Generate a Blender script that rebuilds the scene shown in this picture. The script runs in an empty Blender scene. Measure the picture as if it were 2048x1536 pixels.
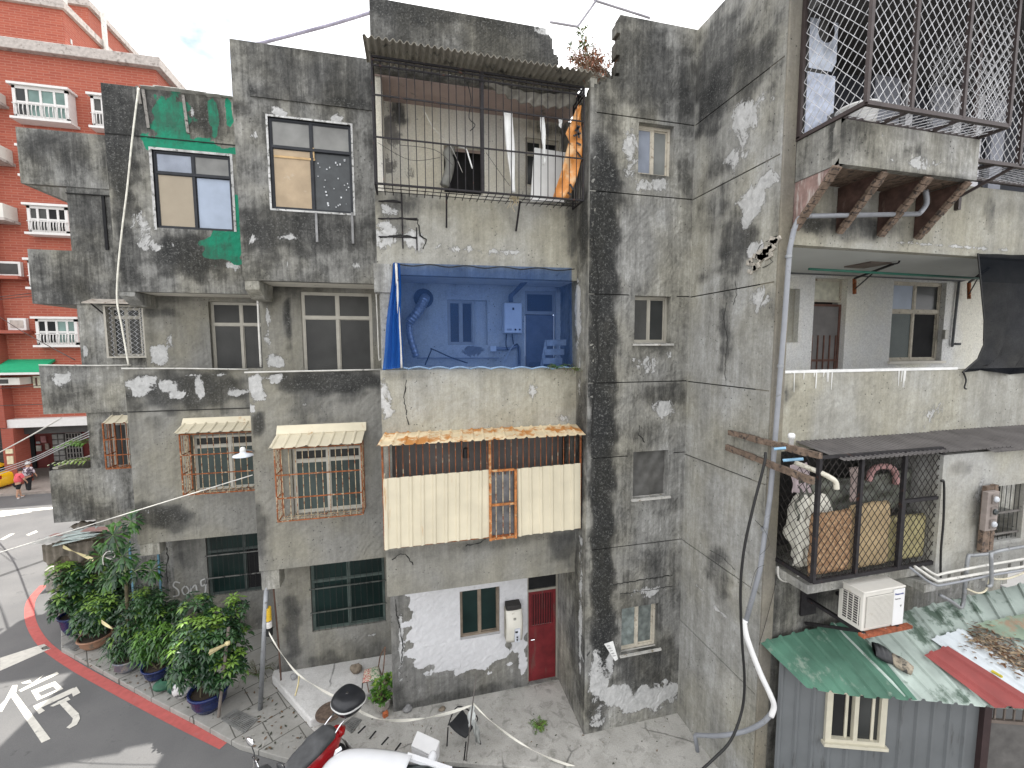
import bpy, math, random
import numpy as np
from mathutils import Vector, Matrix
S = bpy.context.scene
C = S.collection
H = 7.6                                   # eye height above the street; all heights below are written relative to the eye
F = 853.676
M = np.array([[0.9717258, -0.23607261, -0.00432337], [-0.02405156, -0.08075281, -0.99644393], [0.23488399, 0.96837426, -0.08414751]])

# ---------------------------------------------------------------- camera
cam = bpy.data.objects.new('camera', bpy.data.cameras.new('camera'))
C.objects.link(cam)
cam.matrix_world = Matrix(((M[0][0], -M[1][0], -M[2][0], 0), (M[0][1], -M[1][1], -M[2][1], 0), (M[0][2], -M[1][2], -M[2][2], H), (0, 0, 0, 1)))
cam.data.sensor_width = 36
cam.data.lens = F / 2048 * 36
cam.data.clip_start = .05
cam.data.clip_end = 2000
S.camera = cam
S.render.resolution_x, S.render.resolution_y = 1024, 768

# ---------------------------------------------------------------- sky, sun, exposure
SUN = Vector((1.8, 2.2, 13.3)).normalized()
el = math.asin(SUN.z)
az = math.atan2(SUN.x, SUN.y)
W = bpy.data.worlds.new("World"); S.world = W; W.use_nodes = True
nt = W.node_tree; nt.nodes.clear()
def wn(t, **k):
    n = nt.nodes.new(t)
    for a, b in k.items(): setattr(n, a, b)
    return n
wo = wn('ShaderNodeOutputWorld'); bg = wn('ShaderNodeBackground'); bg.inputs[1].default_value = .1
sky = wn('ShaderNodeTexSky', sky_type='NISHITA', sun_disc=False, sun_elevation=el, sun_rotation=az, air_density=1.0, dust_density=2.0)
tc = wn('ShaderNodeTexCoord'); cn = wn('ShaderNodeTexNoise'); cn.inputs['Scale'].default_value = 2.6; cn.inputs['Detail'].default_value = 7
mp = wn('ShaderNodeMapping'); mp.inputs['Scale'].default_value = (1, 1, 1.8); mp.inputs['Location'].default_value = (.35, .1, .2)
cr = wn('ShaderNodeValToRGB'); cr.color_ramp.elements[0].position = .35; cr.color_ramp.elements[1].position = .45
mx = wn('ShaderNodeMix', data_type='RGBA'); mx.inputs[7].default_value = (9.6, 9.6, 9.7, 1)
L = nt.links.new
L(tc.outputs['Generated'], mp.inputs[0]); L(mp.outputs[0], cn.inputs['Vector']); L(cn.outputs[0], cr.inputs[0])
L(cr.outputs[0], mx.inputs[0]); L(sky.outputs[0], mx.inputs[6]); L(mx.outputs[2], bg.inputs[0]); L(bg.outputs[0], wo.inputs[0])
sd = bpy.data.lights.new('sun', 'SUN'); sd.energy = 3.2; sd.angle = math.radians(.5); sd.color = (1, .96, .9)
so = bpy.data.objects.new('sun', sd); C.objects.link(so); so.location = (0, 0, 40)
so.rotation_euler = (-SUN).to_track_quat('-Z', 'Y').to_euler()
S.view_settings.view_transform = 'Standard'; S.view_settings.look = 'None'
S.view_settings.exposure = 1.32; S.view_settings.gamma = 1
S.render.engine = 'CYCLES'
S.cycles.max_bounces = 8; S.cycles.transparent_max_bounces = 16

# ---------------------------------------------------------------- measuring helpers: a photo pixel on a known plane -> a point
def ray(px, py): return M.T @ np.array([(px - 1024) / F, (py - 768) / F, 1.0])
def yP(px, py, Y): d = ray(px, py); return Vector(d * (Y / d[1]))
def xP(px, py, X): d = ray(px, py); return Vector(d * (X / d[0]))
def zP(px, py, Z): d = ray(px, py); return Vector(d * (Z / d[2]))
def R(Y, xl, yt, xr, yb):
    xm, ym = (xl + xr) / 2, (yt + yb) / 2
    return (yP(xl, ym, Y).x, yP(xm, yb, Y).z, yP(xr, ym, Y).x, yP(xm, yt, Y).z)     # x0,z0,x1,z1

# ---------------------------------------------------------------- objects
def thing(name, label, cat, loc=(0, 0, 0), group=None):
    o = bpy.data.objects.new(name, None); C.objects.link(o)
    o.location = (loc[0], loc[1], loc[2] + H); o.empty_display_size = .1
    o['label'] = label; o['category'] = cat
    if group: o['group'] = group
    return o
def tag(o, label, cat, group=None, kind=None):
    if label: o['label'] = label
    if cat: o['category'] = cat
    if group: o['group'] = group
    if kind: o['kind'] = kind
    return o
def root_of(o):
    p = Vector((0, 0, 0))
    while o is not None: p += o.location; o = o.parent
    return p
class MB:
    def __init__(s): s.v = []; s.f = []; s.mi = []; s.cur = 0; s.col = None
    def add(s, vs, fs):
        b = len(s.v); s.v += [tuple(v) for v in vs]
        for f in fs: s.f.append(tuple(i + b for i in f)); s.mi.append(s.cur)
        return s
    def box(s, x0, y0, z0, x1, y1, z1):
        return s.add([(x0, y0, z0), (x1, y0, z0), (x1, y1, z0), (x0, y1, z0), (x0, y0, z1), (x1, y0, z1), (x1, y1, z1), (x0, y1, z1)],
                     [(0, 3, 2, 1), (4, 5, 6, 7), (0, 1, 5, 4), (1, 2, 6, 5), (2, 3, 7, 6), (3, 0, 4, 7)])
    def rbox(s, c, size, rot=(0, 0, 0)):
        m = Matrix.Rotation(rot[2], 3, 'Z') @ Matrix.Rotation(rot[1], 3, 'Y') @ Matrix.Rotation(rot[0], 3, 'X')
        b = len(s.v); s.box(-size[0]/2, -size[1]/2, -size[2]/2, size[0]/2, size[1]/2, size[2]/2)
        for i in range(b, len(s.v)): s.v[i] = tuple(m @ Vector(s.v[i]) + Vector(c))
        return s
    def beam(s, a, b, w, h=None, up=(0, 0, 1)):
        a, b = Vector(a), Vector(b); d = (b - a).normalized(); u = Vector(up)
        if abs(d.dot(u)) > .98: u = Vector((0, 1, 0))
        x = d.cross(u).normalized(); y = x.cross(d).normalized(); h = h or w
        vs = [p + x*sx*w/2 + y*sy*h/2 for p in (a, b) for sx, sy in ((-1, -1), (1, -1), (1, 1), (-1, 1))]
        return s.add(vs, [(3, 2, 1, 0), (4, 5, 6, 7), (0, 1, 5, 4), (1, 2, 6, 5), (2, 3, 7, 6), (3, 0, 4, 7)])
    def tube(s, pts, r, n=6, cap=True):
        pts = [Vector(p) for p in pts]; k = len(pts); rr = r if isinstance(r, (list, tuple)) else [r]*k
        vs = []; pu = None
        for i, p in enumerate(pts):
            d = (pts[min(i+1, k-1)] - pts[max(i-1, 0)])
            d = d.normalized() if d.length > 1e-9 else Vector((0, 0, 1))
            if pu is None:
                pu = Vector((0, 0, 1)) if abs(d.z) < .9 else Vector((0, 1, 0))
            x = d.cross(pu)
            if x.length < 1e-6: x = d.orthogonal()
            x.normalize(); u = x.cross(d).normalized(); pu = u
            for j in range(n):
                a = 2*math.pi*j/n; vs.append(p + (x*math.cos(a) + u*math.sin(a))*rr[i])
        fs = [(i*n+j, i*n+(j+1) % n, (i+1)*n+(j+1) % n, (i+1)*n+j) for i in range(k-1) for j in range(n)]
        if cap: fs += [tuple(range(n))[::-1], tuple((k-1)*n+j for j in range(n))]
        return s.add(vs, fs)
    def lathe(s, prof, c=(0, 0, 0), n=20, m=None):
        vs = []; c = Vector(c)
        for r, z in prof:
            for j in range(n):
                a = 2*math.pi*j/n; p = Vector((r*math.cos(a), r*math.sin(a), z)); vs.append((m @ p if m else p) + c)
        k = len(prof)
        fs = [(i*n+j, i*n+(j+1) % n, (i+1)*n+(j+1) % n, (i+1)*n+j) for i in range(k-1) for j in range(n)]
        fs += [tuple(range(n))[::-1], tuple((k-1)*n+j for j in range(n))]
        return s.add(vs, fs)
    def sheet(s, fn, nu, nv):
        vs = [fn(i/nu, j/nv) for j in range(nv+1) for i in range(nu+1)]
        return s.add(vs, [(j*(nu+1)+i, j*(nu+1)+i+1, (j+1)*(nu+1)+i+1, (j+1)*(nu+1)+i) for j in range(nv) for i in range(nu)])
    def prism(s, poly, vec):
        v = Vector(vec); n = len(poly); a = [Vector(p) for p in poly]
        return s.add(a + [p+v for p in a], [tuple(range(n))[::-1], tuple(range(n, 2*n))] + [(i, (i+1) % n, n+(i+1) % n, n+i) for i in range(n)])
    def poly(s, pts): return s.add(pts, [tuple(range(len(pts)))])
    def build(s, name, mat, parent=None, smooth=False, bevel=0, solid=0, subsurf=0):
        me = bpy.data.meshes.new(name); p = root_of(parent) if parent is not None else Vector((0, 0, 0))
        me.from_pydata([(x-p.x, y-p.y, z+H-p.z) for x, y, z in s.v], [], s.f)
        for m in (mat if isinstance(mat, (list, tuple)) else [mat]): me.materials.append(m)
        if max(s.mi, default=0) > 0: me.polygons.foreach_set('material_index', s.mi)
        if smooth: me.polygons.foreach_set('use_smooth', [True]*len(me.polygons))
        o = bpy.data.objects.new(name, me); C.objects.link(o)
        if parent is not None: o.parent = parent
        if solid: q = o.modifiers.new('solid', 'SOLIDIFY'); q.thickness = solid; q.offset = 0
        if bevel: q = o.modifiers.new('bevel', 'BEVEL'); q.width = bevel; q.segments = 2; q.limit_method = 'ANGLE'
        if subsurf: q = o.modifiers.new('sub', 'SUBSURF'); q.levels = subsurf; q.render_levels = subsurf
        return o
def dup(root, loc, label=None, group=None, rotz=None):
    r = root.copy(); C.objects.link(r); r.location = (loc[0], loc[1], loc[2]+H)
    if rotz is not None: r.rotation_euler.z = rotz
    if label: r['label'] = label
    if group: r['group'] = group
    def rec(o, p):
        for ch in list(o.children):
            if ch.parent is o and ch is not r:
                c = ch.copy(); C.objects.link(c); c.parent = p; rec(ch, c)
    rec(root, r)
    return r

# ---------------------------------------------------------------- materials
class NT:
    def __init__(s, name):
        s.m = bpy.data.materials.new(name); s.m.use_nodes = True; s.t = s.m.node_tree; s.b = s.t.nodes['Principled BSDF']; s.out = s.t.nodes['Material Output']
        g = s.t.nodes.new('ShaderNodeNewGeometry'); s.pos = g.outputs['Position']
    def n(s, t, ins=(), **k):
        q = s.t.nodes.new(t)
        for a, b in k.items(): setattr(q, a, b)
        for i, v in (ins.items() if isinstance(ins, dict) else enumerate(ins)):
            if v is None: continue
            if hasattr(v, 'is_output'): s.t.links.new(v, q.inputs[i])
            else: q.inputs[i].default_value = v
        return q
    def scale(s, sc, off=(0, 0, 0)): return s.n('ShaderNodeMapping', {0: s.pos, 1: off, 3: sc}).outputs[0]
    def noise(s, sc, detail=4, rough=.55, vec=None, dist=0):
        return s.n('ShaderNodeTexNoise', {'Vector': vec or s.pos, 'Scale': sc, 'Detail': detail, 'Roughness': rough, 'Distortion': dist}).outputs[0]
    def ramp(s, v, a, b, ca=(0, 0, 0, 1), cb=(1, 1, 1, 1)):
        r = s.n('ShaderNodeValToRGB', [v]); e = r.color_ramp.elements
        e[0].position = a; e[1].position = b; e[0].color = ca; e[1].color = cb
        return r.outputs[0]
    def math(s, op, a, b=0.0, c=None, clamp=False):
        q = s.n('ShaderNodeMath', [a, b] + ([c] if c is not None else []), operation=op); q.use_clamp = clamp
        return q.outputs[0]
    def mix(s, f, a, b, bt='MIX'):
        q = s.n('ShaderNodeMix', {0: f, 6: a, 7: b}, data_type='RGBA', blend_type=bt); return q.outputs[2]
    def bump(s, h, st=.3, d=.01):
        q = s.n('ShaderNodeBump', {'Strength': st, 'Distance': d, 'Height': h}); s.t.links.new(q.outputs[0], s.b.inputs['Normal'])
    def set(s, k, v):
        if hasattr(v, 'is_output'): s.t.links.new(v, s.b.inputs[k])
        else: s.b.inputs[k].default_value = v
def c4(c): return (c[0], c[1], c[2], 1)
def mat(name, col, rough=.7, metal=0, var=.25, sc=6, dirt=None, dsc=3, dth=.55, bump=.15, bsc=40, spec=.4, streak=False, trans=0):
    t = NT(name); lo = c4([c*(1-var) for c in col]); hi = c4([min(1, c*(1+var)) for c in col])
    k = t.mix(t.ramp(t.noise(sc, 5), .3, .7), lo, hi)
    if dirt:
        v = t.scale((1, 1, .15)) if streak else None
        d = t.noise(dsc, 6, .65, v); k = t.mix(t.ramp(d, dth, dth+.09), k, c4(dirt))
    t.set('Base Color', k); t.set('Roughness', rough); t.set('Metallic', metal); t.set('Specular IOR Level', spec)
    if bump: t.bump(t.noise(bsc, 3), bump, .004)
    return t.m
def concrete(name, base=(.30, .298, .282), light=(.50, .50, .485), dark=(.030, .031, .031), paint=(.02, .24, .14), con=1.0, rgh=.9, peel=(.56, .56, .55), bias=0.0):
    """cement render: one patina value runs from pale plaster through grey to black mould; the stain map shifts it"""
    t = NT(name)
    at = t.n('ShaderNodeAttribute', attribute_name='stain')
    sp = t.n('ShaderNodeSeparateColor', [at.outputs['Color']]); r, g, b = sp.outputs[0], sp.outputs[1], sp.outputs[2]
    def cen(v, k): return t.math('MULTIPLY', t.math('SUBTRACT', v, .5), k)
    n1 = t.noise(1.3, 14, .78, dist=.3); n2 = t.noise(7, 9, .8, t.scale((1, 1, .8), (5, 2, 8)), .9); fine = t.noise(30, 6, .8)
    st1 = t.noise(4.2, 10, .78, t.scale((1, 1, .10))); st2 = t.noise(16, 5, .72, t.scale((1, 1, .06), (3, 1, 0)))
    blot = t.noise(3.1, 11, .74, t.scale((1, 1, .75), (7, 3, 1)), .7)
    big = t.noise(.45, 3, .5, t.scale((1, 1, 1), (11, 4, 3)))
    s = t.math('ADD', t.math('ADD', t.math('MULTIPLY', r, 1.0), bias), cen(n1, 2.0*con))
    for v, k in ((n2, 1.05*con), (st1, 1.75*con), (st2, .75*con), (fine, .55), (big, .4*con)): s = t.math('ADD', s, cen(v, k))
    rp = t.n('ShaderNodeValToRGB', [t.math('MULTIPLY_ADD', s, .5, .25)]); e = rp.color_ramp.elements
    e[0].position = .06; e[0].color = c4(light); e[1].position = .92; e[1].color = c4(dark)
    for p, c in ((.25, base), (.36, tuple(c*.78 for c in base)), (.50, (.125, .124, .118)), (.66, (.062, .062, .060))):
        q = e.new(p); q.color = c4(c)
    k = rp.outputs[0]
    hue = t.noise(.8, 3, .5, t.scale((1, 1, .7), (2, 9, 4))); k = t.mix(t.ramp(hue, .42, .62), k, t.mix(1, k, (1.03, 1.0, .90, 1), 'MULTIPLY'))
    pit = t.n('ShaderNodeTexVoronoi', {'Vector': t.pos, 'Scale': 13, 'Randomness': 1}); pm_ = t.math('MULTIPLY', t.ramp(pit.outputs[0], .10, .17, (1, 1, 1, 1), (0, 0, 0, 1)), t.ramp(t.noise(1.7, 4, .6, t.scale((1, 1, 1), (1, 2, 3))), .52, .60))
    k = t.mix(t.math('MULTIPLY', pm_, .8), k, (.04, .04, .038, 1))
    k = t.mix(t.math('MULTIPLY', t.ramp(fine, .34, .66), .55), t.mix(1, k, (.66, .66, .66, 1), 'MULTIPLY'), t.mix(1, k, (1.3, 1.3, 1.28, 1), 'MULTIPLY'))
    k = t.mix(t.math('MULTIPLY', t.math('MULTIPLY', t.ramp(fine, .54, .66), t.ramp(r, .5, .9)), .8), k, (.22, .22, .21, 1))
    # light, peeled or limed patches with torn edges
    lm = t.math('ADD', t.math('ADD', g, cen(blot, 2.9)), cen(fine, .5)); lm = t.math('ADD', lm, cen(st2, .5))
    lm2 = t.math('MULTIPLY', t.ramp(lm, .48, .62), t.ramp(g, .05, .14)); rim = t.math('MULTIPLY', t.math('MULTIPLY', t.ramp(lm, .40, .52), t.ramp(lm, .52, .60, (1, 1, 1, 1), (0, 0, 0, 1))), t.ramp(g, .08, .2))
    k = t.mix(t.math('MULTIPLY', rim, .6), k, (.05, .05, .048, 1))
    k = t.mix(t.math('MULTIPLY', lm2, .9), k, t.mix(t.ramp(n2, .35, .62), c4([c*.62 for c in peel]), c4(peel)))
    # paint
    pm = t.math('ADD', t.math('ADD', b, cen(blot, 1.3)), cen(st2, .7)); pm = t.math('ADD', pm, cen(fine, .3))
    pm = t.math('MULTIPLY', t.ramp(pm, .47, .53), t.ramp(b, .05, .15))
    dirt = t.math('MULTIPLY', t.ramp(s, .35, .95), .6)
    pcol = t.mix(dirt, t.mix(t.ramp(n2, .3, .75), c4(paint), c4([c*.78 for c in paint])), (.05, .055, .05, 1))
    k = t.mix(pm, k, pcol)
    t.set('Base Color', k); t.set('Roughness', rgh); t.set('Specular IOR Level', .22)
    h = t.math('ADD', t.math('MULTIPLY', fine, .4), t.math('ADD', t.math('MULTIPLY', n2, .9), t.math('ADD', t.math('MULTIPLY', lm2, -.4), t.math('MULTIPLY', pm_, -1))))
    t.bump(h, .6, .02)
    return t.m
CON = concrete('weathered_concrete')
CONS = concrete('smooth_grey_render', base=(.285, .28, .258), light=(.39, .385, .36), con=.5, bias=-.02)
CONW = concrete('warm_plaster', base=(.345, .337, .30), light=(.47, .465, .43), con=.62, bias=-.08)
CONP = concrete('white_painted_plaster', base=(.25, .247, .235), paint=(.64, .64, .65), con=.8)
CONI = concrete('balcony_plaster', base=(.66, .63, .56), light=(.74, .72, .66), paint=(.7, .7, .7), peel=(.20, .19, .18), con=.6, bias=-.24)
CONX = concrete('white_balcony_plaster', base=(.79, .80, .79), light=(.83, .83, .82), con=.25, bias=-.32)
CRK = mat('crack_black', (.018, .018, .017), .95, var=.2, bump=0)
SOF = mat('soffit_paint', (.74, .71, .64), .9, var=.12, sc=2, dirt=(.17, .15, .13), dsc=5, dth=.64)
PINK = mat('peeling_pink_ceiling', (.40, .31, .28), .9, var=.15, sc=2, dirt=(.16, .15, .14), dsc=4, dth=.6)
BRK = None
ALB = mat('black_aluminium', (.02, .022, .026), .45, .3, bump=0)
ALG = mat('beige_aluminium', (.37, .35, .30), .45, .3, var=.1, bump=0)
ALGL = mat('pale_beige_aluminium', (.50, .48, .42), .45, .2, var=.1, bump=0)
ALW = mat('white_aluminium', (.72, .72, .70), .5, 0, var=.08, bump=0)
WOODF = mat('peeling_cream_wood', (.50, .46, .38), .8, var=.2, dirt=(.22, .17, .12), dsc=14, dth=.58)
RUST = mat('rusty_iron', (.26, .085, .03), .9, .1, var=.55, sc=14, dirt=(.46, .38, .26), dsc=10, dth=.56)
RUSTL = mat('flaking_cream_iron', (.45, .37, .25), .9, .1, var=.3, sc=14, dirt=(.22, .075, .028), dsc=12, dth=.5)
BLK = mat('black_iron', (.022, .02, .022), .7, .3, var=.4, sc=14, dirt=(.09, .035, .02), dsc=9, dth=.62)
BRN = mat('brown_steel', (.055, .042, .04), .5, .3, var=.2)
WIRE = mat('galvanised_wire', (.52, .52, .53), .5, .2, var=.25)
WIRED = mat('dark_wire', (.03, .026, .024), .7, .3, var=.3)
CREAM = mat('cream_sheet_metal', (.60, .545, .41), .55, .1, var=.1, sc=2, dirt=(.42, .24, .09), dsc=4, dth=.64, streak=True, bump=.05)
CREAMR = mat('rusting_cream_sheet', (.64, .53, .35), .7, .1, var=.2, sc=3, dirt=(.46, .20, .05), dsc=3.4, dth=.485, bump=.05)
GREYS = mat('grey_sheet_metal', (.15, .16, .165), .5, .2, var=.1, sc=2, dirt=(.08, .08, .078), dsc=5, dth=.6, streak=True, bump=.05)
DKS = mat('dark_ribbed_sheet', (.15, .14, .136), .6, .2, var=.25, sc=3, dirt=(.20, .19, .18), dsc=5, dth=.66)
FIBRE = mat('fibre_cement_sheet', (.24, .225, .19), .9, var=.25, sc=5, dirt=(.06, .06, .055), dsc=4, dth=.56)
PVC = mat('grey_pvc', (.24, .25, .27), .4, var=.1, dirt=(.15, .15, .15), dsc=6, dth=.6, bump=0)
PVCW = mat('white_pvc', (.74, .74, .73), .4, var=.06, bump=0)
PIPW = mat('weathered_white_conduit', (.55, .54, .50), .6, var=.15, dirt=(.2, .2, .19), dsc=9, dth=.6, bump=0)
CABK = mat('black_cable', (.012, .012, .012), .5, bump=0)
CABG = mat('grey_cable', (.32, .32, .32), .6, bump=0)
GALV = mat('galvanised_pipe', (.27, .28, .29), .5, .5, var=.2, dirt=(.13, .12, .11), dsc=9, dth=.6)
WOOD = mat('weathered_timber', (.16, .115, .085), .9, var=.45, sc=10, dirt=(.05, .04, .035), dsc=16, dth=.52, bump=.5, bsc=60)
WOODD = mat('dark_rotting_board', (.085, .05, .04), .9, var=.4, sc=8, dirt=(.16, .12, .10), dsc=9, dth=.6, streak=True)
WOODR = mat('reddish_board', (.24, .16, .14), .9, var=.3, sc=8, dirt=(.42, .37, .34), dsc=9, dth=.5, streak=True)
PLYG = mat('grey_pole_wood', (.17, .145, .125), .9, var=.2)
DKIN = mat('dark_interior', (.012, .012, .013), .9, bump=0)
DKG = mat('dark_grey_panel', (.06, .058, .056), .9, var=.25, sc=2)
WHT = mat('white_enamel', (.74, .74, .72), .35, var=.05, sc=2, dirt=(.5, .47, .42), dsc=4, dth=.66, bump=0)
OFFW = mat('aged_white_enamel', (.62, .60, .53), .45, var=.08, sc=3, dirt=(.36, .32, .26), dsc=5, dth=.62, bump=0)
BLKP = mat('black_plastic', (.016, .017, .019), .38, bump=.1, bsc=200)
GRYP = mat('dark_grey_vinyl', (.075, .077, .08), .5, bump=.2, bsc=200)
CHR = mat('chrome', (.7, .7, .72), .15, 1, bump=0)
RUB = mat('rubber', (.018, .018, .018), .8)
REDP = mat('red_lacquer', (.45, .012, .018), .18, var=.05, bump=0, spec=.6)
REDD = mat('worn_red_door_paint', (.17, .018, .022), .55, .1, var=.3, sc=4, dirt=(.14, .07, .06), dsc=5, dth=.58, streak=True)
CARW = mat('white_car_paint', (.80, .81, .83), .12, var=.02, bump=0, spec=.6)
CARY = mat('yellow_car_paint', (.75, .42, .015), .2, var=.04, bump=0, spec=.6)
GLS = mat('tinted_glass', (.012, .018, .018), .06, var=.1, bump=0, spec=.8)
def glass(name, col, rough=.25, sc=1.3, var=.35, ripple=0):
    t = NT(name); v = t.noise(sc, 3, .5)
    t.set('Base Color', t.mix(t.ramp(v, .3, .7), c4([c*(1-var) for c in col]), c4([c*(1+var) for c in col]))); t.set('Roughness', rough); t.set('Specular IOR Level', .3)
    if ripple: t.bump(t.n('ShaderNodeTexVoronoi', {'Vector': t.pos, 'Scale': ripple}).outputs[0], .4, .01)
    return t.m
GFR = glass('frosted_dark_glass', (.05, .05, .047), .45, ripple=55)
GFD = glass('dark_glass', (.035, .037, .036), .2)
GTL = glass('teal_frosted_glass', (.055, .075, .07), .45, ripple=60)
GBL = glass('pale_blue_glass', (.28, .31, .37), .3, ripple=60)
GGR = glass('dark_green_glass', (.008, .022, .02), .3)
PAPER = mat('brown_paper_sheet', (.40, .31, .21), .8, var=.15, sc=3, dirt=(.47, .40, .31), dsc=4, dth=.58)
BOARD = mat('beige_board', (.34, .29, .22), .8, var=.06, sc=3)
BLUB = mat('blue_grey_film', (.36, .42, .52), .5, var=.12, sc=2)
BUBL = glass('ribbed_grey_pane', (.21, .21, .20), .4, 3, .2)
ASPH = None
# ---------------------------------------------------------------- concrete walls: a grid with openings and its own stain map
rng = np.random.default_rng(5)
def blob(Y, ch, px, py, rx, ry, amt, hard=.5, axis='Y'):
    f = yP if axis == 'Y' else xP
    a = f(px, py, Y); b = f(px+rx, py, Y); c = f(px, py+ry, Y)
    ru = abs((b.x-a.x) if axis == 'Y' else (b.y-a.y)); rz = abs(c.z-a.z)
    return (ch, a.x if axis == 'Y' else a.y, a.z, max(ru, .03), max(rz, .03), amt, hard)
def blobs(Y, lst, axis='Y'): return [blob(Y, *l, axis=axis) for l in lst]
def stain(u, z, base, bl):
    col = np.zeros((len(u), 4)); col[:, :3] = base; col[:, 3] = 1
    for ch, cu, cz, ru, rz, amt, hard in bl:
        d = np.sqrt(((u-cu)/ru)**2 + ((z-cz)/rz)**2)*(1+.16*np.sin(u*11+z*7+cu*9)+.12*np.sin(z*19-u*5+cz*7))
        if ch == 'G': hard = min(hard, .3)
        w = np.clip((1.25-d)/(1.25-hard), 0, 1); w = w*w*(3-2*w)*amt
        i = 'RGB'.index(ch)
        if amt > 0: col[:, i] = np.maximum(col[:, i], w) if ch != 'R' else col[:, i] + w*(1-np.clip(col[:, i], 0, 1)*.5)
        else: col[:, i] += w
    return np.clip(col, 0, 1.3)
def wall(name, parent, c, u0, u1, z0, z1, holes=(), bl=(), m=None, thick=.14, step=.07, axis='Y', keep=None, base=(.08, 0, 0), jit=.003):
    def lines(a, b, ex):
        n = max(1, int(round((b-a)/step))); g = list(np.linspace(a, b, n+1)); ex = [e for e in ex if a < e < b]
        g = [q for q in g if q in (a, b) or all(abs(q-e) > step*.35 for e in ex)]
        return np.array(sorted(set(g + ex)))
    us = lines(u0, u1, [h[0] for h in holes] + [h[2] for h in holes]); zs = lines(z0, z1, [h[1] for h in holes] + [h[3] for h in holes])
    nu, nz = len(us), len(zs); U, Z = np.meshgrid(us, zs); U = U.ravel(); Z = Z.ravel()
    fs = []
    for j in range(nz-1):
        zc = (zs[j]+zs[j+1])/2
        for i in range(nu-1):
            uc = (us[i]+us[i+1])/2
            if any(h[0] < uc < h[2] and h[1] < zc < h[3] for h in holes): continue
            if keep and not keep(uc, zc): continue
            a = j*nu+i; fs.append((a, a+1, a+nu+1, a+nu))
    D = rng.normal(0, jit, len(U))
    cnt = {}
    for f in fs:
        for k in range(4):
            e = (f[k], f[(k+1) % 4]); r = (e[1], e[0])
            if r in cnt: del cnt[r]
            else: cnt[e] = 1
    bv = {}
    U2, Z2, D2 = list(U), list(Z), list(D)
    for e in cnt:
        for v in e:
            D2[v] = 0
            if v not in bv: bv[v] = len(U2); U2.append(U[v]); Z2.append(Z[v]); D2.append(thick)
    for a, b in cnt: fs.append((b, a, bv[a], bv[b]))
    U2, Z2, D2 = np.array(U2), np.array(Z2), np.array(D2)
    mb = MB()
    if axis == 'Y': mb.v = list(zip(U2.tolist(), (c+D2).tolist(), Z2.tolist())); mb.f = fs
    else: mb.v = list(zip((c+D2).tolist(), U2.tolist(), Z2.tolist())); mb.f = [f[::-1] for f in fs]
    mb.mi = [0]*len(fs)
    o = mb.build(name, m or CON, parent)
    at = o.data.attributes.new('stain', 'FLOAT_COLOR', 'POINT'); at.data.foreach_set('color', stain(U2, Z2, base, bl).ravel())
    return o
def cbox(name, parent, *b, m=None, bevel=.012):
    return MB().box(*b).build(name, m or CON, parent, bevel=bevel)
def crack(parent, pts, c, w=.012, axis='Y', seed=1, off=-.006):
    rd = random.Random(seed); f = yP if axis == 'Y' else xP
    P = [f(x, y, c+off) for x, y in pts]; Q = []
    for a, b in zip(P, P[1:]):
        n = max(2, int((b-a).length/.05))
        for i in range(n): Q.append(a.lerp(b, i/n) + Vector((rd.uniform(-.014, .014), 0, rd.uniform(-.012, .012)) if axis == 'Y' else (0, rd.uniform(-.014, .014), rd.uniform(-.012, .012))))
    Q.append(P[-1]); vs = []
    for i, q in enumerate(Q):
        d = Q[min(i+1, len(Q)-1)] - Q[max(0, i-1)]; h = Vector((-d.z, 0, d.x)) if axis == 'Y' else Vector((0, -d.z, d.y))
        h = h.normalized()*w/2*rd.uniform(.4, 1.2); vs += [q+h, q-h]
    return MB().add(vs, [(2*i, 2*i+1, 2*i+3, 2*i+2) for i in range(len(Q)-1)]).build('crack', CRK, parent)
def window(parent, Y, r, cols=2, trans=0, fm=None, pm=(), fw=.045, name='window', dep=.06, open_gap=None, inner=True):
    """sliding window: outer frame, transom, mullions, sashes; every pane a sub-part"""
    x0, z0, x1, z1 = r; fm = fm or ALG; b = MB()
    for q in ((x0, z0, x0+fw, z1), (x1-fw, z0, x1, z1), (x0+fw, z0, x1-fw, z0+fw), (x0+fw, z1-fw, x1-fw, z1)): b.box(q[0], Y, q[1], q[2], Y+dep, q[3])
    xs = [x0+fw/2 + (x1-x0-fw)*i/cols for i in range(cols+1)]
    zt = z1 - trans*(z1-z0) if trans else z1
    rows = [(z0+fw, zt-(fw*.5 if trans else fw))] + ([(zt+fw*.5, z1-fw)] if trans else [])
    if trans: b.box(x0+fw, Y-.006, zt-fw*.6, x1-fw, Y+dep, zt+fw*.6)
    cells = []
    for ri, (za, zb) in enumerate(rows):
        for i in range(cols):
            xa = xs[i]+fw*.5; xb = xs[i+1]-fw*.5; yo = Y+.012+(.02 if (i % 2 and ri == 0) else 0); s = fw*.42
            if i: b.box(xs[i]-fw*.5, Y+.004, za, xs[i]+fw*.5, Y+dep, zb)
            if inner:
                for q in ((xa, za, xa+s, zb), (xb-s, za, xb, zb), (xa+s, za, xb-s, za+s), (xa+s, zb-s, xb-s, zb)): b.box(q[0], yo, q[1], q[2], yo+.03, q[3])
            else: s = 0
            cells.append((xa+s-.003, yo+.012, za+s-.003, xb-s+.003, yo+.02, zb-s+.003))
    w = b.build(name, fm, parent)
    for i, q in enumerate(cells):
        p = pm[i % len(pm)] if pm else GFD
        if p is None: continue
        MB().box(*q).build('pane', p, w)
    MB().box(x0-.02, Y+dep+.16, z0-.02, x1+.02, Y+dep+.17, z1+.02).build('room_behind', DKIN, w)
    return w
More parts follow.
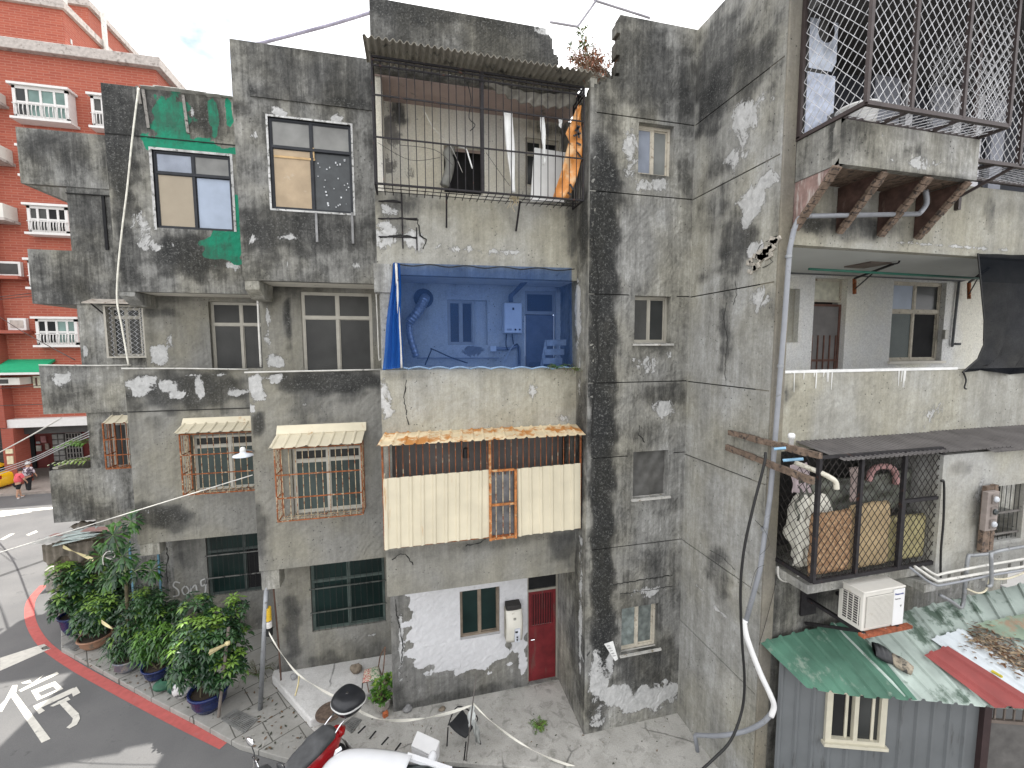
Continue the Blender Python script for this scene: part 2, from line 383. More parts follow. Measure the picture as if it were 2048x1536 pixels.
def corr(a, b, c, pitch=.2, amp=.02, rib=.3, flat=False, ragged=0, seed=0, nlen=2):
    """ribbed sheet: a->b across the ribs, a->c along them"""
    a, b, c = Vector(a), Vector(b), Vector(c); u = b-a; w = c-a; L_ = u.length; nrm = u.cross(w).normalized(); rd = random.Random(seed)
    if nrm.z < 0: nrm = -nrm
    if abs(nrm.z) < .2 and nrm.y > 0: nrm = -nrm
    ts = []
    n = max(1, int(L_/pitch))
    if flat:
        for i in range(n+1):
            for s, h in ((0, 0), (rib*.25, 1), (rib*.55, 1), (rib*.8, 0)): ts.append(((i+s)/n, h))
    else:
        for i in range(n*6+1): ts.append((i/(n*6), .5+.5*math.sin(2*math.pi*i/6)))
    ts = [t for t in ts if t[0] <= 1.0001]
    mb = MB(); rg = [rd.uniform(-1, 1)*ragged for _ in ts]; k = nlen
    vs = []
    for j in range(k+1):
        for i, (t, h) in enumerate(ts):
            f = j/k
            if j == k and ragged: f += rg[i//2]
            vs.append(a + u*t + w*f + nrm*h*amp)
    m = len(ts)
    return mb.add(vs, [(j*m+i, j*m+i+1, (j+1)*m+i+1, (j+1)*m+i) for j in range(k) for i in range(m-1)])
def groove(c, u0, u1, pts, axis='Y', h=.02):
    """a straight construction joint: one slot in the wall, at the height measured in the photo"""
    f = yP if axis == 'Y' else xP
    z = sum(f(x, y, c).z for x, y in pts)/len(pts)
    return (u0, z-h/2, u1, z+h/2)

# ================================================================ the row of stepped apartment bays
YA, YB, YC, YD = 7.8, 9.35, 11.45, 14.1
REC = .9
# ---------------- bay with the iron cage, the blue net and the red door
XA0, XA1 = -.48, 3.2
A = thing('apartment_bay', 'concrete apartment bay with a white ground floor wall and red door beside the stair tower', 'building', (XA0, YA, -7.6), 'stepped concrete apartment bays')
YAB = YA+REC
Abreak = lambda u, z: z < 4.62 + (3.02+.03*math.sin(z*23)+.015*math.sin(z*61)-u)*2.4 + .05*math.sin(u*27)
wall('parapet', A, YA, XA0, XA1-.02, 4.62, 5.72, bl=blobs(YA, [('R', 800, 5, 130, 40, .55), ('R', 1000, 40, 130, 30, .5), ('R', 900, 90, 250, 60, .2), ('G', 1085, 62, 24, 13, .75)]), base=(.5, 0, 0), keep=Abreak, step=.03)
wall('parapet', A, YA, XA0, XA1, 1.28, 2.65, bl=blobs(YA, [('R', 800, 400, 70, 30, .35), ('G', 772, 470, 34, 40, .75), ('G', 830, 480, 30, 28, .7), ('G', 780, 420, 26, 18, .6), ('R', 1150, 450, 22, 80, .5), ('G', 940, 500, 120, 10, .6), ('R', 790, 440, 35, 50, .35)]), base=(.06, 0, 0), m=CONW)
wall('parapet', A, YA, XA0, XA1, -1.62, -.38, bl=blobs(YA, [('G', 770, 790, 18, 60, .85), ('R', 800, 752, 60, 10, .35), ('G', 1065, 785, 10, 40, .6), ('R', 1135, 810, 14, 30, .35), ('G', 1125, 835, 20, 12, .6)]), base=(-.12, 0, 0), m=CONW)
wall('spandrel', A, YA, XA0, XA1, -4.54, -3.2, m=CONS, bl=blobs(YA, [('R', 1125, 1090, 30, 40, .55), ('R', 1000, 1085, 120, 12, .3), ('R', 790, 1105, 30, 8, .3)]), base=(.10, 0, 0))
for z0, z1 in ((-4.54, -4.36), (-1.6, -1.42), (1.28, 1.46)):
    MB().box(XA0+.02, YA+.15, z0+.004, XA1+.1, YAB+.3, z1).build('floor_slab', SOF, A)
MB().box(XA0+.02, YA+.15, 4.60, XA1+.1, YAB+2.5, 4.75).build('ceiling_slab', PINK, A)
MB().box(XA0+.012, YA+.16, 1.47, XA0+.15, YAB, 4.59).build('balcony_side_wall', CONI, A)
MB().box(XA0+.012, YA+.16, -4.35, XA0+.15, YAB, 1.27).build('balcony_side_wall', CON, A)
MB().box(XA0+.004, YAB+.2, -7.6, XA0+.15, YB+1.2, 5.4).build('side_wall', CON, A)
cbox('column_stub', A, XA0+.03, YA+.01, -.37, XA0+.24, YA+.2, 1.0); cbox('beam_end', A, XA0-.06, YA-.03, .96, XA0+.26, YA+.25, 1.45)
d4 = R(YAB, 888, 292, 965, 387); w4 = R(YAB, 1050, 278, 1118, 375)
wall('balcony_back_wall', A, YAB, XA0+.1, XA1+.1, 1.46, 4.6, holes=[d4, w4], m=CONI, base=(0, 0, 0),
     bl=blobs(YAB, [('R', 795, 230, 22, 30, .75), ('R', 760, 285, 26, 40, .3), ('G', 785, 265, 22, 40, .75), ('G', 770, 330, 40, 30, .65), ('R', 1090, 255, 60, 18, .55), ('R', 790, 190, 40, 12, .6), ('G', 830, 345, 30, 22, .45)]))
MB().box(d4[0]-.05, YAB+.5, d4[1]-.1, d4[2]+.05, YAB+.52, d4[3]+.1).build('dark_doorway', DKIN, A)
window(A, YAB+.05, w4, 2, .3, WOODF, [GFD, DKIN])
w3 = R(YAB, 895, 600, 975, 690); d3 = R(YAB, 1050, 582, 1112, 760)
wall('balcony_back_wall', A, YAB, XA0+.1, XA1+.1, -1.42, 1.28, holes=[w3, (d3[0], -1.41, d3[2], d3[3])], m=CONI, base=(0, 0, 0),
     bl=blobs(YAB, [('R', 940, 555, 200, 18, .5), ('R', 840, 590, 20, 60, .3), ('R', 1020, 700, 40, 30, .3), ('G', 925, 705, 60, 12, .6), ('R', 830, 650, 30, 40, .25), ('R', 1120, 560, 50, 30, .6)]))
xm = w3[0]+(w3[2]-w3[0])*.68
window(A, YAB+.05, (w3[0], w3[1], xm, w3[3]), 2, 0, ALG, [GFD, GFR], name='window')
MB().box(xm, YAB+.1, w3[1]-.02, w3[2]+.02, YAB+.11, w3[3]+.02).build('window_infill', CONI, A)
dr = MB().box(d3[0]+.03, YAB+.06, -1.41, d3[2]-.03, YAB+.1, d3[3]-.5).build('balcony_door', mat('grey_door', (.16, .16, .17), .6), A)
MB().box(d3[0]+.1, YAB+.045, -1.2, d3[2]-.1, YAB+.062, -.3).build('door_panel', mat('grey_door_panel', (.12, .12, .13), .6), dr)
window(A, YAB+.05, (d3[0], d3[3]-.48, d3[2], d3[3]), 1, 0, ALG, [GFR], name='transom_window')
wall('back_wall', A, YAB, XA0+.1, XA1+.1, -4.36, -1.6, m=CONI, base=(.3, 0, 0))
# ground floor
w1 = R(YAB, 920, 1178, 1000, 1274); d1 = R(YAB, 1055, 1147, 1117, 1362); d1 = (d1[0], -7.58, d1[2], d1[3])
wall('ground_floor_wall', A, YAB, XA0, XA1+.02, -7.62, -4.5, holes=[w1, d1], m=CONP, base=(.12, 0, 0), thick=.16,
     bl=blobs(YAB, [('B', 868, 1225, 46, 95, 1.05, .85), ('B', 905, 1305, 60, 34, 1.0, .8), ('B', 960, 1310, 50, 30, .95, .8), ('B', 960, 1230, 95, 90, 1.0, .85), ('B', 1035, 1215, 24, 90, 1.0, .8), ('B', 900, 1290, 70, 42, 1.0, .8), ('B', 990, 1180, 66, 30, 1.0, .9), ('B', 1045, 1330, 10, 30, .75), ('B', 860, 1180, 40, 20, .9),
                    ('G', 803, 1280, 8, 70, .8), ('G', 800, 1350, 8, 40, .6), ('R', 1010, 1310, 46, 30, .12), ('R', 920, 1392, 140, 14, .45), ('R', 800, 1400, 12, 40, .4), ('R', 1018, 1205, 16, 12, .5), ('R', 830, 1230, 14, 40, .2)]))
window(A, YAB+.09, w1, 2, 0, mat('brown_window_frame', (.20, .16, .12), .6), [GGR, GGR])
ztr = yP(1086, 1184, YAB).z; zsl = yP(1086, 1254, YAB).z
frame = MB(); fw = .04
for q in ((d1[0], d1[1], d1[0]+fw, d1[3]), (d1[2]-fw, d1[1], d1[2], d1[3]), (d1[0]+fw, d1[3]-fw, d1[2]-fw, d1[3]), (d1[0]+fw, ztr, d1[2]-fw, ztr+.05)): frame.box(q[0], YAB+.06, q[1], q[2], YAB+.12, q[3])
df = frame.build('door_frame', ALG, A)
MB().box(d1[0]+fw, YAB+.09, ztr+.05, d1[2]-fw, YAB+.1, d1[3]-fw).build('transom_pane', DKIN, df)
door = MB(); xa, xb = d1[0]+.042, d1[2]-.042
door.box(xa, YAB+.075, -7.57, xb, YAB+.11, zsl)
for q in ((xa, zsl, xa+.07, ztr-.01), (xb-.07, zsl, xb, ztr-.01), (xa+.07, ztr-.08, xb-.07, ztr-.01)): door.box(q[0], YAB+.075, q[1], q[2], YAB+.11, q[3])
dro = door.build('red_door', REDD, A, bevel=.004)
sl = MB(); ns = 9
for i in range(ns):
    x = xa+.09+(xb-xa-.18)*i/(ns-1); sl.box(x-.012, YAB+.082, zsl, x+.012, YAB+.1, ztr-.08)
sl.build('door_bars', REDD, dro); MB().box(xa+.07, YAB+.112, zsl, xb-.07, YAB+.118, ztr-.08).build('door_mesh', mat('dark_red_gauze', (.05, .012, .014), .8), dro)
MB().tube([(xa+.05, YAB+.07, -6.55), (xa+.05, YAB+.03, -6.55), (xa+.13, YAB+.03, -6.55)], .012).build('handle', CHR, dro)
# exposed bricks and bars in the upper balcony wall
rb = MB()
for a, b in (((757, 402), (802, 404)), ((757, 437), (835, 437)), ((757, 473), (835, 475)), ((803, 388), (806, 497)), ((833, 455), (834, 500))): rb.tube([yP(*a, YA-.012), yP(*b, YA-.012)], .011)
rb.build('exposed_bars', BLK, A)
for i, pts in enumerate([[(757, 403), (780, 400), (802, 405)], [(757, 438), (800, 436), (836, 440)], [(835, 440), (840, 470), (852, 480), (846, 498)], [(760, 475), (800, 470), (833, 476)]]): crack(A, pts, YA, .03, seed=i)
for i, pts in enumerate([[(812, 760), (808, 800), (818, 850)], [(785, 1120), (800, 1108), (812, 1108), (826, 1130)], [(930, 1092), (960, 1085), (972, 1078)], [(790, 1200), (796, 1240), (806, 1290), (803, 1330)]]): crack(A, pts, YA if i < 3 else YAB, .02, seed=20+i)

# ---------------- bay with brown paper in its upper window
XB0, XB1 = -3.06, XA0-.01
B = thing('apartment_bay', 'concrete apartment bay with brown paper taped over half of its top window', 'building', (XB0, YB, -7.6), 'stepped concrete apartment bays')
YBB = YB+REC
b4 = R(YB, 540, 242, 704, 422)
zl = yP(600, 205, YB).z
wall('upper_wall', B, YB, XB0, XB1+.3, 1.33, 5.7, holes=[b4], base=(.32, 0, 0),
     bl=blobs(YB, [('R', 590, 130, 130, 50, .35), ('R', 600, 90, 150, 12, .35), ('R', 475, 220, 20, 20, .5), ('G', 565, 225, 22, 12, .95), ('G', 675, 238, 14, 10, .9), ('R', 500, 290, 30, 50, -.12), ('R', 515, 390, 20, 40, -.1), ('G', 500, 385, 9, 5, .7), ('G', 508, 270, 8, 8, .7),
                   ('R', 600, 465, 140, 50, .62), ('R', 500, 460, 20, 40, .4), ('G', 508, 478, 18, 14, .5), ('G', 575, 475, 25, 9, .5), ('G', 560, 530, 30, 8, .55), ('G', 700, 530, 30, 10, .5), ('R', 720, 330, 16, 120, -.12), ('G', 715, 480, 10, 30, .45)]))
wall('parapet_band', B, YB-.03, XB0+.3, XB1, zl, 5.68, thick=.03, base=(.55, 0, 0), bl=blobs(YB, [('R', 610, 90, 150, 14, .4), ('R', 690, 208, 50, 10, .55), ('R', 505, 183, 10, 6, .9), ('R', 580, 140, 100, 40, .1)]))
window(B, YB+.035, b4, 2, .31, ALB, [PAPER, mat('dark_spotted_pane', (.05, .055, .058), .4, bump=.2), BUBL, BUBL], fw=.04)
tp = MB(); rd = random.Random(3)
for i in range(30):
    x = b4[0]+(b4[2]-b4[0])*(.55+.4*rd.random()); z = b4[1]+(b4[3]-b4[1])*(.06+.56*rd.random()); s = rd.uniform(.008, .03)
    tp.box(x, YB+.05, z, x+s, YB+.054, z+s*rd.uniform(.5, 1.6))
tp.build('tape_scraps', mat('pale_tape', (.6, .62, .64), .6), B)
tt = MB(); tt.box(b4[0]+.07, YB+.042, b4[1]+.98, b4[0]+.8, YB+.045, b4[1]+1.02); tt.box(b4[0]+.74, YB+.042, b4[1]+1.0, b4[0]+.79, YB+.045, b4[1]+1.22); tt.build('brown_tape', mat('parcel_tape', (.45, .30, .14), .4), B)
fr = MB(); e = .035
for q in ((b4[0]-e, b4[1]-e, b4[0], b4[3]+e), (b4[2], b4[1]-e, b4[2]+e, b4[3]+e), (b4[0], b4[1]-e, b4[2], b4[1]), (b4[0], b4[3], b4[2], b4[3]+e)): fr.box(q[0], YB-.012, q[1], q[2], YB+.1, q[3])
fr.build('window_surround', mat('flaking_white_mortar', (.5, .5, .49), .9, var=.3, dirt=(.17, .17, .16), dsc=13, dth=.53), B)
DSM = mat('dull_strip', (.25, .25, .25), .6, .4)
for x, y0, y1 in ((632, 425, 484), (704, 425, 487)):
    p, q = yP(x, y0, YB-.02), yP(x+1, y1, YB-.02); MB().box(p.x-.022, YB-.03, q.z, p.x+.022, YB-.01, p.z).build('metal_strip', DSM, B)
MB().box(XB0+.05, YB+.15, 1.34, XB1+.3, YBB+.2, 1.5).build('soffit', SOF, B)
MB().prism([(XB0+.02, YB+.02, 1.335), (XB0+.02, YBB, 1.335), (XB0+.02, YBB, 1.0), (XB0+.02, YB+.35, 1.0), (XB0+.02, YB+.02, 1.15)], (.26, 0, 0)).build('bracket_beam', CON, B, bevel=.015)
b3 = R(YBB, 604, 585, 745, 735); b3 = (b3[0], b3[1]-.25, b3[2], b3[3])
wall('recessed_wall', B, YBB, XB0, XB1+.3, -1.4, 1.34, holes=[b3], base=(.12, 0, 0), m=CONS,
     bl=blobs(YBB, [('R', 576, 640, 7, 60, .9), ('G', 535, 650, 7, 40, .75), ('G', 552, 722, 22, 15, .95), ('R', 540, 590, 20, 30, .35), ('R', 590, 575, 90, 16, .35), ('R', 565, 560, 60, 16, .4)]))
window(B, YBB+.04, b3, 2, .29, ALG, [GFR, GFR, GFR, GFR], fw=.048)
b2 = R(YB, 585, 895, 725, 1025)
wall('lower_wall', B, YB, XB0, XB1+.3, -4.53, -.44, holes=[b2], base=(.06, 0, 0), m=CONS,
     bl=blobs(YB, [('R', 660, 762, 130, 26, .85), ('R', 620, 800, 50, 50, .35), ('G', 515, 775, 22, 38, .95), ('G', 550, 758, 22, 14, .9), ('G', 505, 820, 12, 18, .9), ('R', 518, 845, 14, 25, .95), ('R', 705, 790, 26, 20, .35), ('G', 640, 805, 60, 16, .3), ('R', 520, 1060, 14, 60, .45), ('R', 640, 842, 110, 6, .25), ('R', 700, 780, 30, 12, .3)]))
window(B, YB+.1, b2, 2, .2, ALGL, [GTL, GTL, GFD, GFD], fw=.048)
cbox('column_stub', B, XB0+.02, YB+.02, -4.95, XB0+.36, YB+.4, -4.54)
MB().box(XB0+.05, YB+.15, -4.52, XB1+.3, YBB+.2, -4.3).build('floor_slab', CON, B)
MB().box(XB0+.05, YB+.15, -1.55, XB1+.3, YBB+.2, -1.4).build('floor_slab', CON, B)
b1 = R(YBB, 622, 1116, 770, 1254)
wall('ground_floor_wall', B, YBB, XB0, XB1+.3, -7.62, -4.5, holes=[b1], base=(.14, 0, 0), thick=.16, m=CONS,
     bl=blobs(YBB, [('R', 585, 1260, 16, 90, .55), ('R', 650, 1330, 40, 25, .4), ('R', 720, 1320, 70, 40, .25), ('G', 745, 1270, 14, 4, .6), ('R', 570, 1340, 20, 30, .3)]))
window(B, YBB+.06, b1, 2, .3, mat('dark_green_frame', (.075, .10, .09), .6), [GGR, GGR, GGR, GGR])
GDK = mat('dark_grille_bars', (.035, .036, .034), .7, .2)
def grille(parent, r, Y, nv, bars, m=BLK, name='window_grille', r0=.005):
    g = MB(); x0, z0, x1, z1 = r
    for i in range(nv+1):
        x = x0+(x1-x0)*i/nv; g.tube([(x, Y, z0), (x, Y, z1)], r0, 5)
    for f in bars: g.box(x0-.03, Y-.03, z0+(z1-z0)*f-.015, x1+.03, Y-.012, z0+(z1-z0)*f+.015)
    o = g.build(name, [GDK, m], parent)
    k = (nv+1)*7; o.data.polygons.foreach_set('material_index', [0]*k+[1]*(len(o.data.polygons)-k)); return o
grille(B, b1, YBB+.0, 12, (.62, .28), mat('grey_green_bars', (.10, .11, .10), .7, .2, dirt=(.03, .03, .03), dsc=8))
MB().box(XB0, YB+2.2, -7.6, XB0+.12, YC+1, 5.4).build('side_wall', CON, B)

# ---------------- bay with green paint
XC0, XC1 = -6.26, XB0
Cc = thing('apartment_bay', 'concrete apartment bay with patches of green paint around its top window', 'building', (XC0, YC, -7.6), 'stepped concrete apartment bays')
YCB = YC+REC
c4_ = R(YC, 309, 306, 464, 459)
gl = groove(YC, XC0+.02, XC1, [(235, 268), (350, 280), (465, 290)])
wall('upper_wall', Cc, YC, XC0, XC1+.3, 1.3, 5.7, holes=[c4_], base=(.3, 0, 0),
     bl=blobs(YC, [('R', 235, 290, 36, 170, .8), ('R', 255, 520, 26, 60, .5), ('R', 330, 220, 130, 60, .5), ('R', 420, 240, 50, 40, .3), ('B', 342, 240, 44, 52, 1.05), ('B', 345, 215, 12, 26, .9), ('B', 372, 294, 84, 17, 1.15, .85), ('B', 427, 235, 11, 52, .95), ('B', 457, 225, 9, 40, .9),
                   ('B', 475, 452, 17, 50, 1.15, .85), ('B', 450, 492, 38, 32, 1.15, .8), ('B', 422, 482, 10, 12, .8), ('G', 282, 455, 34, 36, .7), ('G', 300, 490, 40, 16, .7), ('R', 300, 420, 30, 60, -.2), ('R', 380, 515, 90, 46, .7), ('R', 350, 510, 60, 20, .4), ('G', 385, 225, 6, 16, .8), ('G', 420, 232, 7, 18, .7), ('G', 246, 195, 5, 16, .6), ('G', 462, 530, 24, 10, .8)]))
MB().box(gl[0], YC-.014, gl[1], gl[2], YC+.01, gl[3]).build('joint', CRK, Cc)
window(Cc, YC+.035, c4_, 2, .28, ALB, [BOARD, BLUB, GBL, BUBL], fw=.045)
fr = MB(); e = .05
for q in ((c4_[0]-e, c4_[1]-e, c4_[0], c4_[3]+e), (c4_[0], c4_[3], c4_[2], c4_[3]+e), (c4_[2], c4_[1], c4_[2]+e, c4_[3]+e)): fr.box(q[0], YC-.012, q[1], q[2], YC+.1, q[3])
fr.build('window_surround', mat('flaking_mortar', (.46, .46, .45), .9, var=.3, dirt=(.17, .17, .16), dsc=11, dth=.53), Cc)
GSM = mat('grey_strip', (.25, .235, .215), .9, var=.3, dirt=(.06, .055, .05), dsc=14)
for xa_, ya_, xb_, yb_ in ((286, 178, 297, 256), (366, 190, 376, 266), (274, 172, 281, 208)): MB().beam(yP(xa_, ya_, YC-.03), yP(xb_, yb_, YC-.03), .055, .02, up=(0, 1, 0)).build('timber_strip', GSM, Cc)
cp = MB(); rd = random.Random(9)
pa, pb = yP(282, 176, YC-.04), yP(462, 196, YC-.04)
for i in range(7):
    t0, t1 = i/7, (i+1.15)/7; cp.rbox(pa.lerp(pb, (t0+t1)/2)+Vector((0, .02, rd.uniform(-.02, .02)+.02)), ((pb-pa).length*(t1-t0), .16, .012), (rd.uniform(-.3, .1), rd.uniform(-.05, .05), 0))
cp.build('cement_coping_scraps', mat('pale_scrap', (.42, .41, .38), .9, var=.3), Cc)
MB().box(XC0+.05, YC+.15, 1.31, XC1+.3, YCB+.2, 1.45).build('soffit', SOF, Cc)
MB().prism([(XC0+.02, YC+.02, 1.305), (XC0+.02, YCB, 1.305), (XC0+.02, YCB, 1.0), (XC0+.02, YC+.4, 1.0), (XC0+.02, YC+.02, 1.2)], (.3, 0, 0)).build('bracket_beam', CON, Cc, bevel=.015)
c3 = R(YCB, 420, 604, 540, 732); c3 = (c3[0], c3[1]-.25, c3[2], c3[3])
wall('recessed_wall', Cc, YCB, XC0, XC1+.3, -1.4, 1.31, holes=[c3], base=(.1, 0, 0), thick=.2, m=CONS,
     bl=blobs(YCB, [('G', 320, 708, 24, 26, 1.1, .8), ('G', 340, 680, 10, 20, .5), ('R', 320, 625, 40, 10, .5), ('R', 350, 590, 60, 20, .3), ('R', 300, 640, 10, 60, .2)]))
window(Cc, YCB+.12, c3, 2, .3, ALG, [GFR, GFR, GFR, GFR], fw=.048)
c2 = R(YC, 385, 870, 530, 980)
wall('lower_wall', Cc, YC, XC0, XC1+.3, -4.55, -.46, holes=[c2], base=(.1, 0, 0), m=CONS,
     bl=blobs(YC, [('R', 380, 780, 130, 44, .8), ('G', 280, 770, 34, 26, .9), ('G', 340, 772, 26, 22, .8), ('G', 355, 788, 22, 12, 1.0), ('G', 400, 775, 10, 32, 1.05), ('G', 475, 784, 24, 10, 1.05), ('R', 262, 840, 14, 90, .3), ('R', 300, 1030, 60, 28, .65), ('R', 350, 1040, 40, 26, .6), ('R', 285, 980, 20, 30, .2), ('G', 290, 1030, 10, 14, .5), ('G', 410, 750, 80, 5, .6), ('R', 310, 845, 20, 16, .3)]))
gl = groove(YC, XC0+.02, XC1, [(250, 822), (498, 818)]); MB().box(gl[0], YC-.012, gl[1], gl[2], YC+.01, gl[3]).build('joint', CRK, Cc)
window(Cc, YC+.1, c2, 2, .2, ALGL, [GTL, GTL, GFD, GFD], fw=.048)
MB().box(XC0+.05, YC+.15, -4.54, XC1+.3, YCB+.2, -4.3).build('floor_slab', CON, Cc)
MB().box(XC0+.05, YC+.15, -1.55, XC1+.3, YCB+.2, -1.4).build('floor_slab', CON, Cc)
cbox('column_stub', Cc, XC0+.02, YC+.02, -4.85, XC0+.42, YC+.3, -4.56)
MB().prism([(XC0+.1, YC+.32, -4.56), (XC0+.1, YCB, -4.56), (XC0+.1, YCB, -4.9)], (.3, 0, 0)).build('bracket_beam', CON, Cc)
c1 = R(YCB, 414, 1062, 560, 1185)
wall('ground_floor_wall', Cc, YCB, XC0+.25, XC1+.3, -7.62, -4.5, holes=[c1], base=(.18, 0, 0), thick=.16, m=CONS,
     bl=blobs(YCB, [('R', 370, 1100, 30, 40, .3), ('R', 450, 1250, 90, 40, .3), ('R', 510, 1300, 30, 40, .4)]))
window(Cc, YCB+.06, c1, 2, .3, mat('black_green_frame', (.06, .075, .07), .6), [GGR, DKIN, GGR, GGR])
grille(Cc, c1, YCB+.0, 14, (.66, .3), mat('pale_grey_bars', (.17, .17, .16), .7, .2, dirt=(.03, .03, .03), dsc=8))
crack(Cc, [(333, 1095), (336, 1120), (332, 1140), (336, 1165)], YCB, .03, seed=5)
MB().box(XC0, YC+2.2, -7.6, XC0+.12, YD+1, 5.4).build('side_wall', CON, Cc)
# graffiti, sprayed letters
gr = MB()
def gz(x, y): return yP(x, y, YCB-.012)
def ribbon(mb, pts, w, plane):
    vs = []
    for i, p in enumerate(pts):
        d = (pts[min(i+1, len(pts)-1)]-pts[max(i-1, 0)]); h = (Vector((-d.z, 0, d.x)) if plane == 'Y' else (Vector((0, -d.z, d.y)) if plane == 'X' else Vector((-d.y, d.x, 0)))).normalized()*w/2
        vs += [p+h, p-h]
    mb.add(vs, [(2*i, 2*i+1, 2*i+3, 2*i+2) for i in range(len(pts)-1)])
def curve(pts, n=5):
    out = []; P = [Vector(p) for p in pts]
    for i in range(len(P)-1):
        p0, p1, p2, p3 = P[max(i-1, 0)], P[i], P[i+1], P[min(i+2, len(P)-1)]
        for k in range(n):
            t = k/n; out.append(.5*((2*p1)+(p2-p0)*t+(2*p0-5*p1+4*p2-p3)*t*t+(3*p1-p0-3*p2+p3)*t**3))
    return out+[P[-1]]
for s in ([(360, 1166), (350, 1164), (347, 1172), (356, 1180), (357, 1190), (346, 1193)], [(370, 1172), (364, 1180), (370, 1190), (378, 1182), (372, 1172)], [(382, 1188), (382, 1172), (384, 1176), (391, 1170), (394, 1184)], [(410, 1158), (402, 1162), (404, 1172), (412, 1166), (412, 1158), (411, 1180), (407, 1192), (400, 1188)]):
    ribbon(gr, curve([gz(*p) for p in s]), .035, 'Y')
gr.build('sprayed_writing', mat('faded_white_spray', (.46, .46, .45), .9), Cc)

# ---------------- end bay with open corner balconies
XD0 = -9.6
D = thing('apartment_bay', 'dark end bay of the concrete row with open balconies before the red building', 'building', (XD0, YD, -7.6), 'stepped concrete apartment bays')
XDW = yP(138, 440, YD).x
dk = R(YD, 222, 615, 283, 713); dk2 = R(YD, 222, 845, 285, 935)
wall('front_wall', D, YD, XDW, XC0+.25, -7.6, 5.62, holes=[dk, dk2], base=(.3, 0, 0),
     bl=blobs(YD, [('R', 180, 430, 50, 80, .3), ('R', 190, 300, 60, 50, .25), ('G', 170, 705, 9, 22, .8), ('R', 190, 650, 30, 60, -.25), ('R', 190, 880, 20, 60, .2), ('R', 215, 990, 30, 40, -.1)]))
for i, (ya, yb, bl) in enumerate(((261, 371, [('R', 110, 300, 80, 40, .25), ('R', 140, 330, 20, 40, .2)]), (500, 608, [('R', 130, 560, 80, 50, .3), ('R', 100, 590, 60, 20, .2), ('G', 143, 555, 8, 16, .4)]),
                                  (732, 828, [('G', 120, 755, 34, 20, .7), ('R', 130, 790, 60, 30, .35), ('R', 110, 800, 30, 20, .2), ('R', 215, 780, 40, 40, -.3)]), (942, 1046, [('R', 140, 990, 50, 30, .35), ('R', 190, 1025, 60, 16, .3), ('R', 225, 970, 25, 40, -.2)]))):
    z1 = yP(100, ya, YD).z; z0 = yP(100, yb, YD).z
    wall('balcony_parapet', D, YD-.03, XD0, XC0+.25, z0, z1, base=(.36, 0, 0) if i < 2 else (.22, 0, 0), bl=blobs(YD-.03, bl), thick=.14, step=.08)
    MB().box(XD0+.002, YD+.11, z0, XD0+.12, YD+2.2, z1-.01).build('balcony_side', CON, D)
    if i: MB().box(XD0+.12, YD+.11, z0+.002, XDW+.1, YD+2.2, z0+.13).build('balcony_floor', CON, D)
MB().box(XDW+.002, YD+.14, -7.6, XDW+.14, YD+1.1, 5.6).build('side_wall', CON, D)
MB().box(XDW+.002, YD+1.1, -7.6, XC0+.2, YD+1.2, 5.6).build('back_wall', CON, D)
window(D, YD+.05, dk, 2, .2, ALG, [GFD, GFR, GFD, GFD], fw=.05)
window(D, YD+.05, dk2, 2, 0, ALG, [GFD, GTL], fw=.05)
gl = groove(YD-.03, XDW, XC0, [(145, 386), (212, 392)]); MB().box(gl[0], YD-.05, gl[1], gl[2], YD, gl[3]).build('joint', CRK, D)
ws = MB(); ws.box(yP(209, 455, YD).x, YD-.04, yP(209, 500, YD).z, yP(215, 455, YD).x, YD-.005, yP(209, 392, YD).z); ws.build('dark_slot_window', DKIN, D)

for nm, par, xa, xb, ya in (('roof_slab', A, XA0+.16, XA1-.01, YA), ('roof_slab', B, XB0+.02, XB1+.3, YB), ('roof_slab', Cc, XC0+.02, XC1+.3, YC), ('roof_slab', D, XDW+.15, XC0+.2, YD)):
    MB().box(xa, ya+.16, 4.78, xb, ya+9, 4.92).build(nm, CON, par); MB().box(xa, ya+9, -7.6, xb, ya+9.15, 5.6).build('rear_wall', CON, par)
for par, x, ya in ((B, XB0+.13, YB+.95), (Cc, XC0+.13, YC+.95), (D, XDW+.15, YD+1.2)): MB().box(x, ya+.3, -7.6, x+.1, ya+8, 5.5).build('flank_wall', CON, par)
# ---------------- stair tower
YT, XT0, XT1 = 7.25, 3.19, 5.27
T = thing('stair_tower', 'blank concrete stair tower with four small windows and a black mould strip', 'building', (XT0, YT, -7.6))
tw = [R(YT, 1277, 248, 1347, 350), R(YT, 1269, 592, 1341, 686), R(YT, 1266, 902, 1335, 994), R(YT, 1243, 1212, 1316, 1302)]
gv = [groove(YT, XT0, XT1, p) for p in ([(1180, 221), (1385, 252)], [(1180, 382), (1384, 398)], [(1178, 586), (1380, 595)], [(1178, 765), (1374, 763)], [(1172, 918), (1370, 904)], [(1172, 1101), (1362, 1079)])]
gv = [g for g in gv]
def split(g, ws):                                  # a joint stops at a window
    segs = [(g[0], g[2])]
    for w in ws:
        if w[1]-.03 < g[3] and g[1] < w[3]+.03: segs = [(a, min(b, w[0]-.12)) for a, b in segs]+[(max(a, w[2]+.12), b) for a, b in segs]
    return [(a, g[1], b, g[3]) for a, b in segs if b-a > .1]
jn = [s for g in gv for s in split(g, tw)]
Tbreak = lambda u, z: not (z > 4.55 + .05*math.sin(u*17) and u < XT0+.50+.012*math.sin(z*19) and z > 4.5+(u-XT0)*.5)
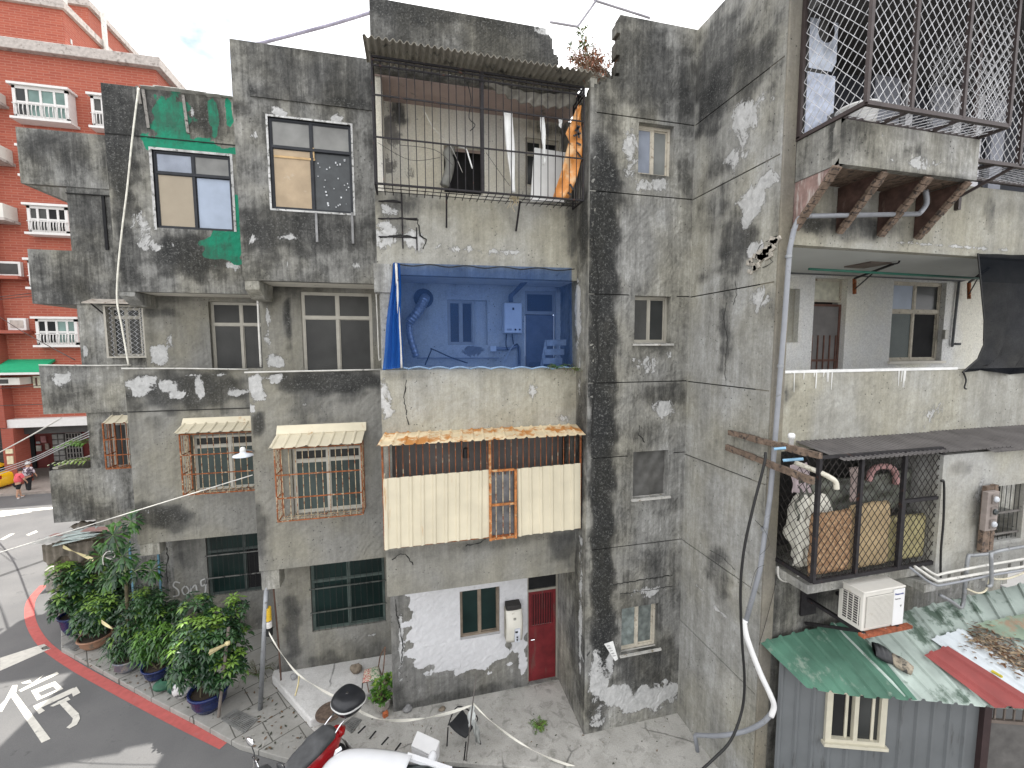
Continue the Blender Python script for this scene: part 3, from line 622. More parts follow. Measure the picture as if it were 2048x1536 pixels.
bl = [('R', 1204+4*math.sin(y*.05), y, 26+5*math.sin(y*.11+1), 75, .92+.16*math.sin(y*.07), .62) for y in range(350, 1310, 55)] + [('R', 1280, 130, 120, 100, .6), ('R', 1370, 210, 30, 60, .4), ('R', 1210, 260, 24, 60, .45), ('R', 1195, 200, 20, 60, .3), ('G', 1260, 290, 20, 50, .65), ('G', 1300, 370, 50, 20, .75), ('G', 1260, 350, 20, 40, .4), ('R', 1310, 352, 40, 10, .6), ('R', 1370, 350, 16, 50, .5),
      ('R', 1320, 690, 34, 20, .5), ('G', 1300, 725, 60, 24, .45), ('G', 1330, 815, 50, 22, .55), ('R', 1330, 790, 60, 24, .45), ('R', 1300, 870, 30, 30, .3), ('G', 1290, 1185, 60, 12, .45), ('R', 1300, 1190, 60, 70, .25), ('R', 1300, 1340, 80, 60, .6), ('G', 1198, 1370, 26, 40, 1.1), ('G', 1300, 1395, 75, 30, 1.05), ('G', 1235, 1390, 50, 26, 1.0), ('G', 1200, 1430, 20, 30, .7), ('G', 1220, 1330, 8, 40, .8), ('G', 1330, 1362, 10, 8, .9),
      ('G', 1195, 1320, 14, 40, .6), ('R', 1195, 1420, 24, 50, .7), ('R', 1330, 1010, 40, 20, .3), ('R', 1310, 1120, 60, 30, .2)]
wall('front_wall', T, YT, XT0, XT1, -7.62, 5.76, holes=tw+jn, base=(.12, 0, 0), thick=.2, bl=blobs(YT, bl), keep=Tbreak, step=.06)
for s in jn: MB().box(s[0], YT+.025, s[1]-.02, s[2], YT+.03, s[3]+.02).build('joint', CRK, T)
window(T, YT+.12, tw[0], 2, 0, WOODF, [GBL, glass('pale_curtained_glass', (.24, .25, .24), .3)], fw=.05)
window(T, YT+.13, tw[1], 2, 0, ALG, [GFR, GFD], fw=.045)
pl = MB(); t2 = tw[2]; pl.sheet(lambda u, v: Vector((t2[0]+(t2[2]-t2[0])*u, YT+.14+.012*math.sin(u*9+v*3)+.01*math.sin(v*4-u*6+1)+.006*math.sin(u*19-v*13), t2[1]+(t2[3]-t2[1])*v)), 30, 30)
pl.build('plastic_sheet_window', mat('grey_plastic_sheet', (.10, .098, .092), .5, bump=.3, bsc=12), T, smooth=True)
window(T, YT+.12, tw[3], 2, 0, WOODF, [glass('patterned_glass', (.20, .23, .22), .35, 9), glass('patterned_glass_dark', (.16, .18, .17), .35, 9)], fw=.05)
for w in tw[1:]: MB().prism([(w[0]-.03, YT-.035, w[1]-.05), (w[0]-.03, YT+.1, w[1]-.05), (w[0]-.03, YT+.1, w[1]+.005), (w[0]-.03, YT-.035, w[1]-.015)], (w[2]-w[0]+.1, 0, 0)).build('window_sill', mat('sill_mortar', (.45, .44, .41), .9, var=.25, dirt=(.2, .17, .12), dsc=9), T)
wall('side_wall', T, XT0-.008, YT+.004, YAB+.1, -7.62, 5.0, axis='X', base=(.2, 0, 0), thick=.12, keep=lambda u, z: z < 4.5 + .2*math.sin(u*9)+(YT+.5-u)*.2,
     bl=blobs(XT0, [('G', 1157, 620, 8, 90, .9), ('R', 1165, 820, 12, 60, .6), ('R', 1168, 460, 10, 80, .7), ('G', 1160, 760, 5, 60, .6), ('R', 1150, 1250, 12, 160, .35), ('G', 1162, 1240, 6, 200, .6), ('R', 1165, 1350, 8, 100, .6), ('R', 1160, 960, 10, 120, .75)], axis='X'))
crack(T, [(1186, 470), (1198, 560), (1192, 640), (1198, 720), (1186, 800), (1184, 880)], YT, .035, seed=31)
crack(T, [(1280, 850), (1278, 870), (1290, 885)], YT, .02, seed=32); crack(T, [(1225, 1170), (1270, 1162), (1345, 1150)], YT, .025, seed=33); crack(T, [(1240, 1188), (1300, 1180), (1345, 1172)], YT, .016, seed=34)
pp = MB(); pv = [yP(x, y, YT-.02) for x, y in ((1208, 1288), (1226, 1282), (1236, 1318), (1230, 1322))]; pp.poly(pv)
po = pp.build('paper_notice', mat('notice_paper', (.72, .72, .70), .7, bump=0), T, solid=.004)
ln = MB()
for i in range(5):
    a = yP(1214+i*3, 1292+i*5, YT-.03); ln.box(a.x, YT-.026, a.z-.012, a.x+.06, YT-.024, a.z)
ln.build('notice_lines', mat('notice_ink', (.2, .2, .2), .8, bump=0), po)
# ================================================================ ground
def brickmat(name, c1, c2, mortar, w, h, ms, rotz=0, rough=.85, bump=.3, wall_=True, var=.3, dirt=None):
    t = NT(name)
    if wall_: v = t.n('ShaderNodeSeparateXYZ', [t.pos]); v = t.n('ShaderNodeCombineXYZ', [t.math('ADD', v.outputs[0], v.outputs[1]), v.outputs[2], 0]).outputs[0]
    else: v = t.n('ShaderNodeMapping', {0: t.pos, 2: (0, 0, rotz)}).outputs[0]
    b = t.n('ShaderNodeTexBrick', {'Vector': v, 'Color1': c4(c1), 'Color2': c4(c2), 'Mortar': c4(mortar), 'Scale': 1, 'Mortar Size': ms, 'Brick Width': w, 'Row Height': h, 'Mortar Smooth': .2})
    k = t.mix(t.math('MULTIPLY', t.ramp(t.noise(2.2, 6, .65), .35, .75), var), b.outputs[0], c4(dirt or [c*.4 for c in c1]))
    k = t.mix(t.math('MULTIPLY', t.ramp(t.noise(16, 4, .7), .4, .8), .35), k, c4([c*.6 for c in c1]))
    t.set('Base Color', k); t.set('Roughness', rough); t.set('Specular IOR Level', .3)
    t.bump(t.math('SUBTRACT', t.noise(20, 3), b.outputs[1]), bump, .006)
    return t.m
def asphalt():
    t = NT('asphalt'); a = t.noise(.5, 5, .6); f = t.noise(90, 2, .6); m = t.noise(4, 6, .65)
    k = t.mix(t.ramp(a, .35, .65), (.125, .125, .125, 1), (.17, .168, .165, 1)); k = t.mix(t.math('MULTIPLY', t.ramp(f, .3, .8), .5), k, (.06, .06, .06, 1))
    k = t.mix(t.math('MULTIPLY', t.ramp(m, .62, .72), .55), k, (.055, .055, .055, 1))
    t.set('Base Color', k); t.set('Roughness', .9); t.bump(f, .3, .004); return t.m
ASPH = asphalt()
def groundmat(name, c1, c2, cd, moss=0):
    t = NT(name); a = t.noise(1.3, 6, .65, dist=.4); f = t.noise(45, 4, .7); m = t.noise(5, 8, .7, dist=.5)
    k = t.mix(t.ramp(a, .34, .66), c4(c1), c4(c2)); k = t.mix(t.math('MULTIPLY', t.ramp(f, .35, .75), .45), k, c4([c*.45 for c in c1]))
    k = t.mix(t.math('MULTIPLY', t.ramp(m, .52, .66), .75), k, c4(cd))
    if moss: k = t.mix(t.math('MULTIPLY', t.ramp(t.noise(2.1, 6, .7), .55, .7), moss), k, (.07, .075, .035, 1))
    cv = t.n('ShaderNodeTexVoronoi', {'Vector': t.n('ShaderNodeMix', {0: .12, 4: t.pos, 5: t.n('ShaderNodeTexNoise', {'Vector': t.pos, 'Scale': 3.0, 'Detail': 5}).outputs[1]}, data_type='VECTOR').outputs[1], 'Scale': .85}, feature='DISTANCE_TO_EDGE').outputs[0]
    cm = t.math('MULTIPLY', t.ramp(cv, .004, .014, (1, 1, 1, 1), (0, 0, 0, 1)), t.math('MULTIPLY', t.ramp(t.noise(.8, 3), .50, .60), .6))
    k = t.mix(cm, k, (.03, .03, .028, 1))
    t.set('Base Color', k); t.set('Roughness', .92); t.bump(t.math('ADD', m, t.math('MULTIPLY', f, .5)), .5, .012); return t.m
YARD = groundmat('old_yard_concrete', (.36, .35, .32), (.54, .525, .49), (.20, .195, .175), .35)
SLABM = groundmat('pale_slab_concrete', (.56, .55, .53), (.68, .67, .65), (.42, .41, .39))
SIDE = brickmat('pavement_slabs', (.30, .295, .275), (.36, .35, .325), (.07, .068, .06), .95, .62, .012, math.radians(-33), wall_=False, var=.5, dirt=(.16, .15, .125))
RZ, SZ = -7.72, -7.6
MB().box(-320, -60, RZ-.3, 200, 400, RZ).build('road', ASPH)['kind'] = 'structure'
def slab(name, pts, z, th, m, bevel=.015):
    o = MB().prism([(p.x, p.y, z-th) for p in pts], (0, 0, th)).build(name, m, bevel=bevel); o['kind'] = 'structure'; return o
g = lambda x, y: zP(x, y, SZ)
curbR = Vector((2.95, 6.55, 0)); far = Vector((9, 4.5, 0))
slab('yard', [g(628, 1462), g(690, 1478), g(716, 1510), curbR, far, Vector((9, 10.5, 0)), Vector((-3.3, 10.5, 0)), g(545, 1366)], SZ, .1, YARD)
slab('pavement', [g(122, 1296), g(160, 1316), g(225, 1352), g(300, 1394), g(390, 1440), g(478, 1489), g(640, 1536), Vector((-1.25, 7.75, 0)), g(690, 1477), g(627, 1461), g(544, 1366), Vector((-3.3, 12.4, 0)), Vector((-6.4, 12.6, 0)), Vector((-6.4, 14.6, 0)), Vector((-9.8, 15.4, 0)), g(122, 1240)], SZ-.004, .116, SIDE)
slab('raised_slab', [g(548, 1353), g(545, 1366), g(622, 1456), g(706, 1424), g(745, 1396), Vector((-.5, 9.4, 0)), Vector((-.5, 10.4, 0)), Vector((-3.0, 10.4, 0))], SZ+.17, .2, SLABM, .03)
# markings on the road
WMK = mat('road_white', (.60, .58, .52), .8, var=.12, sc=8, dirt=(.33, .32, .30), dsc=7, dth=.62)
RMK = mat('road_red_line', (.42, .10, .09), .8, var=.12, sc=8, dirt=(.40, .12, .11), dsc=5, dth=.6)
q = lambda x, y: zP(x, y, RZ)
def mark(name, polys, m, z=RZ+.004):
    b = MB()
    for P in polys: b.poly([(p.x, p.y, z) for p in P])
    o = b.build(name, m); o['kind'] = 'structure'; return o
def strip(pts, w):
    P = curve(pts, 6); b = MB(); b2 = [Vector((p.x, p.y, RZ+.004)) for p in P]; ribbon(b, b2, w, 'Z'); return b
o = strip([q(*p) for p in ((88, 1170), (64, 1198), (59, 1225), (66, 1255), (92, 1292), (150, 1333), (225, 1375), (300, 1415), (370, 1451), (449, 1490))], .2).build('red_kerb_line', RMK); o['kind'] = 'structure'
mark('stop_line', [[q(0, 1316), q(88, 1288), q(102, 1297), q(0, 1342)]], WMK)
# the painted character: strokes traced on the road surface
st = [[(25, 1371), (35, 1370), (33, 1384), (19, 1398), (4, 1424), (0, 1424), (0, 1410), (10, 1400)], [(19, 1390), (32, 1386), (101, 1478), (83, 1486)],
      [(80, 1355), (88, 1349), (70, 1366), (62, 1368)], [(37, 1381), (60, 1369), (114, 1344), (118, 1348), (80, 1366), (42, 1384)],
      [(42, 1366), (60, 1360), (64, 1366), (46, 1368)]]
box_o = [(62, 1382), (110, 1363), (127, 1378), (74, 1402)]; box_i = [(76, 1386), (106, 1373), (113, 1380), (83, 1393)]
for i in range(4): st.append([box_o[i], box_o[(i+1) % 4], box_i[(i+1) % 4], box_i[i]])
st += [[(66, 1413), (147, 1376), (153, 1383), (72, 1421)], [(66, 1413), (78, 1412), (90, 1422), (78, 1429)], [(142, 1381), (153, 1374), (161, 1386), (146, 1394)],
       [(100, 1413), (136, 1394), (141, 1400), (106, 1414)], [(115, 1404), (128, 1399), (158, 1428), (160, 1438), (154, 1450), (139, 1458), (133, 1456), (143, 1447), (146, 1438)]]
for i, s in enumerate(st): mark('painted_stroke', [[q(*p) for p in s]], WMK, RZ+.004+.0005*i)
for P in ([(0, 1022), (105, 1014), (106, 1018), (0, 1029)], [(0, 1079), (20, 1068), (30, 1067), (6, 1080)], [(52, 1070), (72, 1061), (76, 1064), (58, 1071)], [(0, 1030), (60, 1022), (64, 1024), (0, 1034)]): mark('lane_line', [[q(*p) for p in P]], WMK)
mark('tyre_line', [[q(0, 1150), q(98, 1116), q(99, 1119), q(0, 1154)]], mat('worn_dark_asphalt', (.06, .06, .06), .9))
# grates, covers, slots
GRT = mat('grate_steel', (.26, .26, .25), .6, .5, var=.3)
def grate(corners, n, z, label, rim=.04):
    P = [Vector((p.x, p.y, z)) for p in corners]; root = thing('drain_grate', label, 'drain grate', P[0], 'drain grates in the pavement')
    bk = MB(); bk.prism([p+Vector((0, 0, .003)) for p in P], (0, 0, .003)); bk.build('pit', DKIN, root)
    b = MB()
    for i in range(4): b.beam(P[i]+Vector((0, 0, .008)), P[(i+1) % 4]+Vector((0, 0, .008)), .03, .014)
    b.build('frame', GRT, root); s = MB()
    for i in range(1, n): s.beam(P[0].lerp(P[1], i/n)+Vector((0, 0, .008)), P[3].lerp(P[2], i/n)+Vector((0, 0, .008)), .022, .012)
    for i in range(1, 4): s.beam(P[0].lerp(P[3], i/4)+Vector((0, 0, .012)), P[1].lerp(P[2], i/4)+Vector((0, 0, .012)), .018, .008)
    s.build('bars', GRT, root)
gg = [zP(x, y, SZ) for x, y in ((443, 1438), (470, 1420), (514, 1440), (488, 1466))]
grate(gg, 9, SZ, 'square steel drain grate in the pavement in front of the largest blue pot')
grate([zP(x, y, SZ) for x, y in ((686, 1452), (706, 1435), (722, 1441), (703, 1466))], 8, SZ, 'steel drain grate beside the scooter top case')
grate([zP(x, y, SZ) for x, y in ((126, 1292), (152, 1278), (178, 1284), (150, 1302))], 9, SZ, 'rusty drain grate beside the terracotta pot by the red line')
mc = zP(659, 1424, SZ+.17); RUSTP = mat('rusty_plate', (.15, .11, .085), .85, .3, var=.35, sc=20, dirt=(.09, .07, .06), dsc=8)
tag(MB().lathe([(.27, .172), (.27, .18), (.25, .184), (.24, .18)], (mc.x, mc.y, SZ), 32).build('manhole_cover', RUSTP), 'round rusty manhole cover in the pale raised slab behind the scooter seat', 'manhole cover')
for a, b in (((739, 1478), (752, 1462)), ((763, 1490), (777, 1474)), ((790, 1502), (802, 1486)), ((716, 1467), (731, 1452))):
    pa, pb = zP(*a, SZ), zP(*b, SZ)
    o = MB().beam(pa+Vector((0, 0, .0)), pb, .035, .008).build('gutter_slot', DKIN); o['kind'] = 'structure'
# street kerb face and loose stones
rd = random.Random(4)
def stone(pos, r, label, m, name='stone', group=None, sq=.7):
    b = MB(); n, k = 10, 6; vs = []
    b.sheet(lambda u, v: Vector(pos)+Vector((math.cos(u*2*math.pi)*math.sin(v*math.pi), math.sin(u*2*math.pi)*math.sin(v*math.pi), (sq*math.cos(v*math.pi)+sq*.8)))*r*(1+.18*math.sin(u*6.28*2+v*5+pos[0]*9)), n, k)
    return tag(b.build(name, m, smooth=True), label, 'stone', group)
STM = mat('brown_stone', (.20, .165, .125), .9, var=.35, sc=12); STG = mat('grey_stone', (.25, .25, .25), .9, var=.3, sc=12)
p = zP(712, 1343, SZ+.17); stone(p, .13, 'round brown stone on the raised slab under the barred window', STM)
p = zP(588, 1357, SZ+.17); stone(p, .08, 'grey stone at the upper left corner of the raised slab', STG)
p = zP(815, 1422, SZ); stone(p, .09, 'grey rock at the foot of the white wall by the bay corner', STG)
p = zP(884, 1420, SZ); stone(p, .07, 'reddish stone on the yard under the white rope', STM, sq=.4)
p = zP(771, 1433, SZ); tag(MB().rbox(p+Vector((0, 0, .05)), (.1, .07, .1), (.1, 0, .5)).build('brick', mat('orange_brick', (.45, .13, .05), .9, var=.2), bevel=.006), 'small orange brick standing on the yard beside the potted plant', 'brick')

# ================================================================ right hand apartment block
YF, XS = 5.28, 5.27
Dn = thing('apartment_block', 'large concrete apartment block with a white balcony and blank cracked flank wall at the right', 'building', (XS, YF, -7.6))
gx = [groove(XS, YF+.02, YT, p, 'X') for p in ([(1388, 253), (1575, 108)], [(1385, 398), (1565, 308)], [(1380, 594), (1556, 563)], [(1376, 762), (1545, 784)], [(1370, 905), (1533, 975)], [(1363, 1079), (1518, 1186)], [(1358, 1237), (1515, 1394)])]
bl = [('R', 1430, 110, 60, 100, 0.64), ('R', 1470, 170, 100, 60, 0.55), ('R', 1420, 200, 40, 70, 0.51), ('R', 1520, 70, 70, 100, 0.42), ('R', 1440, 300, 40, 60, 0.34), ('G', 1440, 120, 8, 12, .6), ('G', 1490, 240, 34, 60, .75), ('G', 1530, 200, 30, 34, .65), ('G', 1470, 320, 30, 40, .6), ('R', 1420, 240, 30, 50, 0.26), ('R', 1555, 190, 20, 90, 0.30), ('G', 1505, 400, 36, 44, 1.0, .8), ('G', 1535, 360, 26, 24, .9),
      ('R', 1430, 420, 34, 50, 0.47), ('R', 1470, 480, 44, 60, 0.64), ('R', 1430, 345, 40, 20, 0.30), ('R', 1500, 480, 20, 40, 0.38), ('R', 1550, 440, 10, 60, 0.34), ('R', 1452, 600, 16, 110, 0.54), ('R', 1450, 690, 14, 70, 0.43), ('R', 1530, 620, 22, 110, 0.18), ('R', 1505, 770, 50, 40, 0.18), ('R', 1510, 840, 40, 60, 0.18), ('G', 1520, 600, 40, 36, .5), ('R', 1440, 540, 60, 12, 0.22), ('R', 1405, 560, 14, 14, 0.36),
      ('R', 1490, 890, 60, 16, 0.22), ('R', 1435, 1150, 28, 50, 0.58), ('R', 1440, 1110, 30, 20, 0.36), ('R', 1470, 1220, 40, 30, 0.22), ('R', 1420, 1000, 12, 40, 0.14), ('G', 1440, 1225, 20, 5, .7), ('G', 1400, 1175, 20, 5, .5), ('R', 1370, 1340, 20, 60, 0.14), ('R', 1450, 1450, 40, 60, 0.11), ('G', 1512, 500, 24, 26, .85)]
wall('flank_wall', Dn, XS, YF, YT, -7.62, 6.6, holes=gx, base=(-.06, 0, 0), bl=blobs(XS, bl, 'X'), axis='X', step=.06, keep=lambda u, z: z < 5.76, m=concrete('flank_render', base=(.325, .322, .30), light=(.46, .46, .445), con=.85, bias=-.05))
for s in gx: MB().box(XS+.025, s[0], s[1]-.02, XS+.03, s[2], s[3]+.02).build('joint', CRK, Dn)
for i, pts in enumerate([[(1470, 560), (1473, 590), (1466, 610)], [(1452, 605), (1448, 640), (1455, 680), (1450, 740), (1452, 770)], [(1556, 470), (1520, 490), (1500, 525)], [(1552, 490), (1540, 510), (1545, 525), (1525, 535)], [(1420, 1100), (1445, 1115), (1470, 1140)]]): crack(Dn, pts, XS, .011, 'X', seed=50+i)
eb = MB(); rd = random.Random(8)
for i in range(26):
    x = 1497+58*rd.random(); y = 528-(x-1495)*.85+rd.uniform(-3, 22)
    p = xP(x, y, XS-.008); eb.rbox(p, (.03, rd.uniform(.05, .16), rd.uniform(.04, .1)), (rd.uniform(-.5, .5), 0, 0))
eb.build('exposed_masonry', mat('exposed_mortar', (.38, .35, .30), .95, var=.35, sc=20), Dn)
cbox('corner_pillar', Dn, XS+.012, YF-.03, -7.62, 5.5, YF+.3, 6.2, m=concrete('pillar_render', base=(.24, .225, .195), light=(.33, .31, .27), con=.5))
XR = 12.5
wall('spandrel', Dn, YF, 5.5, XR, 1.5, 2.62, base=(.02, 0, 0), m=CONW, bl=blobs(YF, [('R', 1700, 455, 110, 30, .55), ('R', 1620, 440, 30, 30, .5), ('R', 1980, 420, 12, 40, .5), ('R', 2020, 420, 40, 20, .2), ('G', 1900, 492, 120, 5, .7)]))
wall('parapet', Dn, YF, 5.5, XR, -1.6, -.40, base=(-.2, 0, 0), m=CONW, bl=blobs(YF, [('R', 1575, 790, 8, 20, .7), ('R', 1590, 770, 10, 8, .6), ('R', 1940, 775, 10, 20, .3), ('G', 1880, 830, 100, 30, .25)]))
cp = MB().box(5.5, YF-.012, -.402, 9.1, YF+.15, -.36).build('parapet_coping', mat('limed_coping', (.68, .68, .66), .85, var=.15, dirt=(.3, .3, .28), dsc=8, dth=.63), Dn, bevel=.006)
rd = random.Random(2)
for i in range(14):
    x = rd.choice([1612, 1620, 1628, 1640, 1650, 1660, 1795, 1800, 1806, 1590])+rd.uniform(-5, 5); p = yP(x, 748, YF-.004)
    MB().tube([(p.x, YF-.005, -.40), (p.x+rd.uniform(-.01, .01), YF-.006, -.40-rd.uniform(.06, .3))], [.009, .003], 5).build('lime_drip', ALW, Dn)
MB().box(5.5, YF+.14, 1.555, XR+6, 7.6, 1.7).build('balcony_ceiling', mat('ceiling_whitewash', (.50, .51, .49), .9, var=.06, sc=1, dirt=(.30, .27, .22), dsc=2.4, dth=.68), Dn)
MB().box(5.5, YF+.14, -1.6, XR, 7.6, -1.4).build('balcony_floor', CON, Dn)
MB().box(5.35, YF+.3, -1.4, 5.5, 7.6, 1.55).build('balcony_side_wall', CONX, Dn)
YI = 7.55
dd = R(YI, 1625, 556, 1690, 770); dw = R(YI, 1783, 563, 1888, 722); dn = R(YI, 1560, 577, 1598, 685)
wall("balcony_back_wall", Dn, YI, 5.4, XR+6, -1.4, 1.56, holes=[(dd[0], -1.39, dd[2], dd[3]), dw, dn], m=CONX, base=(-.3, 0, 0), thick=.2, bl=blobs(YI, [('R', 1950, 650, 20, 30, .2)]))
MB().box(dn[0]-.05, YI+.12, dn[1]-.02, dn[2]+.02, YI+.14, dn[3]+.02).build('niche_back', CONW, Dn)
wf = window(Dn, YI+.1, dw, 2, .37, WOODF, [GTL, DKIN, BLUB, GFD], fw=.06)
MB().box(dw[0]-.04, YI-.05, dw[1]-.06, dw[2]+.1, YI+.1, dw[1]).build('window_sill', SOF, Dn)
window(Dn, YI+.13, (dd[0], dd[3]-.5, dd[2], dd[3]), 1, 0, WOODF, [mat('cream_panel', (.55, .54, .44), .7)], name='transom_window', inner=False)
zt = dd[3]-.55
ds = MB()
for q4 in ((dd[0]+.02, -1.39, dd[0]+.07, zt), (dd[2]-.07, -1.39, dd[2]-.02, zt), (dd[0]+.07, zt-.05, dd[2]-.07, zt), (dd[0]+.07, -.33, dd[2]-.07, -.28)): ds.box(q4[0], YI+.1, q4[1], q4[2], YI+.13, q4[3])
SCRN = mat('rust_brown_frame', (.12, .06, .045), .8, var=.3)
sdo = ds.build('screen_door', SCRN, Dn); MB().box(dd[0]+.07, YI+.12, -1.3, dd[2]-.07, YI+.125, zt-.05).build('gauze', mat('grey_gauze', (.17, .16, .155), .8, var=.2, sc=3), sdo)
sb = MB()
for i in range(5): x = dd[0]+.12+(dd[2]-dd[0]-.24)*i/4; sb.box(x-.012, YI+.095, -1.3, x+.012, YI+.115, .25)
sb.build('door_bars', SCRN, sdo)
# upper storey behind the wire cages
UD = mat('dim_panel', (.26, .27, .31), .7, var=.15, sc=2); UL = mat('pale_panel', (.62, .62, .64), .6, var=.12, sc=2)
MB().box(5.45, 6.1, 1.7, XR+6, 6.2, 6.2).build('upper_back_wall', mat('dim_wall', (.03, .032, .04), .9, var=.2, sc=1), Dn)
for i, (xa, xb, yt, m_) in enumerate(((1748, 1800, 90, UD), (1812, 1826, 110, UL), (1868, 1900, 105, UD), (1908, 1925, 115, UL), (1955, 1970, 60, UL), (1985, 2010, 200, UD))):
    r = R(6.0, xa, yt, xb, 330); MB().box(r[0], 6.0, 1.9, r[2], 6.08, r[3]).build('shutter_panel', m_, Dn)
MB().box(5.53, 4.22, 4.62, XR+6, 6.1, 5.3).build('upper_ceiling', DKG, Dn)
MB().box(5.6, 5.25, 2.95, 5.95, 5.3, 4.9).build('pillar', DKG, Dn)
fp = MB(); fb = 5.24
hole = yP(1653, 60, fb); hp = []
r = R(fb, 1616, 0, 1672, 270); n = 24
ring = [Vector((hole.x+.15*math.cos(2*math.pi*i/n), fb, hole.z+.17*math.sin(2*math.pi*i/n))) for i in range(n)]
xl, xr, zt_, zb_ = r[0], r[2], 4.85, 3.95
def edge(v):
    d = v-Vector((hole.x, fb, hole.z)); k = min(((xr if d.x > 0 else xl)-hole.x)/d.x if abs(d.x) > 1e-6 else 99, ((zt_ if d.z > 0 else zb_)-hole.z)/d.z if abs(d.z) > 1e-6 else 99)
    return Vector((hole.x, fb, hole.z))+d*k
outr = [edge(v) for v in ring]; fp.add(ring+outr, [(i, (i+1) % n, n+(i+1) % n, n+i) for i in range(n)])
fp.build('fan_panel', mat('foil_panel', (.50, .54, .62), .45, .1, var=.35, sc=5, bump=.8, bsc=9), Dn)
MB().box(xl, fb, 3.0, xr, fb+.02, 3.9).build('ribbed_pane', mat('ribbed_translucent', (.46, .50, .60), .4, .1, var=.3, sc=8, bump=.9, bsc=22), Dn)
# concrete flower box on timber struts
BX0, BX1, BY0, BZ0, BZ1 = 5.5, 8.0, 4.6, 2.37, 2.93
FB = thing('balcony_planter', 'grey concrete balcony box carried by rotting boards under the wire cage', 'balcony', (BX0, BY0, BZ0))
wall('front_panel', FB, BY0, BX0, BX1, BZ0, BZ1, base=(.02, 0, 0), thick=.1, bl=blobs(BY0, [('R', 1720, 270, 40, 50, .3), ('R', 1840, 305, 10, 12, .55), ('R', 1815, 305, 8, 10, .4), ('R', 1750, 345, 60, 8, .5), ('R', 1880, 355, 90, 8, .4), ('G', 1850, 330, 80, 20, .5), ('G', 1800, 270, 60, 20, .3)]))
wall('side_panel', FB, BX0, BY0, YF-.03, BZ0, BZ1, base=(.15, 0, 0), thick=.1, axis='X', bl=blobs(BX0, [('R', 1665, 270, 14, 40, .6), ('G', 1650, 290, 6, 8, .7), ('R', 1610, 300, 14, 30, .25)], 'X'))
MB().box(BX0+.1, BY0+.1, BZ0+.01, BX1-.1, YF, BZ0+.1).build('floor', WOOD, FB)
wall('end_panel', FB, BX1-.1, BY0+.1, YF-.03, BZ0, BZ1, base=(.15, 0, 0), thick=.1, axis='X')
for i, x in enumerate((BX0+.01, 6.32, 7.12, BX1-.12)):
    MB().prism([(x, BY0+.02, BZ0-.005), (x, YF-.005, BZ0-.005), (x, YF-.005, 1.72), (x, YF-.06, 1.70)], (.03, 0, 0)).build('strut_board', WOODD if i else WOODR, FB)
    e = MB(); rd = random.Random(i)
    for k in range(9): e.beam(Vector((x-.02, BY0+.01, BZ0-.03)).lerp(Vector((x-.02, YF-.07, 1.68)), k/9), Vector((x-.02, BY0+.01, BZ0-.03)).lerp(Vector((x-.02, YF-.07, 1.68)), (k+.9)/9), rd.uniform(.09, .13), .05)
    e.build('ragged_edge_strip', WOOD, FB)
# second floor: cage recess, bay with window
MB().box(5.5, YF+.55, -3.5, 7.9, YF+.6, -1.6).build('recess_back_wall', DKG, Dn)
MB().box(5.5, 4.7, -3.55, 7.75, YF+.6, -3.42).build('recess_floor', CON, Dn)
wall('under_wall', Dn, YF+.02, 5.5, 7.0, -7.6, -3.55, base=(.45, 0, 0), bl=blobs(YF, [('R', 1600, 1220, 60, 50, .3)]), thick=.12)
MB().box(7.0, YF+.9, -7.6, XR, YF+1, -3.5).build('under_wall', CON, Dn)
YBAY = 4.55; bw = R(YBAY, 1992, 970, 2046, 1080)
wall('bay_wall', Dn, YBAY, 7.72, XR, -3.72, -1.62, holes=[bw], base=(.0, 0, 0), m=concrete('pale_plaster', base=(.36, .355, .335), light=(.46, .46, .44), con=.5, bias=-.12), thick=.12, keep=lambda u, z: z > -3.62+.06*math.sin(u*19)+.04*math.sin(u*47), bl=blobs(YBAY, [('R', 1920, 935, 30, 16, .45), ('R', 1985, 1110, 20, 12, .3), ('G', 1960, 1000, 20, 60, .3)]))
MB().box(7.72, YBAY+.13, -3.6, 7.84, YF+.5, -1.62).build('bay_side_wall', CON, Dn)
MB().box(7.5, YBAY-.02, -3.72, 8.05, YF+.5, -3.6).build('slab_edge', CON, Dn)
MB().box(8.05, YBAY+.1, -3.6, XR, YF+.9, -3.5).build('slab_edge', CON, Dn)
MB().box(bw[0]-.02, YBAY+.3, bw[1], bw[2]+.02, YBAY+.31, bw[3]).build('dark_window', GFD, Dn)
grille(Dn, bw, YBAY+.06, 6, (.5, .12), mat('grey_bars', (.13, .12, .11), .8))
MB().box(5.6, 9.0, -7.6, XR+6, 9.15, 6).build('rear_wall', CON, Dn); MB().box(5.42, YF+.3, 5.5, XR, 7.7, 5.6).build('roof_slab', CON, Dn)

# ================================================================ sheet metal shed
a_ = math.radians(19.4); SD = Vector((math.cos(a_), -math.sin(a_), 0)); SN = Vector((-math.sin(a_), -math.cos(a_), 0)); SP = Vector((5.5, 5.1, 0))
def vP(px, py, off=0):
    d = ray(px, py); n_ = np.array(SN); p0 = np.array(SP+SN*off); return Vector(d*((p0@n_)/(d@n_)))
rA, rB, rC = Vector((5.52, 4.67, -4.96)), Vector((8.23, 3.71, -5.06)), Vector((6.58, 5.27, -4.45)); rN = (rB-rA).cross(rC-rA).normalized()
def rP(px, py, up=0):
    d = ray(px, py); n_ = np.array(rN); return Vector(d*((np.array(rA)@n_+up)/(d@n_)))
SH = thing('metal_shed', 'grey corrugated metal lean-to shed with a patchwork of green, white and red roof sheets', 'shed', SP+Vector((0, 0, -7.6)))
zt_ = -4.86; wn4 = [vP(1650, 1478), vP(1768, 1385)]
def sd_(s, z, off=0): return SP+SD*s+SN*off+Vector((0, 0, z))
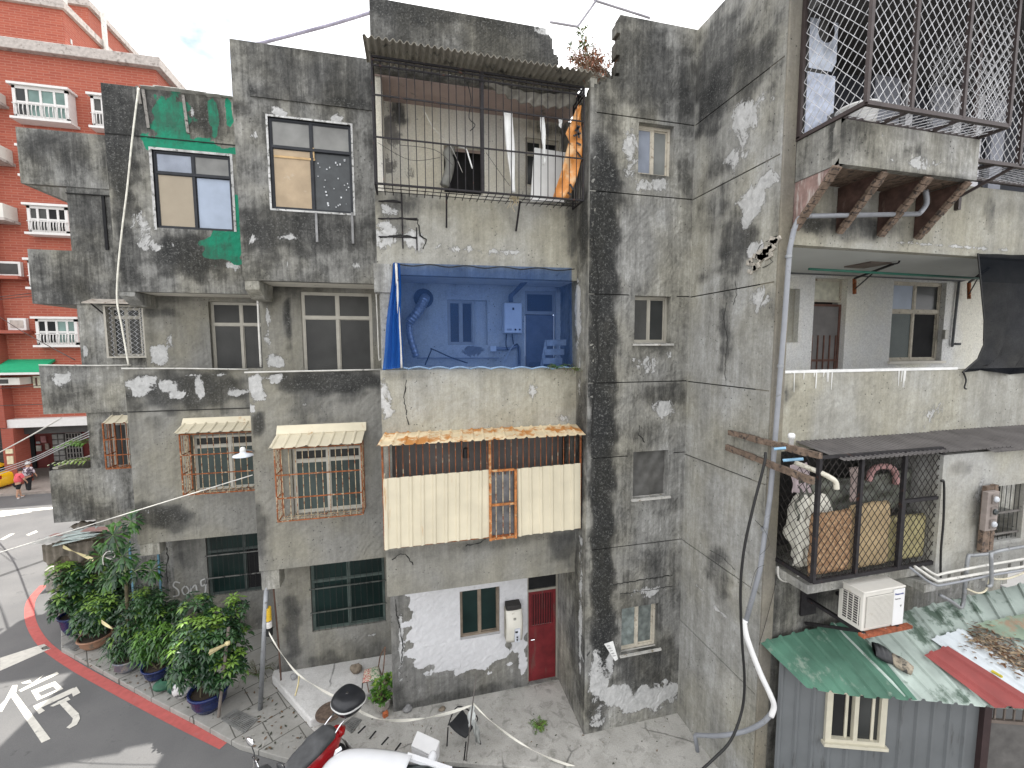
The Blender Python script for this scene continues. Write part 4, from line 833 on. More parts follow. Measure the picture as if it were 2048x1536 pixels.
s0 = (wn4[0]-SP).dot(SD); s1 = (wn4[1]-SP).dot(SD); wz0, wz1 = wn4[0].z, wn4[1].z+.02
for a, b, z0, z1 in ((0, s0, -7.62, zt_), (s1, 2.86, -7.62, zt_), (s0, s1, -7.62, wz0), (s0, s1, wz1, zt_)):
    corr(sd_(a, z1), sd_(b, z1), sd_(a, z0), .2, .03, .42, True).build('corrugated_wall', GREYS, SH)
wfm = MB(); fw = .055
def sbx(mb, a, b, z0, z1, o0, o1): mb.prism([sd_(a, z0, o0), sd_(b, z0, o0), sd_(b, z1, o0), sd_(a, z1, o0)], SN*(o1-o0))
CRF = mat('cream_window_frame', (.52, .49, .39), .5, var=.08)
for a, b, z0, z1 in ((s0-.03, s0+fw, wz0, wz1), (s1-fw, s1+.03, wz0, wz1), (s0+fw, s1-fw, wz0-.0, wz0+fw), (s0+fw, s1-fw, wz1-fw, wz1), ((s0+s1)/2-.03, (s0+s1)/2+.03, wz0+fw, wz1-fw)): sbx(wfm, a, b, z0, z1, -.02, .05)
sbx(wfm, s0-.06, s1+.06, wz0-.05, wz0, -.02, .09)
sw = wfm.build('shed_window', CRF, SH)
for a, b, o, m_ in ((s0+fw, (s0+s1)/2-.03, -.03, DKIN), ((s0+s1)/2+.03, s1-fw, -.01, GFD)):
    pn = MB(); sbx(pn, a, b, wz0+fw, wz1-fw, o, o+.01); pn.build('pane', m_, sw)
sj = MB(); sbx(sj, s0+.27, s0+.31, wz0+fw, wz1-fw, -.02, .0); sbx(sj, s1-.16, s1-.12, wz0+fw, wz1-fw, 0, .015); sj.build('sash', CRF, sw)
dp = MB(); sbx(dp, 2.86, 2.96, -7.62, zt_, -.02, .08); dp.build('door_post', mat('maroon_post', (.035, .02, .02), .6), SH)
pb_ = MB(); sbx(pb_, 2.96, 5.5, -7.62, -5.6, -.03, 0); pb_.build('shutter', mat('dim_shutter', (.10, .095, .09), .7, streak=True), SH)
dkp = MB(); sbx(dkp, 2.96, 5.5, -5.6, zt_, -.3, -.28); dkp.build('dark_opening', DKIN, SH)
br = MB()
for i in range(9): sbx(br, 3.05+i*.13, 3.07+i*.13, -5.6, -5.12, 0, .02)
sbx(br, 2.96, 5.5, -5.6, -5.55, .0, .04); br.build('opening_bars', mat('rusty_grey_bars', (.16, .13, .11), .8), SH)
def roofsheet(name, c, m, n, up, amp=.02, rag=0, seed=0):
    P = [rP(*p, up=up) for p in c]; nv = 8; rd = random.Random(seed); mb = MB(); ts = []
    for i in range(n): ts += [(i/n, 0), ((i+.38)/n, 0), ((i+.46)/n, 1), ((i+.62)/n, 1), ((i+.7)/n, 0)]
    ts.append((1, 0)); vs = []; ro = [rd.uniform(-rag, rag) for _ in range(len(ts))]
    for j in range(nv+1):
        for i, (t, h) in enumerate(ts):
            v = j/nv + (ro[i//3] if j == nv else 0)
            vs.append((P[0]*(1-t)+P[1]*t)*(1-v)+(P[3]*(1-t)+P[2]*t)*v + Vector((0, 0, h*amp - .05*(math.sin(t*3.1)*v*v if seed == 1 else 0))))
    k = len(ts); mb.add(vs, [(j*k+i, j*k+i+1, (j+1)*k+i+1, (j+1)*k+i) for j in range(nv) for i in range(k-1)])
    return mb.build(name, m, SH)
GRN = mat('green_roof_sheet', (.06, .145, .10), .6, .1, var=.4, sc=1.6, dirt=(.19, .25, .20), dsc=3.4, dth=.6, bump=.05)
PGR = mat('faded_green_sheet', (.36, .42, .38), .6, .1, var=.25, sc=2, dirt=(.09, .13, .10), dsc=2.6, dth=.53, bump=.05)
PBL = mat('pale_blue_white_sheet', (.52, .56, .58), .5, .1, var=.1, sc=2, dirt=(.2, .2, .19), dsc=5, dth=.66, bump=.05)
RDS = mat('red_roof_sheet', (.25, .05, .045), .6, .1, var=.25, sc=2, dirt=(.22, .06, .05), dsc=4, dth=.62, bump=.05)
roofsheet('roof_sheet', [(1810, 1222), (2120, 1150), (2250, 1440), (1975, 1414)], PGR, 9, -.026, .032, seed=5)
roofsheet('roof_sheet', [(1650, 1252), (1815, 1221), (1990, 1416), (1800, 1398)], PGR, 6, .0, .032, .006, 2)
roofsheet('roof_sheet', [(1519, 1284), (1700, 1240), (1835, 1400), (1614, 1376)], GRN, 7, .026, .034, .008, 1)
roofsheet('roof_sheet', [(1862, 1278), (1925, 1258), (2110, 1385), (2060, 1420)], PBL, 3, .03, .03, .01, 3)
roofsheet('roof_sheet', [(1848, 1310), (1896, 1292), (2100, 1420), (1990, 1416)], RDS, 2, .06, .03, .008, 4)
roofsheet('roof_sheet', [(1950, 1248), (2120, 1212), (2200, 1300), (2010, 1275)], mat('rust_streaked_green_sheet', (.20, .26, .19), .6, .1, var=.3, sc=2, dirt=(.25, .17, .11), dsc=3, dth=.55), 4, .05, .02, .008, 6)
# ================================================================ fixtures on the bays
def netmat(name, tint, col, f, rough=.8):
    t = NT(name); t.t.nodes.remove(t.b)
    tr = t.n('ShaderNodeBsdfTransparent', {0: c4(tint)}); df = t.n('ShaderNodeBsdfDiffuse', {0: c4(col)}); tl = t.n('ShaderNodeBsdfTranslucent', {0: c4(col)})
    a = t.n('ShaderNodeMixShader', {0: .4, 1: df.outputs[0], 2: tl.outputs[0]})
    v = t.math('ADD', f, t.math('MULTIPLY', t.math('SUBTRACT', t.noise(3, 4), .5), .25))
    m = t.n('ShaderNodeMixShader', {0: v, 1: tr.outputs[0], 2: a.outputs[0]}); t.t.links.new(m.outputs[0], t.out.inputs[0]); return t.m
BNET = netmat('blue_netting', (.52, .64, .88), (.04, .10, .28), .29)
BNET2 = netmat('blue_netting_folded', (.4, .55, .9), (.02, .13, .46), .62)
KNET = netmat('black_shade_net', (.4, .4, .42), (.014, .016, .02), .82)
def barcage(name, label, X0, X1, Yf, Yw, z0, z1, nb, nside, rails, m, r=.008, post=.02, floor=True, mf=None):
    root = thing(name, label, 'window cage', ((X0+X1)/2, Yf, z0), 'iron window cages')
    b = MB(); mf = mf or m
    for x, y in ((X0, Yf), (X1, Yf), (X0, Yw), (X1, Yw)): b.box(x-post/2, y-post/2, z0, x+post/2, y+post/2, z1)
    for z in (z0, z1):
        b.box(X0, Yf-post/2, z-post/2, X1, Yf+post/2, z+post/2)
        for x in (X0, X1): b.box(x-post/2, Yf, z-post/2, x+post/2, Yw, z+post/2)
    for f in rails:
        z = z0+(z1-z0)*f; b.box(X0, Yf-.02, z-.012, X1, Yf-.008, z+.012)
        for x in (X0, X1): b.box(x-.006, Yf, z-.012, x+.006, Yw, z+.012)
    b.build('frame', mf, root)
    g = MB(); rd = random.Random(nb)
    for i in range(1, nb): x = X0+(X1-X0)*i/nb; g.tube([(x, Yf, z0), (x+rd.uniform(-.01, .01), Yf, z1)], r, 5)
    g.build('front_bars', m, root)
    for x in (X0, X1):
        s = MB()
        for i in range(1, nside): y = Yf+(Yw-Yf)*i/nside; s.tube([(x, y, z0), (x, y, z1)], r, 5)
        s.build('side_bars', m, root)
    if floor:
        f = MB()
        for i in range(1, nb): x = X0+(X1-X0)*i/nb; f.tube([(x, Yf, z0), (x, Yw, z0)], r, 4)
        for k in (1, 2): y = Yf+(Yw-Yf)*k/3; f.tube([(X0, y, z0-.008), (X1, y, z0-.008)], r, 4)
        f.build('floor_bars', m, root)
    return root
# big black cage of the top balcony
YK = 7.3; kz0, kz1 = yP(960, 384, YK).z, yP(950, 143, YK).z; kx0, kx1 = yP(747, 250, YK).x, yP(1167, 290, YK).x
K = barcage('balcony_cage', 'large black iron cage with torn cloths closing the top balcony', kx0, kx1, YK, YA-.02, kz0, kz1, 27, 4, (.37, .70, .93, .97), BLK, .0075, .028)
mpx = yP(965, 270, YK).x; MB().box(mpx-.025, YK-.015, kz0, mpx+.025, YK+.015, kz1).build('post', BLK, K)
for i, pts in enumerate((((893, 388), (893, 455)), ((1040, 402), (1032, 462)))): MB().beam(yP(*pts[0], YK+.15), yP(*pts[1], YA-.02), .03).build('support_strut', BLK, K)
zf = yP(930, 120, 7.05).z
cr_ = corr((kx0-.1, YA-.01, kz1+.16), (kx1+.06, YA-.01, kz1+.16), (kx0-.1, 7.0, kz1+.06), .1, .045, nlen=3); 
tag(cr_.build('corrugated_awning', FIBRE, solid=.008), 'grey wavy fibre cement awning above the large black iron cage', 'awning')
def cloth(name, label, cat, corners, m, nu=16, nv=24, amp=.03, fold=5, seed=0, group=None, sag=0):
    P = [Vector(p) for p in corners]
    def fn(u, v):
        p = (P[0]*(1-u)+P[1]*u)*(1-v)+(P[3]*(1-u)+P[2]*u)*v
        return p+Vector((amp*.5*math.sin(v*7+u*9+seed), amp*math.sin(u*fold*6.28+seed+2*v)*(.4+.6*v), -sag*math.sin(u*math.pi)))
    o = MB().sheet(fn, nu, nv).build(name, m, smooth=True, solid=.003); return tag(o, label, cat, group)
GTARP = mat('grimy_grey_cloth', (.20, .19, .165), .95, var=.35, sc=6)
cloth('torn_cloth', 'grimy grey cloth sagging under the roof of the black iron cage', 'cloth', [yP(968, 158, 7.42), yP(1158, 182, 7.42), yP(1145, 215, 7.5), yP(975, 175, 7.5)], GTARP, 40, 8, .05, 7, 1, sag=.12)
WST = mat('white_plastic_strip', (.72, .72, .70), .6, var=.08)
cloth('white_strip', 'longest white plastic strip hanging inside the black iron cage', 'plastic strip', [yP(1006, 224, 7.34), yP(1026, 223, 7.34), yP(1031, 385, 7.34), yP(1023, 385, 7.34)], WST, 6, 20, .02, 2, 2, 'white strips hanging in the cage')
cloth('white_strip', 'medium white plastic strip in front of the leaning white board', 'plastic strip', [yP(1080, 235, 7.34), yP(1089, 234, 7.34), yP(1092, 322, 7.34), yP(1087, 332, 7.34)], WST, 6, 16, .02, 2, 3, 'white strips hanging in the cage')
cloth('white_strip', 'shortest white plastic scrap high in the cage near the orange banner', 'plastic strip', [yP(1117, 238, 7.34), yP(1126, 237, 7.34), yP(1122, 257, 7.34), yP(1118, 252, 7.34)], WST, 6, 6, .01, 2, 4, 'white strips hanging in the cage')
wb = MB().prism([yP(1069, 295, 7.9), yP(1132, 305, 7.9), yP(1128, 405, 7.75), yP(1061, 402, 7.75)], (0, .03, .0)).build('leaning_board', mat('white_board', (.66, .66, .64), .6, var=.04)); tag(wb, 'large white board leaning inside the caged top balcony', 'board')
ban = thing('orange_banner', 'crumpled orange banner with black letters hung at the right end of the cage', 'banner', yP(1140, 300, 7.36))
OR = mat('faded_orange_vinyl', (.62, .25, .06), .6, var=.3, sc=3, dirt=(.66, .42, .22), dsc=3, dth=.5)
def bfn(C4, amp, sd):
    P = [Vector(c) for c in C4]
    return lambda u, v: (P[0]*(1-u)+P[1]*u)*(1-v)+(P[3]*(1-u)+P[2]*u)*v+Vector((0, amp*math.sin(u*7+v*5+sd), amp*.4*math.sin(v*9)))
MB().sheet(bfn([yP(1158, 208, 7.36), yP(1163, 215, 7.36), yP(1164, 318, 7.36), yP(1130, 270, 7.36)], .03, 0), 12, 16).build('upper_fold', OR, ban, smooth=True, solid=.004)
MB().sheet(bfn([yP(1138, 285, 7.38), yP(1164, 316, 7.38), yP(1140, 398, 7.38), yP(1106, 397, 7.38)], .03, 2), 12, 16).build('lower_fold', OR, ban, smooth=True, solid=.004)
for s in (((1150, 262), (1160, 252)), ((1147, 272), (1162, 266)), ((1155, 250), (1158, 276)), ((1152, 285), (1162, 290)), ((1140, 368), (1147, 380)), ((1135, 385), (1143, 390))): MB().beam(yP(*s[0], 7.315), yP(*s[1], 7.315), .035, .004, up=(0, 1, 0)).build('letter_stroke', CABK, ban)
def cable(name, label, cat, pts, r, m, n=6, group=None, smooth=True, sub=5):
    return tag(MB().tube(curve(pts, sub), r, n).build(name, m, smooth=smooth), label, cat, group)
cable('hanging_wire', 'thick bundle of black wires dangling beside the middle post of the cage', 'wire', [yP(935, 165, 7.4), yP(942, 200, 7.4), yP(938, 235, 7.4), yP(950, 250, 7.4), yP(940, 262, 7.4)], .008, CABK, 5)
cable('hanging_wire', 'pale thin wire slanting across the left half of the cage', 'wire', [yP(845, 215, 7.4), yP(868, 257, 7.4), yP(900, 290, 7.4), yP(925, 345, 7.4)], .004, PIPW, 4)
cable('plastic_strip', 'bent white strip stuck in the bars before the dark doorway', 'plastic strip', [yP(918, 294, 7.32), yP(932, 298, 7.32), yP(938, 315, 7.32), yP(945, 337, 7.32)], .012, WST, 4)
cable('duct_hose', 'grey hose standing in the dark doorway of the caged balcony', 'hose', [yP(888, 372, 8.4), yP(896, 350, 8.4), yP(900, 325, 8.4), yP(895, 306, 8.45), yP(903, 300, 8.6)], .085, mat('grey_hose', (.22, .22, .20), .7, var=.2), 10)
rt = MB(); rd = random.Random(11)
for i in range(26):
    p = yP(1028+rd.uniform(-8, 8), 392+rd.uniform(-4, 4), 7.4); pts = [p]
    for k in range(4): pts.append(pts[-1]+Vector((rd.uniform(-.04, .04), rd.uniform(-.03, .03), rd.uniform(-.075, .02))))
    rt.tube(pts, .004, 4)
tag(rt.build('dry_roots', mat('dry_straw', (.45, .38, .25), .9)), 'tuft of dry straw hanging below the black cage floor', 'dry plant')
for s in range(3): cable('thin_wire', ['thin wire looping across the upper left of the cage', 'thin wire slanting down in the middle of the cage', 'thin wire beside the white strip in the cage'][s], 'wire', [[yP(755, 285, 7.5), yP(820, 320, 7.6), yP(880, 315, 7.6)], [yP(905, 330, 7.5), yP(870, 300, 7.6), yP(800, 290, 7.5)], [yP(972, 305, 7.5), yP(1000, 345, 7.5), yP(1020, 372, 7.5)]][s], .004, CABK, 4)
# blue net and what hangs on the balcony behind it
BN = thing('blue_net', 'translucent blue net stretched across the third floor balcony', 'netting', yP(960, 735, 7.7))
n0, n1, n2, n3 = yP(789, 526, 7.72), yP(1143, 536, 7.72), yP(1145, 735, 7.74), yP(772, 736, 7.74)
MB().sheet(lambda u, v: (n0*(1-u)+n1*u)*(1-v)+(n3*(1-u)+n2*u)*v+Vector((0, .02*math.sin(u*21)*math.sin(v*3)-.01, .018*abs(math.sin(u*19))*(v > .95))), 60, 24).build('net', BNET, BN, smooth=True)
f0, f1, f2, f3 = yP(786, 525, 7.66), yP(800, 527, 7.66), yP(806, 735, 7.62), yP(764, 740, 7.62)
MB().sheet(lambda u, v: (f0*(1-u)+f1*u)*(1-v)+(f3*(1-u)+f2*u)*v+Vector((.01*math.sin(v*9), .035*math.sin(u*20+v*2), 0)), 24, 20).build('gathered_fold', BNET2, BN, smooth=True)
hm = MB(); k = 9
for i in range(k):
    a, b = yP(775+i*41, 738, 7.70), yP(775+(i+1)*41, 737, 7.70); mid = (a+b)/2+Vector((0, -.02, .035)); hm.tube(curve([a, mid, b], 6), .016, 6)
hm.build('rolled_hem', mat('pale_blue_hem', (.20, .30, .45), .7, var=.3), BN, smooth=True)
tp_ = MB(); tp_.tube(curve([yP(789+i*36, 527+i*1.1+(4 if i % 2 else 0), 7.70) for i in range(11)], 4), .01, 5); tp_.build('top_cord', CABK, BN)
cable('net_pole', 'pale conduit pole holding the gathered left edge of the blue net', 'pole', [yP(792, 527, 7.64), yP(798, 640, 7.64), yP(803, 736, 7.64)], .022, PIPW, 8)
def heater(label, r, Y, dep, tall=False):
    x0, z0, x1, z1 = r; root = thing('water_heater', label, 'water heater', ((x0+x1)/2, Y, z0), 'gas water heaters'); b = MB()
    if tall:
        n = 8; prof = []
        for i in range(n+1): t = i/n; prof.append((t, .0+dep*.25*math.sin(t*math.pi)))
        b.sheet(lambda u, v: Vector((x0+(x1-x0)*u, Y+.06-dep*.25*math.sin(v*math.pi)-.04*math.sin(u*math.pi)**.5, z0+(z1-z0-.1)*v)), 10, 12)
        cs = b.build('casing', OFFW, root, smooth=True, solid=.01)
        MB().box(x0+.004, Y+.06, z0+.01, x1-.004, Y+dep, z1-.1).build('back_shell', mat('dark_beige_shell', (.32, .30, .25), .6), root, bevel=.015)
        MB().box(x0+.02, Y+.02, z1-.1, x1-.02, Y+dep, z1+.01).build('exhaust_top', mat('sooty_metal', (.03, .028, .026), .8), root, bevel=.02)
        xm, w = (x0+x1)/2, (x1-x0)
        MB().box(xm-.01, Y-.062, z0+.04, xm+.12*w/.4, Y-.03, z0+.34).build('control_panel', mat('pale_panel_grey', (.5, .52, .56), .5), root)
        MB().box(xm-.03, Y-.062, z0+.54, xm+.02, Y-.04, z0+.58).build('badge', mat('grey_badge', (.25, .25, .22), .5), root)
        for k in range(2): MB().lathe([(.0, .0), (.016, .0), (.016, .02), (0, .02)], (xm+.04, Y-.064, z0+.1+.06*k), 10, Matrix.Rotation(math.pi/2, 3, 'X')).build('knob', BLKP, root)
        MB().box(xm+.0, Y-.066, z0+.25, xm+.06, Y-.058, z0+.29).build('display', BLKP, root)
    else:
        b.box(x0, Y, z0, x1, Y+dep, z1); b.build('casing', WHT, root, bevel=.012); xm, w = (x0+x1)/2, x1-x0
        MB().box(xm-.02, Y-.004, z1-.14, xm+.02, Y+.002, z1-.09).build('badge', CABK, root)
        for k in range(2): MB().lathe([(0, 0), (.02, 0), (.018, .02), (0, .02)], (x1-.14+.09*k, Y, z0+.07), 10, Matrix.Rotation(math.pi/2, 3, 'X')).build('knob', BLKP, root)
        MB().box(x0+.05, Y-.004, z0+.05, x0+.15, Y+.002, z0+.09).build('label_plate', mat('label_grey', (.4, .4, .42), .5), root)
    return root
heater('white square water heater hanging behind the blue net', R(8.46, 1009, 606, 1044, 666), 8.46, .22)
heater('cream rounded water heater with a sooty top beside the red door', R(8.44, 1013, 1214, 1046, 1286), 8.46, .24, True)
hx = yP(1022, 604, 8.55); cable('flue_pipe', 'grey flue pipe rising diagonally from the white water heater', 'pipe', [hx, hx+Vector((0, 0, .12)), yP(1029, 585, 8.5), yP(1078, 535, 7.95)], .045, mat('flue_grey', (.10, .105, .115), .6), 10)
for i, p in enumerate(([(1013, 668), (1012, 690), (1016, 700)], [(1034, 668), (1030, 685), (1020, 700), (1008, 724)], [(1024, 668), (1028, 690), (1036, 690), (1038, 728)])): cable('heater_hose', ['short black hose left under the white water heater', 'pale hose slanting down under the white water heater', 'dark hose curving right under the white water heater'][i], 'hose', [yP(x, y, 8.6) for x, y in p], .012, [CABK, PIPW, CABK][i], 6)
cable('junction_pipe', 'grey pipe running from the junction box to the floor by the balcony door', 'pipe', [yP(990, 697, 8.66), yP(1020, 697, 8.66), yP(1033, 692, 8.66), yP(1038, 700, 8.66), yP(1038, 735, 8.66)], .035, PVC, 8)
jb = R(8.62, 981, 692, 993, 703); tag(MB().box(jb[0], 8.62, jb[1], jb[2], 8.7, jb[3]).build('junction_box', ALW, bevel=.008), 'small white junction box on the wall behind the blue net', 'junction box')
AD = mat('crinkled_aluminium', (.42, .43, .45), .4, .7, bump=.8, bsc=60)
ad = thing('exhaust_duct', 'silver flexible duct coming out of the wall behind the blue net', 'duct', yP(848, 600, 8.6))
pl_ = yP(847, 597, 8.68); MB().lathe([(.0, 0), (.19, 0), (.19, .03), (0, .03)], pl_, 20, Matrix.Rotation(math.pi/2, 3, 'X')).build('wall_plate', DKG, ad)
dpth = curve([yP(850, 597, 8.65), yP(848, 600, 8.5), yP(838, 620, 8.45), yP(818, 645, 8.45)], 10); MB().tube(dpth, [.085+.012*(i % 2) for i in range(len(dpth))], 14).build('upper_duct', AD, ad)
dpth = curve([yP(818, 645, 8.45), yP(820, 672, 8.4), yP(833, 714, 8.4)], 10); MB().tube(dpth, [.06+.01*(i % 2) for i in range(len(dpth))], 12).build('lower_duct', AD, ad)
cable('wall_pipe', 'thin pipe running low along the wall behind the blue net', 'pipe', [yP(834, 716, 8.64), yP(900, 716, 8.64), yP(998, 716, 8.64)], .014, CABG, 6)
cable('loose_hose', 'black hose looping from the floor behind the blue net', 'hose', [yP(850, 730, 8.3), yP(862, 702, 8.3), yP(864, 698, 8.3), yP(900, 714, 8.3), yP(935, 726, 8.3)], .012, CABK, 6)
lm = yP(962, 546, 8.2); tag(MB().lathe([(.0, 0), (.05, .03), (.07, .09), (.05, .15), (.06, .16), (.06, .2), (0, .2)], lm, 16).build('ceiling_lamp', ALW, smooth=True), 'white globe lamp under the ceiling behind the blue net', 'lamp')
lad = thing('step_ladder', 'aluminium step ladder behind the right end of the blue net', 'ladder', yP(1100, 735, 8.2)); YL = 8.2
ALM = mat('pale_aluminium', (.40, .40, .38), .4, .5)
for n_, a, b, w in (('rail', (1093, 680), (1083, 735), .06), ('rail', (1113, 684), (1122, 735), .05)): MB().beam(yP(*a, YL), yP(*b, YL), w, .03, up=(0, 1, 0)).build(n_, ALM, lad)
for a, b in (((1093, 686), (1132, 685)), ((1089, 704), (1128, 704)), ((1085, 722), (1124, 722))): MB().beam(yP(*a, YL-.03), yP(*b, YL-.03), .035, .12).build('step', ALM, lad)
# cream corrugated enclosure and awnings
YE = 7.42
EN = thing('sheet_metal_enclosure', 'cream corrugated metal enclosure with rusty bars under the rusting awning', 'enclosure', yP(960, 1090, YE))
def panel(xl, xr, tl, tr, bl_, br_): return corr(yP(xl, tl, YE), yP(xr, tr, YE), yP(xl+2, bl_, YE), .2, .025, .5, True, ragged=.006)
panel(767, 979, 957, 939, 1099, 1078).build('corrugated_panel', CREAM, EN); panel(1034, 1161, 937, 926, 1072, 1057).build('corrugated_panel', CREAM, EN)
ex0, ex1 = yP(767, 1000, YE).x, yP(1161, 1000, YE).x; ez0, ez1, ezt = yP(960, 1080, YE).z, yP(960, 945, YE).z, yP(960, 880, YE).z
MB().box(ex0, YE, ez0, ex0+.02, YA, ez1).build('side_panel', CREAM, EN)
ub = MB()
for i in range(33): x = ex0+(ex1-ex0)*i/32; ub.tube([(x, YE+.03, ez1-.08), (x, YE+.03, ezt+.05)], .0075, 5)
ub.box(ex0, YE+.02, ezt+.03, ex1, YE+.04, ezt+.06); ub.box(ex0, YE+.02, ez0+.01, ex1, YE+.04, ez0+.04)
for x in (ex0, ex1): ub.box(x-.015, YE+.01, ez0, x+.015, YE+.04, ezt+.05); ub.box(x-.015, YE+.02, ezt+.0, x+.015, YA, ezt+.04)
ub.build('rusty_bars', RUST, EN)
fx0, fx1 = yP(978, 1000, YE).x, yP(1033, 1000, YE).x; fz1 = yP(1005, 940, YE).z; fzm = yP(1005, 1008, YE).z
fb_ = MB()
for x in (fx0+.02, fx1-.02): fb_.box(x-.022, YE-.03, ez0-.03, x+.022, YE+.01, fz1 if x > fx0+.1 else ezt+.05)
for z in (fz1, fzm, ez0): fb_.box(fx0+.045, YE-.028, z-.02, fx1-.045, YE+.006, z+.02)
ff = fb_.build('rusty_window_frame', mat('orange_rust', (.38, .15, .05), .9, .1, var=.5, sc=16, dirt=(.50, .38, .22), dsc=9, dth=.55), EN)
vb = MB()
for i in range(1, 4): x = fx0+(fx1-fx0)*i/4; vb.tube([(x, YE-.01, ez0), (x, YE-.01, fz1)], .009, 6)
vb.build('window_bars', RUSTL, ff); MB().box(fx0+.04, YE+.05, ez0, fx1-.04, YE+.06, fz1).build('plastic_pane', mat('grey_plastic_pane', (.12, .12, .125), .5, var=.4, sc=6), ff)
bd = yP(935, 905, 8.0); MB().box(ex0+.05, 8.3, ez0, ex1-.05, 8.32, ezt+.2).build('inner_lining', mat('grey_lining', (.14, .13, .125), .9, var=.2, sc=2), EN)
MB().lathe([(.0, 0), (.07, 0), (.05, .18), (.0, .2)], yP(932, 915, 7.9), 8).build('hanging_fixture', CABK, EN)
def awning(label, tl, tr, bl_, Yw, Yf, m, pitch, flash=None, rag=.02, seed=1, mflash=None):
    a = yP(*tl, Yw-.005); b = yP(*tr, Yw-.005); c = yP(*bl_, Yf); b.z = a.z = (a.z+b.z)/2
    root = thing('awning', label, 'awning', (a+b)/2, 'sheet metal awnings')
    w = c-a; a2 = a; o = corr(a2, b, Vector((c.x, Yf, c.z)), pitch, .022, .42, True, ragged=rag, seed=seed, nlen=6).build('sheet', m, root, solid=.003)
    if flash: MB().prism([a+Vector((-.01, 0, .0)), a+Vector((-.01, 0, flash)), a+Vector((-.01, -.015, flash)), a+Vector((-.01, -.11, -.03)), a+Vector((-.01, -.09, -.05))], (b.x-a.x+.03, 0, 0)).build('flashing', mflash or CREAM, root)
    return root
awning('long cream awning stained orange with rust above the corrugated enclosure', (768, 866), (1152, 849), (753, 893), YA, 7.12, CREAMR, .19, rag=.008)
awning('cream awning with a torn rusty lip over the barred window right of the lamp', (556, 862), (731, 858), (537, 897), YB, 8.82, CREAM, .2, .13, .05, 5)
awning('cream awning with a dark mouldy streak over the left barred window', (368, 843), (535, 840), (346, 868), YC, 10.85, CREAM, .22, .1, .02, 3)
awning('short cream awning over the barred window at the bay end', (221, 831), (300, 829), (203, 848), YD-.03, 13.5, CREAM, .22, None, .04, 4)
zb2 = yP(640, 1036, 8.95).z; zt2 = yP(640, 893, 8.95).z
barcage('window_cage', 'rusty window cage right of the lamp, with a flaking wide edge', yP(552, 970, 8.95).x, yP(724, 960, 8.95).x, 8.95, YB-.01, zb2, zt2, 13, 4, (.32, .64), RUSTL, .008, .022, mf=RUST)
zb2 = yP(440, 985, 11.0).z; zt2 = yP(440, 866, 11.0).z
barcage('window_cage', 'rusty window cage left of the lamp, partly hidden by the nearer bay', yP(363, 930, 11.0).x, yP(545, 930, 11.0).x, 11.0, YC-.01, zb2, zt2, 14, 4, (.34, .66), RUSTL, .009, .026, mf=RUST)
zb2 = yP(230, 937, 13.6).z; zt2 = yP(230, 846, 13.6).z
barcage('window_cage', 'narrow rusty window cage at the end bay beside the palm', yP(209, 890, 13.6).x, yP(290, 890, 13.6).x, 13.6, YD-.04, zb2, zt2, 7, 3, (.3, .64), RUST, .01, .03)
# wire guard over the end bay's window
def chain(mb, P, U, V, nu, nv, r=.005):
    du = U/nu; dv = V/nv
    for i in range(nu):
        pts = []
        for k in range(nv*2+1):
            s = .5+(.5 if (k+i) % 2 else -.5)*.98; pts.append(P+du*(i+s)+dv*(k/2))
        mb.tube(pts, r, 3, cap=False)
    return mb
WG = thing('window_guard', 'diamond wire guard with a dirty little awning over the end bay window', 'window guard', yP(250, 715, YD-.2))
a = yP(219, 713, YD-.15); b = yP(283, 614, YD-.15); gmb = MB(); chain(gmb, Vector((a.x, YD-.15, a.z)), Vector((b.x-a.x, 0, 0)), Vector((0, 0, b.z-a.z)), 12, 11, .006); gmb.build('wire_mesh', WIRE, WG)
fr = MB()
for q4 in ((a.x-.05, a.z-.04, a.x, b.z+.04), (b.x, a.z-.04, b.x+.05, b.z+.04), (a.x, a.z-.04, b.x, a.z), (a.x, b.z, b.x, b.z+.04)): fr.box(q4[0], YD-.17, q4[1], q4[2], YD-.03, q4[3])
fr.build('frame', ALG, WG)
MB().prism([(a.x-.35, YD-.04, b.z+.18), (a.x-.35, YD-.45, b.z+.05), (a.x-.35, YD-.45, b.z+.08), (a.x-.35, YD-.04, b.z+.21)], (b.x-a.x+.6, 0, 0)).build('canopy', mat('dirty_canopy', (.42, .38, .33), .9, var=.3, dirt=(.2, .15, .12), dsc=7), WG)
MB().beam((a.x-.25, YD-.3, b.z+.08), (a.x-.03, YD-.05, b.z-.28), .03).build('brace', BLK, WG)
# conduits, ropes and cables on the facade
cable('conduit', 'white conduit along the window ledge next to the blue net', 'conduit', [yP(489, 745, YB-.04), yP(620, 742, YB-.04), yP(763, 739, YB-.04)], .018, PIPW, 6, sub=3)
cable('conduit', 'white conduit along the ledge of the green painted bay', 'conduit', [yP(243, 737, YC-.05), yP(370, 737, YC-.05), yP(497, 739, YC-.05)], .018, PIPW, 6, sub=3)
cable('conduit', 'white conduit along the ledge of the end bay', 'conduit', [yP(78, 730, YD-.08), yP(180, 731, YD-.08), yP(262, 730, YD-.08)], .02, PIPW, 6, sub=3)
cable('conduit', 'upright white conduit right of the beige window, bending into the net', 'conduit', [yP(751, 560, YB+.03), yP(755, 640, YB+.03), yP(758, 715, YB+.03), yP(762, 718, YB+.03), yP(778, 717, YB+.03)], .014, PIPW, 6, sub=3)
cable('conduit', 'upright white conduit between the two beige windows', 'conduit', [yP(515, 580, YBB-.2), yP(518, 660, YBB-.2), yP(522, 734, YBB-.2)], .022, PIPW, 6, sub=3)
